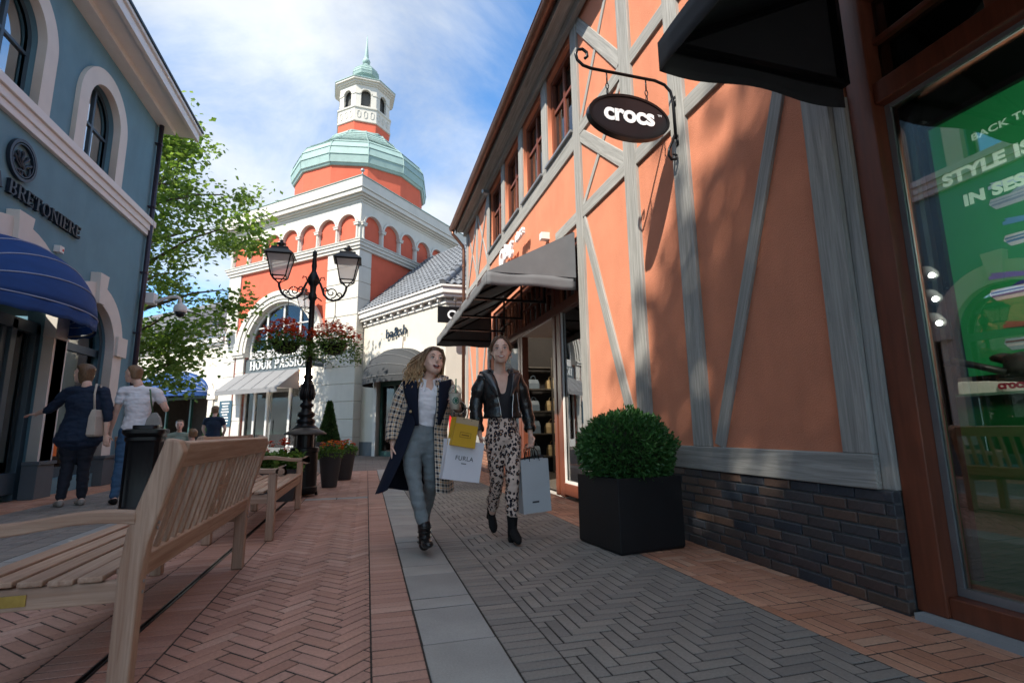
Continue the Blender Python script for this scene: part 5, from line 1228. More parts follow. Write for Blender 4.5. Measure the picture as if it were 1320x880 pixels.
# ------------------------------------------------------------------ benches
def bench(label, loc, rz, L=1.9, group='teak benches along the drain'):
    t = thing('park_bench', label, 'bench', loc, rz, group); hl = L / 2; D = .52
    TX, TY, TZ = M_teak
    # local: back at y=0, seat towards -y
    def part(nm, q, m, bev=.006): return q.build(nm, m, t, bevel=bev)
    for s in (-1, 1):
        x = s * (hl - .04)
        q = MB(); pr = [(-.045, 0), (.03, 0), (.035, .42), (.05, .55), (.145, .90), (.125, .945), (.075, .955), (-.03, .60), (-.045, .44)]
        q.prism(pr, (x - .035, 0, 0), (0, 1, 0), (0, 0, 1), (1, 0, 0), .07); part('leg', q, TZ, .01)
        q = MB(); q.box(x - .035, x + .035, -D - .035, -D + .035, 0, .62); part('leg', q, TZ, .008)
        q = MB(); n = 14; pts = [(.0 - (D + .06) * i / n, .635 + .018 * sin(i / n * pi * 1.6 + .4)) for i in range(n + 1)]
        prof = [(a, b_ + .022) for a, b_ in pts] + [(-D - .075 - .045 * cos(tt), .615 + .045 * sin(tt)) for tt in [pi / 2 - .2 + k * (pi * 1.25) / 10 for k in range(11)]] + [(a, b_ - .022) for a, b_ in pts[::-1]][1:]
        q.prism(prof, (x - .04, 0, 0), (0, 1, 0), (0, 0, 1), (1, 0, 0), .08); ar = part('armrest', q, TY, .006)
        q = MB(); q.lathe([(.03, 0), (.03, .012), (.012, .014)], 12, (0, 0, 0)); q.v = [(x + s * (.04 + p[2]) if True else 0, -D - .075 + p[0], .615 + p[1]) for p in q.v]; q.build('scroll', TY, ar)
        q = MB(); q.box(x - .02, x + .02, -D + .035, -.04, .33, .41); part('side_rail', q, TY)
    for y, nm in ((-D + .0, 'front_rail'),):
        q = MB(); q.box(-hl + .075, hl - .075, y - .017, y + .017, .33, .41); part(nm, q, TX)
    for k in range(6):
        y = -D - .03 + k * .095; q = MB(); q.box(-hl + (.0 if 0 < k < 5 else .076), hl - (.0 if 0 < k < 5 else .076), y, y + .082, .412 + .006 * abs(k - 3) ** 1.2 * .6, .434 + .006 * abs(k - 3) ** 1.2 * .6); part('seat_slat', q, TX, .006)
    def bp(z): return .012 + (z - .45) * .24            # y of the leaning back at height z
    tilt = Vector((0, .25, 1)).normalized(); nb = Vector((0, 1, -.25)).normalized()
    for z, h, nm in ((.885, .055, 'top_rail'), (.455, .052, 'lower_rail')):
        q = MB(); q.obox((0, bp(z), z), (hl - .075, 0, 0), nb * .019, tilt * h); part(nm, q, TX, .008)
    xs = []
    for s in (-1, 1):
        for k in range(7): xs.append(s * (.20 + k * (hl - .34) / 6.4))
    for x in xs:
        q = MB(); q.obox((x, bp(.668), .668), (.017, 0, 0), nb * .009, tilt * .172); part('back_slat', q, TZ, .003)
    # lattice panel in the middle
    for s in (-1, 1):
        q = MB(); q.obox((s * .115, bp(.668), .668), (.014, 0, 0), nb * .009, tilt * .172); part('lattice_bar', q, TZ, .003)
        for (xa, za, xb, zb_) in ((-.10, .51, .10, .83), (-.10, .67, 0, .83), (0, .51, .10, .67)):
            q = MB(); q.bar((s * xa, bp(za), za), (s * xb, bp(zb_), zb_), .028, .014 + .003 * s, tuple(nb)); part('lattice_bar', q, TZ, .002)
    q = MB(); q.obox((0, bp(.67) + .002, .67), (.1, 0, 0), nb * .006, tilt * .014); part('lattice_bar', q, TX, .002)
    for s in (-1, 1):
        for z, y in ((.36, .036), (.60, .066), (.62, .07), (.40, .037)):
            q = MB(); q.lathe([(.007, 0), (.007, .003)], 8, (0, 0, 0)); q.v = [(s * (hl - .0385 + .035) + s * p[2] if z < 0 else p[0] + s * (hl - .04), bp(z) * .0 + y + p[2], z + p[1]) for p in q.v]; q.build('bolt', M_lead, t)
    return t
b1 = bench('weathered teak bench with lattice back, brass plate on its end', (-.87, 3.40, 0), -pi / 2, 1.95)
q = MB(); q.box(-.975 - .003, -.972, -.47, -.38, .35, .40); q.box(0, 0, 0, 0, 0, 0) if False else None
q = MB(); q.box(.975, .9785, -.42, -.33, .348, .388); q.v = [(p[0] - .018, p[1], p[2]) for p in q.v]; q.build('name_plate', mat('brass', (.5, .36, .10), .35, .2, 20, .1, metal=.8), b1)
bench('teak bench with scrolled arms facing the orange shop', (-1.35, 6.33, 0), pi / 2, 2.1)
bench('small pale teak bench where the man sits by the blue hood shop', (-4.75, 13.0, 0), radians(200), 1.5)
# ------------------------------------------------------------------ litter bin
lbn = thing('litter_bin', 'black fluted cast iron litter bin behind the near bench', 'bin', (-2.76, 7.75, 0), radians(8))
q = MB(); n = 48
def sq(r, k, fl=0): 
    a = 2 * pi * k / n; c, s_ = cos(a), sin(a); m = (abs(c) ** 5 + abs(s_) ** 5) ** (-1 / 5); m *= 1 - fl * (.5 + .5 * cos(a * 24)); return (r * m * c, r * m * s_)
q.loft([[(*sq(r, k, f_), z) for k in range(n)] for r, z, f_ in ((.205, 0, 0), (.205, .06, 0), (.19, .08, 0), (.188, .1, .05), (.188, .86, .05), (.19, .88, 0), (.205, .9, 0), (.205, .94, 0))]); q.build('body', M_black, lbn, auto=30)
q = MB(); q.loft([[(*sq(r, k), z) for k in range(n)] for r, z in ((.19, .94), (.235, .99), (.235, 1.03), (.19, 1.045))]); q.build('rim', M_black, lbn, auto=30)
q = MB(); q.loft([[(*sq(r, k), z) for k in range(n)] for r, z in ((.14, 1.0), (.14, 1.08), (.135, 1.09))]); q.build('lid', M_black, lbn, auto=30)
# ------------------------------------------------------------------ lamp post with lanterns and hanging baskets
lp = thing('lamp_post', 'black cast iron lamp post with two lanterns on scrolled arms', 'lamp post', (-.98, 9.12, 0))
q = MB(); q.lathe([(.22, 0), (.22, .1), (.18, .14), (.17, .9), (.24, .94), (.25, 1.0), (.18, 1.06), (.13, 1.10), (.15, 1.13), (.15, 1.17), (.10, 1.20), (.14, 1.24), (.14, 1.28), (.085, 1.32), (.08, 1.37), (.11, 1.40), (.11, 1.43), (.07, 1.46), (.095, 1.54), (.105, 1.62), (.085, 1.76), (.06, 1.84), (.075, 1.87), (.075, 1.9), (.05, 1.93), (.045, 3.2), (.07, 3.24), (.07, 3.3), (.05, 3.34), (.055, 3.46), (.095, 3.52), (.10, 3.6), (.06, 3.68), (.035, 3.74), (.045, 3.82), (.03, 3.98), (.04, 4.02), (.035, 4.08), (.005, 4.12)], 18); q.build('post', M_black, lp, smooth=True)
for k in range(14):
    a = 2 * pi * k / 14; q = MB(); q.tube([(.095 * cos(a), .095 * sin(a), 1.5), (.115 * cos(a), .115 * sin(a), 1.6), (.09 * cos(a + .2), .09 * sin(a + .2), 1.76)], [.012, .022, .008], 5); q.build('leaf_ornament', M_black, lp, smooth=True)
def scroll(c, r0, r1, a0, turns, n=22, s=1): return [(c[0] + s * (r0 + (r1 - r0) * i / n) * cos(a0 + 2 * pi * turns * i / n), 0, c[1] + (r0 + (r1 - r0) * i / n) * sin(a0 + 2 * pi * turns * i / n)) for i in range(n + 1)]
M_milk = NT('milk_glass'); _b = M_milk.bsdf((.85, .85, .86), .35, 0, .5); 
_tr = M_milk.n('ShaderNodeBsdfTranslucent'); _tr.inputs[0].default_value = (.95, .95, .95, 1); _mx = M_milk.n('ShaderNodeMixShader'); _mx.inputs[0].default_value = .75
M_milk.l(_b.outputs[0], _mx.inputs[1]); M_milk.l(_tr.outputs[0], _mx.inputs[2]); _tp = M_milk.n('ShaderNodeBsdfTransparent'); _m2 = M_milk.n('ShaderNodeMixShader'); _m2.inputs[0].default_value = .4; M_milk.l(_mx.outputs[0], _m2.inputs[1]); M_milk.l(_tp.outputs[0], _m2.inputs[2]); M_milk.l(_m2.outputs[0], M_milk.out.inputs[0]); M_milk = M_milk.m
def lantern(par, c, sc=1.0, rz=0.0):
    """four sided tapered lantern, base at c"""
    c = Vector(c); R_ = Matrix.Rotation(rz, 3, 'Z')
    P = lambda x, y, z: c + R_ @ Vector((x * sc, y * sc, z * sc))
    b_, t_, z0, z1 = .115, .19, .06, .43
    q = MB(); k = [(-1, -1), (1, -1), (1, 1), (-1, 1)]
    for i in range(4):
        x, y = k[i]; q.tube([P(x * b_, y * b_, z0), P(x * t_, y * t_, z1)], .012 * sc, 6)
        x2, y2 = k[(i + 1) % 4]; q.tube([P(x * b_, y * b_, z0), P(x2 * b_, y2 * b_, z0)], .012 * sc, 6); q.tube([P(x * t_ * 1.04, y * t_ * 1.04, z1), P(x2 * t_ * 1.04, y2 * t_ * 1.04, z1)], .016 * sc, 6)
        q.tube([P(x * b_, y * b_, z0), P(x * .03, y * .03, -.02), P(0, 0, -.06)], .009 * sc, 6)
    fr = q.build('lantern_frame', M_black, par)
    for i in range(4):
        x, y = k[i]; x2, y2 = k[(i + 1) % 4]; q = MB(); q.add([P(x * b_, y * b_, z0), P(x2 * b_, y2 * b_, z0), P(x2 * t_, y2 * t_, z1), P(x * t_, y * t_, z1)], [(0, 1, 2, 3)]); q.build('lantern_pane', M_milk, fr)
    q = MB(); q.loft([[P(x * r, y * r, z) for x, y in k] for r, z in ((.235, z1), (.225, z1 + .015), (.14, z1 + .10), (.13, z1 + .14), (.10, z1 + .15))]); q.build('lantern_roof', M_black, fr)
    q = MB(); q.lathe([(.07 * sc, (z1 + .14) * sc), (.05 * sc, (z1 + .17) * sc), (.03 * sc, (z1 + .19) * sc), (.085 * sc, (z1 + .215) * sc), (.05 * sc, (z1 + .24) * sc), (.02 * sc, (z1 + .26) * sc), (.035 * sc, (z1 + .28) * sc), (.004, (z1 + .30) * sc)], 12, tuple(c)); q.build('finial', M_black, fr, smooth=True)
    return fr
for s in (-1, 1):
    q = MB(); q.tube([(s * .05, 0, 3.56), (s * .11, 0, 3.52), (s * .15, 0, 3.42), (s * .18, 0, 3.32), (s * .25, 0, 3.245), (s * .34, 0, 3.22), (s * .43, 0, 3.25), (s * .50, 0, 3.32), (s * .54, 0, 3.42), (s * .55, 0, 3.5)], .02, 8); am = q.build('arm', M_black, lp, smooth=True)
    for pts in (scroll((s * .30, 3.36), .10, .02, -pi / 2 if s > 0 else -pi / 2, 1.4, s=s), scroll((s * .43, 3.33), .05, .015, -pi / 2, 1.1, s=s), scroll((s * .2, 3.42), .04, .015, 0, -1.1, s=s), [(s * .1, 0, 3.54), (s * .12, 0, 3.62), (s * .17, 0, 3.63), (s * .175, 0, 3.585)], [(s * .06, 0, 3.27), (s * .13, 0, 3.22), (s * .15, 0, 3.2)]):
        q = MB(); q.tube(pts, .011, 6); q.build('scroll', M_black, am, smooth=True)
    lantern(lp, (s * .55, 0, 3.53), 1.0)
M_fl_leaf = leaf_mat('geranium_leaves', (.05, .13, .025), (.20, .34, .08), .3)
M_fl_red = leaf_mat('red_petals', (.62, .06, .03), (.85, .17, .08), .3)
M_fl_or = leaf_mat('orange_petals', (.75, .16, .01), (.85, .36, .02), .3)
M_soil = mat('soil', (.05, .035, .025), .95, .3, 30, .5)
def flower(mb, p, r, n=5, up=Vector((0, 0, 1))):
    for k in range(n):
        a = 2 * pi * k / n + random.uniform(-.3, .3); d = Vector((cos(a), sin(a), random.uniform(.1, .7))); leaf_quads(mb, p, d, r, .95, up)
def raw(name, mb, m, par):
    me = bpy.data.meshes.new(name); me.from_pydata(mb.v, [], mb.f); me.update(); o = obj(name, me, m, par); o['kind'] = 'stuff'; return o
for i, s in enumerate((-1, 1)):
    X = -.98 + s * .38; Z = 2.42
    hb = thing('hanging_basket', ('hanging basket of red geraniums on the arm near the jeweller sign' if s < 0 else 'hanging basket of red geraniums on the arm towards the corner shop'), 'flower basket', (X, 9.12, Z))
    q = MB(); q.lathe([(.03, -.16), (.16, -.12), (.23, 0), (.24, .04)], 18); q.build('basket', M_black, hb, smooth=True)
    q = MB(); [q.tube([(.22 * cos(a), .22 * sin(a), .03), (0, 0, .55)], .005, 5) for a in (0, 2.1, 4.2)]; q.tube([(0, 0, .55), (0, 0, .80)], .006, 5); q.build('chain', M_black, hb)
    lf = MB(); fl = MB()
    for k in range(1700):
        a = random.uniform(0, 2 * pi); u = random.random() ** .5; r = .46 * u; zz = .26 * (1 - u * u) * random.random() - (.0 if u < .6 else random.random() ** 1.5 * .34) ; p = Vector((r * cos(a), r * sin(a), zz + .02))
        leaf_quads(lf, p, Vector((cos(a), sin(a), random.uniform(-.6, .6))) + rnd() * .6, random.uniform(.035, .06), .85, Vector((0, 0, 1)) + rnd() * .5)
    for k in range(20):      # trailing shoots
        a = random.uniform(0, 2 * pi); r = random.uniform(.3, .5); L = random.uniform(.15, .36)
        for j in range(14):
            f_ = j / 14; p = Vector(((r + .06 * f_) * cos(a + .3 * f_), (r + .06 * f_) * sin(a + .3 * f_), .0 - L * f_)) + rnd() * .02; leaf_quads(lf, p, rnd() + Vector((0, 0, -.5)), random.uniform(.03, .05), .7)
    for k in range(230):
        a = random.uniform(0, 2 * pi); u = random.random() ** .5; p = Vector((.44 * u * cos(a), .44 * u * sin(a), .10 + .26 * (1 - u * u) + random.uniform(-.08, .09)))
        for j in range(3): flower(fl, p + rnd() * .022, .03)
    raw('leaves', lf, M_fl_leaf, hb); raw('flowers', fl, M_fl_red, hb)
# litter bin wrapped in front of the lamp post
pb = thing('litter_bin', 'round black litter bin with domed lid in front of the lamp post', 'bin', (-.93, 8.72, 0))
q = MB(); q.lathe([(.2, .06), (.21, .08), (.21, .14), (.2, .15), (.2, .66), (.215, .67), (.215, .73), (.2, .74), (.05, .74)], 28); q.build('body', M_black, pb, auto=40)
for k in range(3):
    a = 2 * pi * k / 3 + .5; q = MB(); q.tube([(.19 * cos(a), .19 * sin(a), .1), (.215 * cos(a), .215 * sin(a), .05), (.22 * cos(a), .22 * sin(a), 0)], [.02, .018, .025], 8); q.build('foot', M_black, pb, smooth=True)
q = MB(); [q.box(.1 * cos(a) - .012, .1 * cos(a) + .012, .1 * sin(a) - .012, .1 * sin(a) + .012, .73, .94) for a in (.8, 2.4, 3.9, 5.5)]; q.lathe([(.13, .72), (.13, .93)], 20); q.build('neck', M_black, pb)
q = MB(); q.lathe([(.31, .935), (.315, .95), (.27, .985), (.18, 1.02), (.08, 1.04), (.01, 1.045)], 28); q.build('lid', mat('lid_iron', (.06, .055, .05), .5, .3, 20, .3, 60), pb, smooth=True)
# ------------------------------------------------------------------ planters
M_pot = mat('grey_pot', (.045, .046, .05), .6, .12, 6, .1)
def pot(label, loc, r, h, flowers, seed, cat='flower pot'):
    random.seed(seed); t = thing('flower_pot', label, cat, loc, 0, None)
    q = MB(); q.lathe([(r * .62, 0), (r * .66, .02), (r, h - .05), (r * 1.03, h - .04), (r * 1.03, h), (r * .93, h), (r * .9, h - .05)], 24); q.build('pot', M_pot, t, auto=40)
    q = MB(); q.lathe([(r * .9, h - .06), (.01, h - .04)], 20); q.build('soil', M_soil, t)
    lf = MB(); fl = MB(); lo = MB()
    for k in range(700):
        a = random.uniform(0, 2 * pi); u = random.random() ** .5; p = Vector((r * 1.15 * u * cos(a), r * 1.15 * u * sin(a), h - .05 + .18 * (1 - u * u) * random.random() + random.uniform(-.05, .08))); leaf_quads(lf, p, rnd() + Vector((0, 0, .5)), random.uniform(.04, .07), .6)
    for k in range(34):
        a = random.uniform(0, 2 * pi); u = random.random() ** .5; p = Vector((r * 1.1 * u * cos(a), r * 1.1 * u * sin(a), h + .10 + .10 * (1 - u * u) + random.uniform(-.05, .04)))
        for j in range(3): flower(fl if k % 4 else lo, p + rnd() * .012, .032, 6)
    raw('leaves', lf, M_fl_leaf, t); raw('flowers', fl, flowers, t); raw('flowers', lo, M_fl_or if flowers is M_fl_red else M_fl_red, t)
    return t
pot('tall grey flower pot of marigolds beside the lamp post bin', (-.62, 9.95, 0), .20, .60, M_fl_or, 5)
pot('tall grey flower pot of orange and red flowers behind the marigold pot', (-.42, 11.3, 0), .21, .60, M_fl_red, 6)
random.seed(9)
tg = thing('flower_trough', 'low black trough of red geraniums between bench and lamp post', 'planter', (-1.32, 8.35, 0))
q = MB(); q.loft([[(x * r, y * r * .55, z) for x, y in ((-1, -1), (1, -1), (1, 1), (-1, 1))] for r, z in ((.32, 0), (.38, .45), (.36, .45), (.34, .40))]); q.build('trough', M_pot, tg)
lf = MB(); fl = MB()
for k in range(900):
    p = Vector((random.uniform(-.42, .42), random.uniform(-.25, .25), .42 + random.random() * .25)); leaf_quads(lf, p, rnd() + Vector((0, 0, .4)), random.uniform(.06, .10), .95, Vector((0, 0, 1)) + rnd() * .4)
for k in range(12):
    p = Vector((random.uniform(-.4, .4), random.uniform(-.22, .2), .70 + random.random() * .15))
    for j in range(12): flower(fl, p + rnd() * .04, .035)
raw('leaves', lf, M_fl_leaf, tg); raw('flowers', fl, leaf_mat('scarlet_petals', (.62, .04, .02), (.85, .14, .05), .3), tg)
# cone topiary by the tower
ct = thing('cone_topiary', 'clipped cone shaped conifer in a dark square pot by the tower', 'topiary', (-1.38, 20.4, 0))
q = MB(); q.loft([[(x * r, y * r, z) for x, y in ((-1, -1), (1, -1), (1, 1), (-1, 1))] for r, z in ((.34, 0), (.40, .62), (.36, .62), (.34, .55))]); q.build('pot', M_pot, ct)
lf = MB()
for k in range(6500):
    z = random.random() ** 1.3; r = .37 * (1 - z) * (.72 + .3 * random.random()) + .02; a = random.uniform(0, 2 * pi); p = Vector((r * cos(a), r * sin(a), .58 + 1.5 * z)); leaf_quads(lf, p, Vector((cos(a), sin(a), .8)) + rnd() * .7, random.uniform(.06, .12), .4)
raw('foliage', lf, leaf_mat('conifer', (.02, .055, .015), (.07, .14, .035), .1), ct)
q = MB(); q.tube([(0, 0, .5), (0, 0, .62), (0, 0, 2.0)], [.05, .2, .01], 10); q.build('stem', mat('inner_green', (.015, .035, .012), .9, .3, 20, .3), ct)
ct2 = thing('cone_topiary', 'clipped cone shaped conifer beside the blue hood entrance', 'topiary', (-6.3, 24.6, 0))
for ch in ct.children: c_ = ch.copy(); COL.objects.link(c_); c_.parent = ct2
# black box planter with clipped ball
bp_ = thing('box_planter', 'matt black square planter with clipped green ball shrub by the brick plinth', 'planter', (2.185, 4.10, 0), radians(7))
M_bpl = mat('matt_black_box', (.011, .011, .0125), .55, .2, 5, .08, 120, spec=.35, stain=.0)
q = MB(); s_ = .315
q.loft([[(x * r, y * r, z) for x, y in ((-1, -1), (1, -1), (1, 1), (-1, 1))] for r, z in ((s_ - .012, 0), (s_, .02), (s_, .575), (s_ - .03, .575), (s_ - .03, .50))]); q.build('box', M_bpl, bp_, bevel=.006)
q = MB(); q.box(-s_ + .03, s_ - .03, -s_ + .03, s_ - .03, .45, .51); q.build('soil', M_soil, bp_)
random.seed(4)
lf = MB()
for k in range(15000):
    d = rnd(); bumpy = 1 + .10 * noise.noise(d * 2.6 + Vector((3, 1, 2))) + .07 * noise.noise(d * 7)
    sh = random.uniform(.80, 1.02) * bumpy + (random.random() < .03) * random.uniform(.02, .08); p = Vector((d.x * .405 * sh, d.y * .395 * sh, .78 + d.z * .335 * sh))
    if p.z < .535: continue
    leaf_quads(lf, p, d + rnd() * .75 + Vector((0, 0, .15)), random.uniform(.025, .05), .42)
raw('foliage', lf, leaf_mat('yew', (.018, .075, .018), (.075, .20, .05), .15, .45), bp_)
q = MB(); q.lathe([(.05, -.30), (.20, -.22), (.31, -.05), (.315, .08), (.25, .20), (.12, .26), (.01, .27)], 18, (0, 0, .78)); q.build('inner_twigs', mat('dark_twigs', (.02, .03, .012), .9, .3, 20, .3), bp_, smooth=True)
# ------------------------------------------------------------------ small signs and wall lamps near the tower
def tw_pt(x, y, z): 
    p = Matrix.Rotation(TRZ, 3, 'Z') @ Vector((x, y, 0)); return (p.x - .58, p.y + 22.3, z)
for lab, y, z in (('black wall lantern on the tower beside the arched window', 2.55, 6.25), ('black wall lantern on the tower by the cream wing', 8.55, 5.55)):
    w = thing('wall_lantern', lab, 'wall lamp', tw_pt(0, y, z), TRZ)
    q = MB(); q.tube([(.05, 0, 0), (-.3, 0, -.02), (-.55, 0, .0)], .025, 6); q.tube([(-.02, 0, -.18), (-.25, 0, -.16), (-.4, 0, -.03)], .018, 6); q.obox((0, 0, -.05), (.03, 0, 0), (0, .07, 0), (0, 0, .2)); q.build('bracket', M_black, w)
    lantern(w, (-.58, 0, .1), 1.35)
hs = thing('hanging_sign', 'small slate hanging sign on an iron bracket beside the jeweller', 'sign', tw_pt(0, 1.75, 3.8), TRZ)
q = MB(); q.tube([(-.0, 0, .75), (0, 0, -.15)], .02, 6); q.tube([(0, 0, .5), (-1.0, 0, .5)], .018, 6); q.tube([(0, 0, .65), (-.5, 0, .5)], .012, 6); q.build('bracket', M_black, hs)
q = MB(); q.box(-.95, -.1, -.025, .025, -.05, .33); q.build('board', MATS['sign_slate'], hs)
put_text('lettering', 'HOUR PASSION', .10, ((-.90, -.027, .1), (1, 0, 0), (0, 0, 1), (0, -1, 0)), MATS['letter_white'], hs, .004)
dsn = thing('directory_sign', 'slate blue directory board with white lines on the tower pier', 'sign', tw_pt(-.03, 8.4, 1.3), TRZ)
q = MB(); q.box(-.03, 0, -.48, .48, 0, 1.25); q.build('board', mat('slate_blue', (.03, .075, .11), .5), dsn)
for k in range(8):
    w = (.3, .22, .26, .3, .2, .28, .3, .25)[k]; q = MB(); q.box(-.034, -.03, -w, w, 1.10 - k * .14, 1.16 - k * .14); q.build('text_line', M_white, dsn)
cs = thing('hanging_sign', 'black square hanging sign with letter C on the cream corner shop', 'sign', (2.2, 16.9, 4.7))
q = MB(); q.box(-.02, .75, -.03, .03, -.12, .45); q.build('board', M_black, cs, bevel=.01)
q = MB(); q.tube([(0, 0, .45), (0, 0, .75)], .012, 6); q.tube([(.6, 0, .45), (.6, 0, .75)], .012, 6); q.tube([(-.1, 0, .75), (1.2, .3, .75)], .015, 6); q.build('bracket', M_black, cs)
put_text('lettering', 'C', .42, ((.30, -.032, .02), (1, 0, 0), (0, 0, 1), (0, -1, 0)), MATS['sign_white'], cs, .004, .01)
rp = thing('poster_stand', 'red and white poster board beside the orange shop corner', 'poster', (2.62, 15.6, 0), radians(-10))
q = MB(); q.box(-.22, .22, -.03, .03, .35, 1.55); q.build('board', mat('poster_red', (.6, .02, .03), .5), rp)
q = MB(); q.box(-.15, .15, -.034, -.03, .95, 1.15); q.build('white_band', M_white, rp)
for s in (-.18, .18):
    q = MB(); q.box(s - .03, s + .03, -.03, .03, 0, .35); q.build('leg', M_black, rp)
import openvdb
import numpy as np
# ------------------------------------------------------------------ people
M_skin = NT('skin'); _v = M_skin.coord('Object'); _f = M_skin.noise(_v, 14, 4)
M_skin.bsdf(M_skin.ramp(_f, [(.3, (.70, .44, .335)), (.7, (.80, .54, .43))]), .45, 0, .4, None, **{'Subsurface Weight': .12, 'Subsurface Radius': (.02, .008, .004), 'Subsurface Scale': .5}); M_skin = M_skin.m
def ringpts(c, t, side, rx, ry, n=14):
    t = t.normalized(); s = side - t * t.dot(side)
    if s.length < 1e-4: s = t.orthogonal()
    s.normalize(); w = t.cross(s)
    return [c + s * (rx * cos(2 * pi * k / n)) + w * (ry * sin(2 * pi * k / n)) for k in range(n)]
def chain(mb, secs, side=Vector((1, 0, 0)), n=14, round_=True):
    """secs: [(pos, rx, ry)] -> closed tapered tube with rounded ends"""
    P = [Vector(s[0]) for s in secs]; N = len(P); rings = []
    T = [(P[min(i + 1, N - 1)] - P[max(i - 1, 0)]).normalized() for i in range(N)]
    side = Vector(side)
    if round_:
        r = min(secs[0][1], secs[0][2])
        for f, g_ in ((.85, .35), (.5, .78)): rings.append(ringpts(P[0] - T[0] * r * f, T[0], side, secs[0][1] * g_, secs[0][2] * g_, n))
    for i in range(N): rings.append(ringpts(P[i], T[i], side, secs[i][1], secs[i][2], n))
    if round_:
        r = min(secs[-1][1], secs[-1][2])
        for f, g_ in ((.5, .78), (.85, .35)): rings.append(ringpts(P[-1] + T[-1] * r * f, T[-1], side, secs[-1][1] * g_, secs[-1][2] * g_, n))
    mb.loft(rings)
def blend(secs, k=3):
    """resample a chain with smooth interpolation"""
    out = []; N = len(secs)
    for i in range(N - 1):
        p0, p1, p2, p3 = secs[max(i - 1, 0)], secs[i], secs[i + 1], secs[min(i + 2, N - 1)]
        for j in range(k):
            t = j / k; h = lambda a, b, c, d: .5 * (2 * b + (c - a) * t + (2 * a - 5 * b + 4 * c - d) * t * t + (3 * b - a - 3 * c + d) * t ** 3)
            pos = Vector([h(p0[0][x], p1[0][x], p2[0][x], p3[0][x]) for x in range(3)]); out.append((pos, max(.002, h(p0[1], p1[1], p2[1], p3[1])), max(.002, h(p0[2], p1[2], p2[2], p3[2]))))
    out.append((Vector(secs[-1][0]), secs[-1][1], secs[-1][2])); return out
def fuse(name, mb, voxel, m, parent, smooth=3, disp=0.0):
    """join overlapping closed pieces into one continuous surface"""
    me = bpy.data.meshes.new(name); me.from_pydata([tuple(v) for v in mb.v], [], mb.f); me.update()
    bm = bmesh.new(); bm.from_mesh(me); bmesh.ops.recalc_face_normals(bm, faces=bm.faces); bm.to_mesh(me); bm.free()
    me.calc_loop_triangles(); tris = np.zeros(len(me.loop_triangles) * 3, 'i4'); me.loop_triangles.foreach_get('vertices', tris)
    co = np.zeros(len(me.vertices) * 3, 'f4'); me.vertices.foreach_get('co', co); bpy.data.meshes.remove(me)
    gr = openvdb.FloatGrid.createLevelSetFromPolygons(co.reshape(-1, 3).astype('f4'), triangles=tris.reshape(-1, 3).astype('u4'), transform=openvdb.createLinearTransform(voxelSize=voxel), halfWidth=3.0)
    P, Q = gr.convertToQuads(0.0); P = np.array(P, 'f8'); Q = np.array(Q, 'i8')
    E_ = np.concatenate([Q[:, [0, 1]], Q[:, [1, 2]], Q[:, [2, 3]], Q[:, [3, 0]]])
    cnt = np.bincount(E_[:, 0], minlength=len(P)) + np.bincount(E_[:, 1], minlength=len(P))
    for _ in range(smooth + 1):
        S_ = np.zeros_like(P)
        for k in range(3): S_[:, k] = np.bincount(E_[:, 0], P[E_[:, 1], k], len(P)) + np.bincount(E_[:, 1], P[E_[:, 0], k], len(P))
        P = P * .5 + .5 * S_ / np.maximum(cnt, 1)[:, None]
    a, b, c = P[Q[:, 0]], P[Q[:, 1]], P[Q[:, 2]]
    if np.einsum('ij,ij->i', a, np.cross(b, c)).sum() + np.einsum('ij,ij->i', a, np.cross(c, P[Q[:, 3]])).sum() < 0: Q = Q[:, ::-1]
    m2 = bpy.data.meshes.new(name); m2.from_pydata(P.tolist(), [], Q.tolist()); m2.update()
    if disp:
        nr_ = [v.normal.copy() for v in m2.vertices]
        new = []
        for v, n_ in zip(m2.vertices, nr_):
            p = v.co; d_ = disp * noise.noise(Vector((p.x * 9, p.y * 9, p.z * 22))) + disp * .5 * noise.noise(Vector((p.x * 25, p.y * 25, p.z * 40))); new += (p + n_ * d_)[:]
        m2.vertices.foreach_set('co', new); m2.update()
    m2.materials.clear(); m2.materials.append(m)
    o = obj(name, m2, m, parent, True); return o
def hand(mb, wrist, d, nrm, side, curl=.5, sc=1.0, thumb=1.0, spread=.1):
    """palm along d from the wrist; nrm = out of the palm; side = towards the thumb"""
    d, nrm, side = Vector(d).normalized(), Vector(nrm), Vector(side); nrm = (nrm - d * d.dot(nrm)).normalized(); side = (side - d * d.dot(side) - nrm * nrm.dot(side)).normalized(); w = Vector(wrist)
    chain(mb, [(w - d * .02 * sc, .022 * sc, .019 * sc), (w + d * .025 * sc, .030 * sc, .017 * sc), (w + d * .06 * sc, .038 * sc, .015 * sc), (w + d * .088 * sc, .036 * sc, .012 * sc)], side, 12)
    for k, (off, L) in enumerate(((.029, .072), (.010, .080), (-.010, .074), (-.028, .058))):
        a = 0.0; p = w + d * .088 * sc + side * off * sc; dd = d; pts = [(p - d * .01 * sc, .0095 * sc, .0095 * sc)]
        for j, seg in enumerate((.45, .32, .25)):
            a += curl * (.55 + .25 * j); dd = (d * cos(a) + nrm * sin(a) + side * off * spread * 6).normalized(); p = p + dd * L * seg * sc; r = (.0088, .0082, .0070)[j] * sc; pts.append((p, r, r))
        chain(mb, pts, side, 8)
    p = w + d * .025 * sc + side * .026 * sc; t1 = (d * .6 + side * .75 * thumb + nrm * .35).normalized(); t2 = (d * .85 + side * .15 * thumb + nrm * (.4 + curl * .3)).normalized()
    chain(mb, [(p, .013 * sc, .013 * sc), (p + t1 * .035 * sc, .011 * sc, .011 * sc), (p + t1 * .035 * sc + t2 * .03 * sc, .0095 * sc, .0095 * sc), (p + t1 * .035 * sc + t2 * .052 * sc, .0075 * sc, .0075 * sc)], nrm, 8)
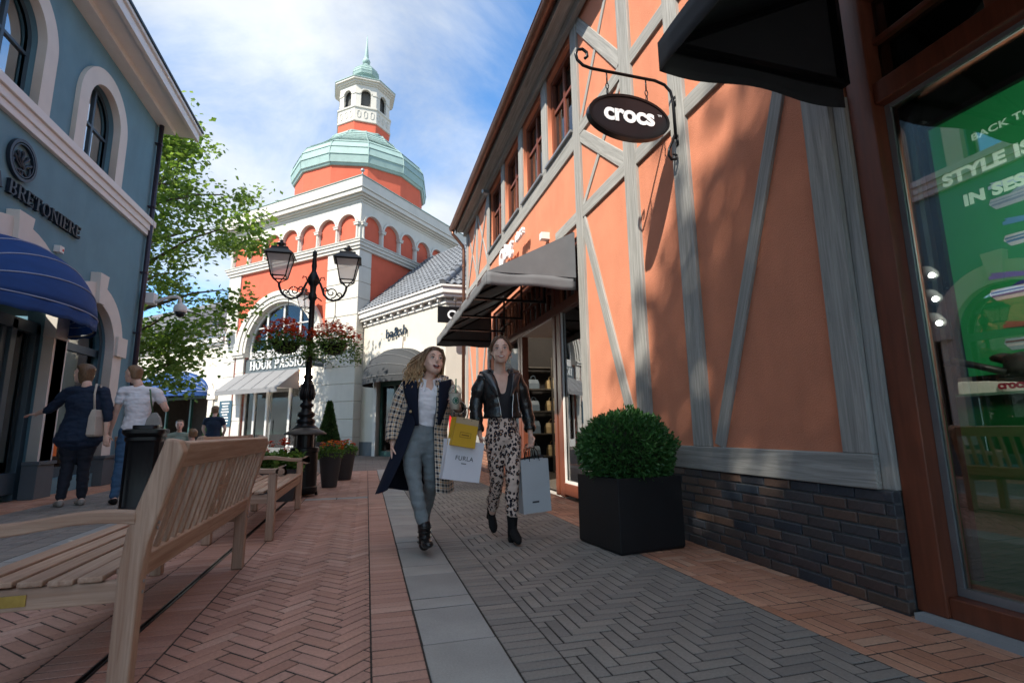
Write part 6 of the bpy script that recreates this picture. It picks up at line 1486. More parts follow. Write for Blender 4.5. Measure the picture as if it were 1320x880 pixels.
def head_frame(chin, yaw, pitch, roll=0.0):
    return Matrix.Translation(Vector(chin)) @ Matrix.Rotation(yaw, 4, 'Z') @ Matrix.Rotation(pitch, 4, 'X') @ Matrix.Rotation(roll, 4, 'Y')
HEAD = [((0, -.052, .002), .024, .022), ((0, -.044, .016), .040, .042), ((0, -.024, .042), .054, .066), ((0, -.008, .075), .063, .084), ((0, .0, .11), .069, .094), ((0, .004, .145), .072, .097), ((0, .008, .178), .067, .090), ((0, .010, .205), .052, .071), ((0, .012, .224), .026, .04)]
def head(mb, F, sc=1.0, male=False):
    M3 = F.to_3x3()
    tr = lambda p: F @ (Vector(p) * sc)
    rings = []
    for c, rx, ry in blend([(Vector(a), b, c_) for a, b, c_ in HEAD], 2):
        rings.append([tr((c.x + rx * (abs(cos(a)) ** .9) * (1 if cos(a) > 0 else -1), c.y + ry * sin(a), c.z)) for a in [2 * pi * k / 20 for k in range(20)]])
    mb.loft(rings)
    ch = lambda pts: chain(mb, [(tr(p), r * sc, r2 * sc) for p, r, r2 in pts], M3 @ Vector((1, 0, 0)), 10)
    ch([((0, -.088, .128), .007, .008), ((0, -.098, .108), .009, .010), ((0, -.108, .09), .013, .012), ((0, -.100, .080), .012, .008)])       # nose
    for s in (-1, 1):
        ch([((s * .070, .004, .082), .006, .012), ((s * .076, .010, .10), .008, .018), ((s * .076, .014, .125), .007, .016)])                  # ear
        ch([((s * .036, -.066, .070), .020, .014), ((s * .043, -.060, .092), .020, .014)])                                                      # cheek
        ch([((s * .012, -.089, .134), .008, .007), ((s * .032, -.088, .139), .010, .007), ((s * .050, -.076, .134), .008, .007)])               # brow ridge
    ch([((0, -.072, .018), .014, .012), ((0, -.068, .008), .016, .012)])                                                                        # chin
M_eye = mat('eye_white', (.75, .74, .72), .2, 0, 4, 0); M_iris = mat('iris', (.05, .035, .025), .15, 0, 4, 0); M_browm = mat('eyebrow', (.10, .06, .035), .8, 0, 4, 0)
M_lip = mat('lips', (.42, .10, .09), .35, .05, 20, 0); M_teeth = mat('teeth', (.85, .83, .78), .25, 0, 4, 0); M_mouth = mat('mouth_dark', (.08, .015, .015), .5, 0, 4, 0)
def face(F, parent, sc=1.0, smile=.5, open_=0.0, brow=None):
    tr = lambda p: F @ (Vector(p) * sc); M3 = F.to_3x3(); X = M3 @ Vector((1, 0, 0))
    def bl(nm, pts, m):
        q = MB(); chain(q, [(tr(p), r * sc, r2 * sc) for p, r, r2 in pts], M3 @ Vector((0, 0, 1)), 10); return q.build(nm, m, parent, smooth=True)
    for s in (-1, 1):
        bl('eye', [((s * .022, -.0865, .117), .004, .005), ((s * .031, -.0875, .1175), .0075, .0085), ((s * .040, -.0835, .117), .004, .005)], M_eye)
        bl('iris', [((s * .031, -.0925, .1165), .0056, .0056), ((s * .031, -.0965, .1165), .005, .005)], M_iris)
        bl('eyelash', [((s * .018, -.0895, .1225), .0018, .003), ((s * .031, -.0945, .1262), .0022, .004), ((s * .044, -.085, .1215), .0016, .003)], M_iris)
        bl('eyebrow', [((s * .016, -.0955, .1405), .0025, .0035), ((s * .032, -.0955, .1465), .0026, .0045), ((s * .050, -.080, .1405), .0018, .003)], brow or M_browm)
    w = .022 + .006 * smile; z = .049; u = .007 * smile; lo = .001 + open_ + (.003 if smile > .6 else 0)
    if open_: bl('mouth', [((-w * .9, -.0825, z + u), .003, .004), ((-w * .4, -.0915, z - .002), .010, .007), ((w * .4, -.0915, z - .002), .010, .007), ((w * .9, -.0825, z + u), .003, .004)], M_mouth)
    if smile > .3:
        bl('teeth', [((-w * .72, -.0865, z + u * .7), .0022, .003), ((-w * .3, -.0945, z + .0015), .0046, .004), ((w * .3, -.0945, z + .0015), .0046, .004), ((w * .72, -.0865, z + u * .7), .0022, .003)], M_teeth)
    bl('lips', [((-w, -.0805, z + u), .002, .003), ((-w * .5, -.0935, z + .0068), .0026, .0035), ((0, -.0975, z + .0064), .0028, .004), ((w * .5, -.0935, z + .0068), .0026, .0035), ((w, -.0805, z + u), .002, .003)], M_lip)
    bl('lips', [((-w, -.0805, z + u), .002, .003), ((-w * .5, -.0915, z - .0052 - lo * .8), .0032, .004), ((0, -.0955, z - .0075 - lo), .0036, .0046), ((w * .5, -.0915, z - .0052 - lo * .8), .0032, .004), ((w, -.0805, z + u), .002, .003)], M_lip)
def uv_surf(name, fn, nu, nv, su, sv, m, parent, thick=0.0, off=0):
    """parametric sheet with a UV map in metres"""
    me = bpy.data.meshes.new(name); w = nu + 1
    vs = [tuple(fn(i / nu, j / nv)) for j in range(nv + 1) for i in range(nu + 1)]; fs = [(j * w + i, j * w + i + 1, (j + 1) * w + i + 1, (j + 1) * w + i) for j in range(nv) for i in range(nu)]
    me.from_pydata(vs, [], fs); uv = me.uv_layers.new(name='UVMap')
    for p in me.polygons:
        for li, vi in zip(p.loop_indices, p.vertices): uv.data[li].uv = ((vi % w) / nu * su, (vi // w) / nv * sv)
    me.update(); o = obj(name, me, m, parent, True)
    if thick:
        s = o.modifiers.new('solid', 'SOLIDIFY'); s.thickness = thick; s.offset = off
    return o
def sweep(name, secs, m, parent, su=.5, n=20, wr=.006, wf=30, side=(1, 0, 0)):
    """sleeve: swept tube with UVs and cloth wrinkles"""
    S = blend([(Vector(a), b, c) for a, b, c in secs], 8); N = len(S); rings = []
    for i, (p, rx, ry) in enumerate(S):
        t = (S[min(i + 1, N - 1)][0] - S[max(i - 1, 0)][0]); k_ = 1 + wr / max(rx, .01) * (sin(i * .9) * .5 + noise.noise(p * wf)); rings.append(ringpts(p, t, Vector(side), rx * k_, ry * k_, n))
    L = sum((S[i + 1][0] - S[i][0]).length for i in range(N - 1))
    def fn(u, v):
        i = min(N - 1, round(v * (N - 1))); k = round(u * n) % n; return rings[i][k]
    return uv_surf(name, fn, n, N - 1, su, L, m, parent, .006, -1)
# ---- materials for clothes
def plaid():
    t = NT('plaid_wool'); tc = t.n('ShaderNodeTexCoord'); sp = t.n('ShaderNodeSeparateXYZ'); t.l(tc.outputs['UV'], sp.inputs[0])
    def band(s, f, a, b, off=0.0):
        x = t.math('FRACT', t.math('ADD', t.math('MULTIPLY', s, f), off)); return t.math('MULTIPLY', t.math('GREATER_THAN', x, a), t.math('LESS_THAN', x, b))
    F = 1 / .046
    na = band(sp.outputs[0], F, .0, .42); nb = band(sp.outputs[1], F, .0, .42); oa = band(sp.outputs[0], F, .60, .82); ob = band(sp.outputs[1], F, .60, .82)
    c = t.mix(t.math('MULTIPLY', t.math('ADD', oa, ob), .5), (.74, .67, .57), (.52, .27, .09))
    c = t.mix(t.math('MULTIPLY', t.math('ADD', na, nb), .5), c, (.012, .016, .030))
    v = t.coord('UV'); nz = t.noise(v, 260, 3, .7); c = t.mix(.5, c, t.ramp(nz, [(.3, (.6,) * 3), (.7, (1.35,) * 3)]), 'MULTIPLY')
    t.bsdf(c, .9, 0, .15, t.bump(nz, .4, .002), **{'Sheen Weight': .2}); return t.m
M_plaid = plaid()
def leopard():
    t = NT('leopard_print'); v = t.coord('Object', (1, 1, .8)); vo = t.n('ShaderNodeTexVoronoi'); vo.inputs['Scale'].default_value = 33; vo.inputs['Randomness'].default_value = .85
    nz = t.n('ShaderNodeTexNoise'); nz.inputs['Scale'].default_value = 40; t.l(v, nz.inputs[0]); ad = t.n('ShaderNodeVectorMath', operation='MULTIPLY_ADD'); ad.inputs[1].default_value = (.018,) * 3; t.l(nz.outputs['Color'], ad.inputs[0]); t.l(v, ad.inputs[2]); t.l(ad.outputs[0], vo.inputs['Vector'])
    dd = vo.outputs['Distance']; brk = t.noise(v, 55, 2)
    ringm = t.math('MULTIPLY', t.math('MULTIPLY', t.math('GREATER_THAN', dd, .19), t.math('LESS_THAN', dd, .50)), t.math('GREATER_THAN', brk, .40))
    c = t.mix(t.math('LESS_THAN', dd, .24), (.66, .52, .44), (.40, .21, .12)); c = t.mix(ringm, c, (.012, .012, .022))
    t.bsdf(c, .75, 0, .2, t.bump(t.noise(v, 18, 3), .3, .01)); return t.m
M_leo = leopard()
M_navy = mat('navy_wool', (.010, .014, .028), .85, .15, 10, .2, 300, .002, spec=.15)
M_shirt = mat('white_shirt', (.82, .82, .86), .8, .04, 8, .15, 30, .006, spec=.2)
M_jean = mat('grey_jeans', (.20, .235, .25), .85, .25, 7, .3, 60, .004, spec=.15, stretch=(1, 1, .6))
M_leather = mat('black_leather', (.012, .012, .013), .24, .2, 12, .5, 26, .012, spec=.6)
M_suede = mat('black_suede', (.010, .010, .011), .8, .2, 20, .15, spec=.2)
M_boot = mat('black_boot', (.011, .011, .012), .3, .2, 15, .2, spec=.5)
M_zip = mat('zip_metal', (.6, .6, .6), .25, .05, 10, 0, metal=.9)
def hair_mat(name, lo, hi, z0, z1):
    t = NT(name); tc = t.n('ShaderNodeTexCoord'); sp = t.n('ShaderNodeSeparateXYZ'); t.l(tc.outputs['Object'], sp.inputs[0])
    mr = t.n('ShaderNodeMapRange'); t.l(sp.outputs[2], mr.inputs[0]); mr.inputs[1].default_value = z0; mr.inputs[2].default_value = z1
    nz = t.noise(t.coord('Object', (1, 1, .3)), 90, 4); c = t.mix(mr.outputs[0], lo, hi); c = t.mix(.7, c, t.ramp(nz, [(.3, (.55,) * 3), (.7, (1.4,) * 3)]), 'MULTIPLY')
    t.bsdf(c, .45, 0, .4, t.bump(nz, .5, .004)); MATS[name] = t.m; return t.m
def hair_cap(mb, F, sc=1.0, front=.165, thick=.012):
    """shell of hair over the skull, open over the face"""
    tr = lambda p: F @ (Vector(p) * sc); rings = []
    for c, rx, ry in [(Vector(a), b, c_) for a, b, c_ in (((0, .058, .05), .058, .045), ((0, .052, .095), .070, .056), ((0, .044, .14), .077, .070), ((0, .030, .172), .077, .090), ((0, .014, .200), .067, .090), ((0, .012, .224), .046, .062), ((0, .013, .236), .02, .03))]:
        rings.append([tr((c.x + (rx + thick) * cos(a), c.y + (ry + thick * .5) * sin(a), c.z)) for a in [2 * pi * k / 20 for k in range(20)]])
    mb.loft(rings)
def shoe(mb, heel, toe, w=.045, h=.07):
    """foot-shaped chain from heel to toe (sole level points)"""
    h0, t0 = Vector(heel), Vector(toe); d = t0 - h0; up = Vector((0, 0, 1)); s = d.cross(up).normalized()
    chain(mb, [(h0 + up * .045, w * .75, .045), (h0 + d * .25 + up * .045, w * .8, .045), (h0 + d * .55 + up * .038, w * .95, .038), (h0 + d * .8 + up * .030, w, .030), (h0 + d * .97 + up * .024, w * .7, .024)], s, 14)
def limb(mb, pts, side=(1, 0, 0), n=14): chain(mb, blend([(Vector(a), b, c) for a, b, c in pts], 4), Vector(side), n)

# ================================================================= woman in the check coat
w1 = thing('person', 'laughing woman in open check coat and grey jeans holding an iced drink', 'person', (.48, 4.52, 0))
F1 = head_frame((.062, -.055, 1.445), radians(10), radians(-14), radians(5)) @ Matrix.Scale(1.10, 4)
q = MB(); head(q, F1)
limb(q, [((.025, .02, 1.36), .062, .055), ((.035, .012, 1.42), .050, .052), ((.05, .0, 1.475), .048, .052), ((.055, .0, 1.52), .05, .055)])
limb(q, [((-.03, .0, .92), .145, .10), ((-.02, .0, 1.04), .115, .085), ((.01, .0, 1.20), .135, .095), ((.02, .005, 1.32), .15, .085), ((.025, .015, 1.385), .10, .06)])
limb(q, [((-.12, .01, 1.37), .05, .05), ((-.19, .03, 1.25), .043, .043), ((-.235, .04, 1.10), .037, .037), ((-.255, .02, .97), .033, .033), ((-.265, -.02, .86), .024, .022)])
limb(q, [((.165, .02, 1.385), .05, .05), ((.25, .06, 1.25), .043, .043), ((.295, .06, 1.12), .037, .037), ((.285, -.07, 1.14), .032, .032), ((.262, -.20, 1.175), .023, .022)])
limb(q, [((-.10, 0, .90), .075, .08), ((-.095, -.06, .70), .056, .06), ((-.08, -.12, .53), .042, .044), ((-.05, -.15, .38), .038, .040), ((-.01, -.19, .16), .030, .032)])
limb(q, [((.045, 0, .90), .075, .08), ((.06, .02, .70), .056, .06), ((.07, .06, .52), .042, .044), ((.065, .22, .37), .038, .040), ((.06, .40, .20), .030, .032)])
hand(q, (-.268, -.025, .855), (-.02, -.25, -1), (.9, -.2, 0), (.1, -1, 0), .35)
hand(q, (.258, -.215, 1.178), (-.35, -.85, .30), (-.8, .3, -.1), (-.1, -.2, 1), .75, 1.0)
limb(q, [((-.125, .012, 1.365), .05, .05), ((.02, .012, 1.375), .055, .06), ((.17, .02, 1.38), .05, .05)], (0, 0, 1))
fuse('body', q, .0052, M_skin, w1, 2)
face(F1, w1, 1.0, 1.0, .010)
q = MB()
limb(q, [((-.03, .0, 1.035), .128, .098), ((-.032, .0, .97), .150, .112), ((-.03, .0, .90), .158, .12), ((-.03, .0, .84), .14, .11)])
limb(q, [((-.105, -.005, .88), .092, .10), ((-.10, -.06, .70), .078, .082), ((-.083, -.122, .54), .061, .064), ((-.052, -.155, .38), .057, .058), ((-.012, -.19, .205), .044, .046)])
limb(q, [((.045, 0, .88), .092, .10), ((.06, .02, .70), .078, .082), ((.07, .06, .52), .061, .064), ((.066, .22, .37), .057, .058), ((.06, .40, .215), .046, .048)])
fuse('jeans', q, .008, M_jean, w1, 2, .008)
q = MB()
limb(q, [((-.025, -.002, 1.01), .132, .10), ((-.018, -.004, 1.08), .130, .10), ((.008, -.004, 1.2), .147, .112), ((.016, 0, 1.27), .15, .105)])
for s in (-1, 1): limb(q, [((.02 + s * .045, -.04, 1.25), .062, .066), ((.022 + s * .085, -.035, 1.34), .048, .058), ((.024 + s * .10, .0, 1.40), .03, .05)])
fuse('shirt', q, .008, M_shirt, w1, 2, .012)
for s in (-1, 1):
    uv_surf('shirt_collar', lambda u, v: Vector((.032 + s * (.028 + .045 * v + .012 * u), -.075 - .028 * u + .05 * v, 1.405 - .105 * u + .025 * v)), 6, 6, .1, .1, M_shirt, w1, .004)
# coat: outside check, navy lining, navy lapels
def coat_r(v, th, ins=0.0):
    z = 1.405 - .945 * v
    K = [(0, .165, .085, .022, .010), (.08, .205, .115, .02, .006), (.25, .215, .135, .012, 0), (.45, .205, .14, -.01, .005), (.65, .235, .17, -.02, .02), (.85, .28, .21, -.035, .04), (1.0, .31, .235, -.05, .055)]
    for i in range(len(K) - 1):
        if K[i][0] <= v <= K[i + 1][0]:
            f = (v - K[i][0]) / (K[i + 1][0] - K[i][0]); rx, ry, cx, cy = [K[i][j] + (K[i + 1][j] - K[i][j]) * f for j in (1, 2, 3, 4)]; break
    fold = 1 + (.035 * v) * sin(th * 7 + 1.3) + .012 * sin(th * 13 + v * 9)
    return Vector((cx + (rx * fold - ins) * cos(th), cy + (ry * fold - ins) * sin(th), z + .02 * v * sin(th * 3) ))
def coat_fn(ins):
    def fn(u, v):
        # front edges: angle from -90 deg; image-left panel swings open below the waist
        ol = radians(24 + 8 * max(0, v - .35) / .65); orr = radians(20 + 6 * v)
        a0 = -pi / 2 - ol; a1 = -pi / 2 - 2 * pi + orr
        th = a0 + (a1 - a0) * u
        p = coat_r(v, th, ins)
        if v > .4:     # wind lifts the free panel
            k = max(0, 1 - u / .22) * (v - .4) / .6; p = p + Vector((-.10 * k, -.05 * k, .05 * k))
        return p
    return fn
uv_surf('coat', coat_fn(0), 72, 40, 1.5, .95, M_plaid, w1)
uv_surf('coat_lining', coat_fn(.012), 72, 40, 1.5, .95, M_navy, w1)
def facing(u, v):
    v2 = .02 + .98 * v; ol = radians(24 + 8 * max(0, v2 - .35) / .65); wd = radians(26 + 50 * max(0, v2 - .25) / .75)
    th = -pi / 2 - ol + .03 - wd * u; p = coat_r(v2, th, -.012)
    if v2 > .4:
        k = max(0, 1 - (wd * u / 5.6) / .22) * (v2 - .4) / .6; p = p + Vector((-.10 * k, -.05 * k, .05 * k))
    return p
uv_surf('coat_facing', facing, 14, 36, .2, .9, M_navy, w1)
sweep('coat_sleeve', [((-.125, .012, 1.372), .075, .075), ((-.185, .03, 1.27), .074, .074), ((-.235, .04, 1.10), .070, .070), ((-.258, .02, .98), .066, .066), ((-.265, -.012, .885), .062, .062)], M_plaid, w1, .45)
sweep('coat_sleeve', [((.17, .02, 1.385), .075, .075), ((.25, .055, 1.26), .074, .074), ((.30, .065, 1.14), .072, .072), ((.295, -.03, 1.125), .068, .068), ((.272, -.165, 1.165), .060, .060)], M_plaid, w1, .45)
for a_, b_ in (((-.135, .012, 1.355), (-.045, .02, 1.402)), ((.18, .02, 1.37), (.095, .02, 1.405))):
    sweep('coat_shoulder', [(a_, .082, .082), (tuple((x + y) / 2 for x, y in zip(a_, b_)), .070, .078), (b_, .045, .066)], M_plaid, w1, .45, 20, .003, 20, (0, 1, 0))
sweep('coat_collar', [((-.075, -.06, 1.385), .03, .022), ((-.07, .04, 1.425), .03, .025), ((.02, .085, 1.44), .03, .025), ((.115, .04, 1.425), .03, .025), ((.12, -.06, 1.385), .03, .022)], M_plaid, w1, .2, 12, .002)
for s, x0 in ((-1, .0), (1, .03)):
    def lap(u, v, s=s, x0=x0):
        wv = (.115 - .085 * v) * (1 + .25 * sin(v * pi)); e = x0 + s * (.062 + .018 * (1 - v) + .0 * v); x = e + s * wv * u
        return Vector((x, -.105 - .055 * sin(min(1, v * 1.3) * pi / 2) + .05 * u * u + .03 * (1 - v) * u, 1.385 - .37 * v + .03 * u * (1 - v)))
    uv_surf('coat_lapel', lap, 8, 16, .1, .4, M_navy, w1, .008)
q = MB(); q.lathe([(.012, 0), (.012, .004), (.006, .006)], 12, (0, 0, 0)); q.v = [(-.135 + p[0], -.155 - p[2], 1.13 + p[1]) for p in q.v]; q.build('button', mat('horn_button', (.35, .25, .12), .3), w1)
# boots
q = MB(); shoe(q, (-.005, -.145, .028), (.012, -.355, .075), .046); limb(q, [((-.004, -.165, .06), .046, .052), ((-.006, -.175, .14), .047, .052), ((-.010, -.185, .225), .055, .058)])
fuse('boot', q, .007, M_boot, w1, 2)
q = MB(); shoe(q, (.06, .47, .13), (.062, .31, .012), .045); limb(q, [((.06, .445, .14), .048, .052), ((.06, .42, .20), .050, .054), ((.06, .385, .26), .058, .06)])
fuse('boot', q, .007, M_boot, w1, 2)
for z in (.09, .13, .17, .205):
    q = MB(); f_ = (z - .06) / .165; q.tube([(-.006 + .052 * cos(a), -.17 - .018 * f_ + .058 * sin(a), z) for a in [2 * pi * k / 14 for k in range(14)]], .006, 5, closed=True); st = q.build('boot_strap', M_boot, w1, smooth=True)
    q = MB(); q.obox((-.006 + .054, -.175, z), (.004, 0, 0), (0, .010, 0), (0, 0, .009)); q.build('buckle', M_zip, st)
# hair: cap and wind-blown locks
M_h1 = hair_mat('blond_hair', (.50, .33, .17), (.10, .055, .03), 1.42, 1.68)
random.seed(31)
q = MB(); hair_cap(q, F1, 1.03, thick=.014)
for k in range(280):
    s = random.choice((-1, -1, -1, -1, 1)); a = random.uniform(-.4, 2.4); st = Vector((s * .062 * cos(a * .5), .01 + .06 * sin(a), random.uniform(.14, .235))); p = F1 @ st; pts = [(p, .008, .008)]
    if s < 0: tgt = Vector((random.uniform(-.19, -.03), random.uniform(-.12, .10), random.uniform(1.33, 1.48)))
    else: tgt = Vector((random.uniform(.10, .15), random.uniform(.02, .10), random.uniform(1.40, 1.52)))
    mid = p.lerp(tgt, .5) + Vector((-.05 if s < 0 else .025, .01, .035)) + rnd() * .02; N = 9
    for j in range(1, N + 1):
        t = j / N; c = p * (1 - t) ** 2 + mid * 2 * t * (1 - t) + tgt * t * t; c = c + Vector((.016 * sin(j * 1.5 + k), .016 * cos(j * 1.3 + k * 2), 0)) * t; r = .0085 * (1 - .65 * t); pts.append((c, r, r))
    chain(q, pts, Vector((1, 0, 0)), 6)
for s in (-1, 1):
    for k in range(18):
        p0 = Vector((-.012 + s * .004, -.056 + .006 * k, .226 + .010 * sin(k / 17 * pi))); p1 = Vector((s * .050, -.074 + .008 * k, .198)); p2 = Vector((s * .082, -.034 + .007 * k, .145)); p3 = Vector((s * .086, .01 + .004 * k, .085)); p4 = Vector((s * .09, .03, .02 + .01 * sin(k)))
        chain(q, [(F1 @ p, r, r) for p, r in ((p0, .007), (p1, .012), (p2, .013), (p3, .012), (p4, .008))], Vector((1, 0, 0)), 6)
q.build('hair', M_h1, w1, smooth=True)
# iced drink, held in the hand (a thing of its own)
cupc = Vector((.48 + .212, 4.52 - .300, 1.135))
cupc.y -= .03; cu = thing('iced_coffee_cup', 'clear plastic cup of iced coffee with green straw held by laughing woman', 'cup', cupc); cu.scale = (1.2, 1.2, 1.2)
q = MB(); q.lathe([(.030, 0), (.031, .004), (.043, .115), (.045, .118)], 24); q.build('cup', glass('clear_plastic', (.97, .98, .97), .6, .01), cu, smooth=True)
q = MB(); q.lathe([(.002, .003), (.0298, .004), (.0425, .112), (.002, .114)], 24, caps=False); q.build('drink', mat('milk_coffee', (.85, .78, .66), .4, .2, 30, .1), cu, smooth=True)
q = MB(); q.lathe([(.047, .116), (.047, .122), (.044, .124), (.040, .150), (.026, .168), (.012, .172)], 24); q.build('lid', MATS['clear_plastic'], cu, smooth=True)
q = MB(); q.tube([(.004, 0, .05), (.006, -.002, .215)], .0042, 8); q.build('straw', mat('green_straw', (.01, .22, .08), .4), cu)
def cyl_badge(r, rad, m, nm, zc=.062, eps=.0012, inner=0.0):
    q = MB(); n = 24
    def pt(a, rr): x = rr * cos(a); z = zc + rr * sin(a); R0 = .030 + (z - .0) * .113 + eps; th = -pi / 2 + x / R0; return (R0 * cos(th), R0 * sin(th), z)
    vs = [pt(2 * pi * k / n, rad) for k in range(n)] + [pt(2 * pi * k / n, inner if inner else .0001) for k in range(n)]
    q.add(vs, [(k, (k + 1) % n, n + (k + 1) % n, n + k) for k in range(n)]); return q.build(nm, m, cu)
cyl_badge(0, .024, mat('logo_green', (.004, .13, .07), .4), 'logo_disc'); cyl_badge(0, .017, M_white, 'logo_ring', eps=.0018, inner=.0145)
# ---- paper bags
def paper_bag(label, loc, rz, w, d, h, m, tilt=0.0, handles=None, top=None, hh=.10):
    t = thing('paper_bag', label, 'shopping bag', loc, rz); t.rotation_euler = (0, tilt, rz)
    q = MB(); f = [(-w, -d), (w, -d), (w, 0), (w, d), (-w, d), (-w, 0)]
    def ring(z, g, e=1.0): return [(x * e - (0 if abs(y) > .001 else (1 if x > 0 else -1) * g), y, z) for x, y in f]
    q.loft([ring(0, 0), ring(.02, 0), ring(h * .45, .010), ring(h * .8, .022), ring(h, .030)], caps=False)
    q.add([(*p, .001) for p in f], [tuple(range(6))]); o = q.build('bag', m, t); s = o.modifiers.new('solid', 'SOLIDIFY'); s.thickness = .0022
    if top:
        q = MB(); q.add([(-w * .999, -d - .0012, h * .78), (w * .999, -d - .0012, h * .78), (w * .999, -d - .0012, h), (-w * .999, -d - .0012, h)], [(0, 1, 2, 3)]); q.build('top_band', top, t)
    for y in (-d, d):
        q = MB(); q.tube([(-w * .35, y, h - .015), (-w * .33, y * .6, h + hh * .6), (-w * .15, y * .15, h + hh), (w * .15, y * .15, h + hh), (w * .33, y * .6, h + hh * .6), (w * .35, y, h - .015)], .0045, 6); q.build('handle', handles or m, t, smooth=True)
    return t
M_paper = mat('white_paper', (.82, .82, .87), .6, .03, 6, .05, 30); M_yel = mat('yellow_paper', (.72, .42, .035), .6, .06, 6, .05, 30); M_tan = mat('tan_paper', (.52, .40, .25), .7, .06, 10, .05)
M_ink = mat('dark_ink', (.05, .05, .06), .6); M_gpap = mat('grey_paper', (.50, .52, .54), .6, .04, 6, .05)
B1 = Vector((.48, 4.52, 0))
yb = paper_bag('small yellow and tan paper bag hanging from laughing woman\'s forearm', B1 + Vector((.285, -.20, .835)), radians(14), .105, .055, .235, M_yel, radians(10), M_black, M_tan, .09)
q = MB()
for a, b_ in (((-.05, .075), (.05, .075)), ((.05, .075), (.05, .115)), ((.05, .115), (-.05, .115)), ((-.05, .115), (-.05, .075)), ((-.035, .095), (.035, .095))):
    q.bar((a[0], -.0568, a[1]), (b_[0], -.0568, b_[1]), .0028 if a[1] != b_[1] or a[1] != .095 else .008, .001, (0, 1, 0))
q.build('print', mat('brown_ink', (.25, .13, .02), .6), yb)
fb_ = paper_bag('large white paper bag with dark lettering under the yellow bag', B1 + Vector((.275, -.13, .555)), radians(10), .165, .07, .33, M_paper, radians(9), M_paper, None, .14)
put_text('lettering', 'FURLA', .052, ((.0, -.0725, .165), (1, 0, 0), (0, 0, 1), (0, -1, 0)), M_ink, fb_, .001, 0, 1.1, 'CENTER')
q = MB(); q.box(-.022, .022, -.0731, -.0724, .137, .143); q.build('print', M_ink, fb_)

# ================================================================= woman in the leather jacket
w2 = thing('person', 'smiling woman in black leather jacket and leopard print trousers', 'person', (1.22, 4.58, 0))
F2 = head_frame((-.045, -.075, 1.562), radians(-14), radians(-4), radians(-2)) @ Matrix.Scale(1.12, 4)
q = MB(); head(q, F2)
limb(q, [((-.045, .01, 1.44), .062, .055), ((-.045, .0, 1.51), .054, .055), ((-.045, -.01, 1.58), .052, .054), ((-.045, -.01, 1.63), .05, .055)])
limb(q, [((-.025, .0, .95), .145, .10), ((-.025, .0, 1.08), .112, .085), ((-.035, .0, 1.25), .135, .095), ((-.042, .0, 1.38), .15, .085), ((-.045, .01, 1.46), .10, .06)])
limb(q, [((-.20, .01, 1.45), .048, .05), ((-.235, .02, 1.32), .042, .042), ((-.262, .03, 1.19), .037, .037), ((-.262, .0, 1.04), .032, .032), ((-.245, -.05, .925), .023, .021)])
limb(q, [((.11, .01, 1.465), .048, .05), ((.17, .02, 1.33), .042, .042), ((.21, .04, 1.19), .037, .037), ((.235, .02, 1.04), .032, .032), ((.238, -.02, .925), .023, .021)])
limb(q, [((.06, 0, .92), .075, .08), ((.055, -.05, .72), .056, .06), ((.035, -.10, .55), .042, .044), ((.032, -.09, .38), .038, .040), ((.032, -.10, .17), .030, .032)])
limb(q, [((-.10, 0, .92), .075, .08), ((-.085, .02, .72), .056, .06), ((-.065, .06, .53), .042, .044), ((-.06, .18, .36), .038, .040), ((-.055, .30, .20), .030, .032)])
hand(q, (-.244, -.055, .92), (.12, -.30, -1), (.85, -.2, .1), (.2, -1, 0), .45)
hand(q, (.238, -.022, .92), (.02, -.18, -1), (-.7, -.45, 0), (-.4, -1, 0), .95)
limb(q, [((-.205, .01, 1.45), .045, .045), ((-.045, .005, 1.455), .05, .055), ((.115, .01, 1.465), .045, .045)], (0, 0, 1))
fuse('body', q, .0052, M_skin, w2, 2)
face(F2, w2, 1.0, .9, 0.0)
for s in (-1, 1):
    q = MB(); q.tube([F2 @ Vector((s * .082, -.002, .075)), F2 @ Vector((s * .083, -.004, .05))], .006, 6); q.build('earring', M_zip, w2)
q = MB()
limb(q, [((-.025, .0, 1.10), .125, .096), ((-.025, .0, 1.02), .145, .11), ((-.022, .0, .93), .158, .12), ((-.02, .0, .87), .14, .112)])
limb(q, [((.06, -.005, .90), .092, .10), ((.055, -.05, .72), .080, .084), ((.037, -.10, .55), .064, .068), ((.034, -.09, .38), .060, .062), ((.033, -.10, .235), .054, .056)])
limb(q, [((-.10, 0, .90), .092, .10), ((-.085, .02, .72), .080, .084), ((-.066, .06, .53), .064, .068), ((-.06, .18, .37), .060, .062), ((-.056, .27, .255), .054, .056)])
fuse('trousers', q, .008, M_leo, w2, 2, .007)
q = MB()
limb(q, [((-.025, -.002, 1.06), .125, .098), ((-.03, -.004, 1.2), .138, .106), ((-.04, .0, 1.26), .146, .106)])
for s in (-1, 1): limb(q, [((-.04 + s * .045, -.045, 1.22), .06, .064), ((-.04 + s * .075, -.048, 1.34), .055, .060), ((-.04 + s * .105, -.02, 1.45), .048, .058)])
fuse('top', q, .009, mat('black_blouse', (.012, .012, .016), .7, .2, 10, .1), w2, 3, .003)
q = MB(); q.add([(-.11, -.094, 1.425), (.02, -.094, 1.425), (-.04, -.118, 1.28)], [(0, 1, 2)])
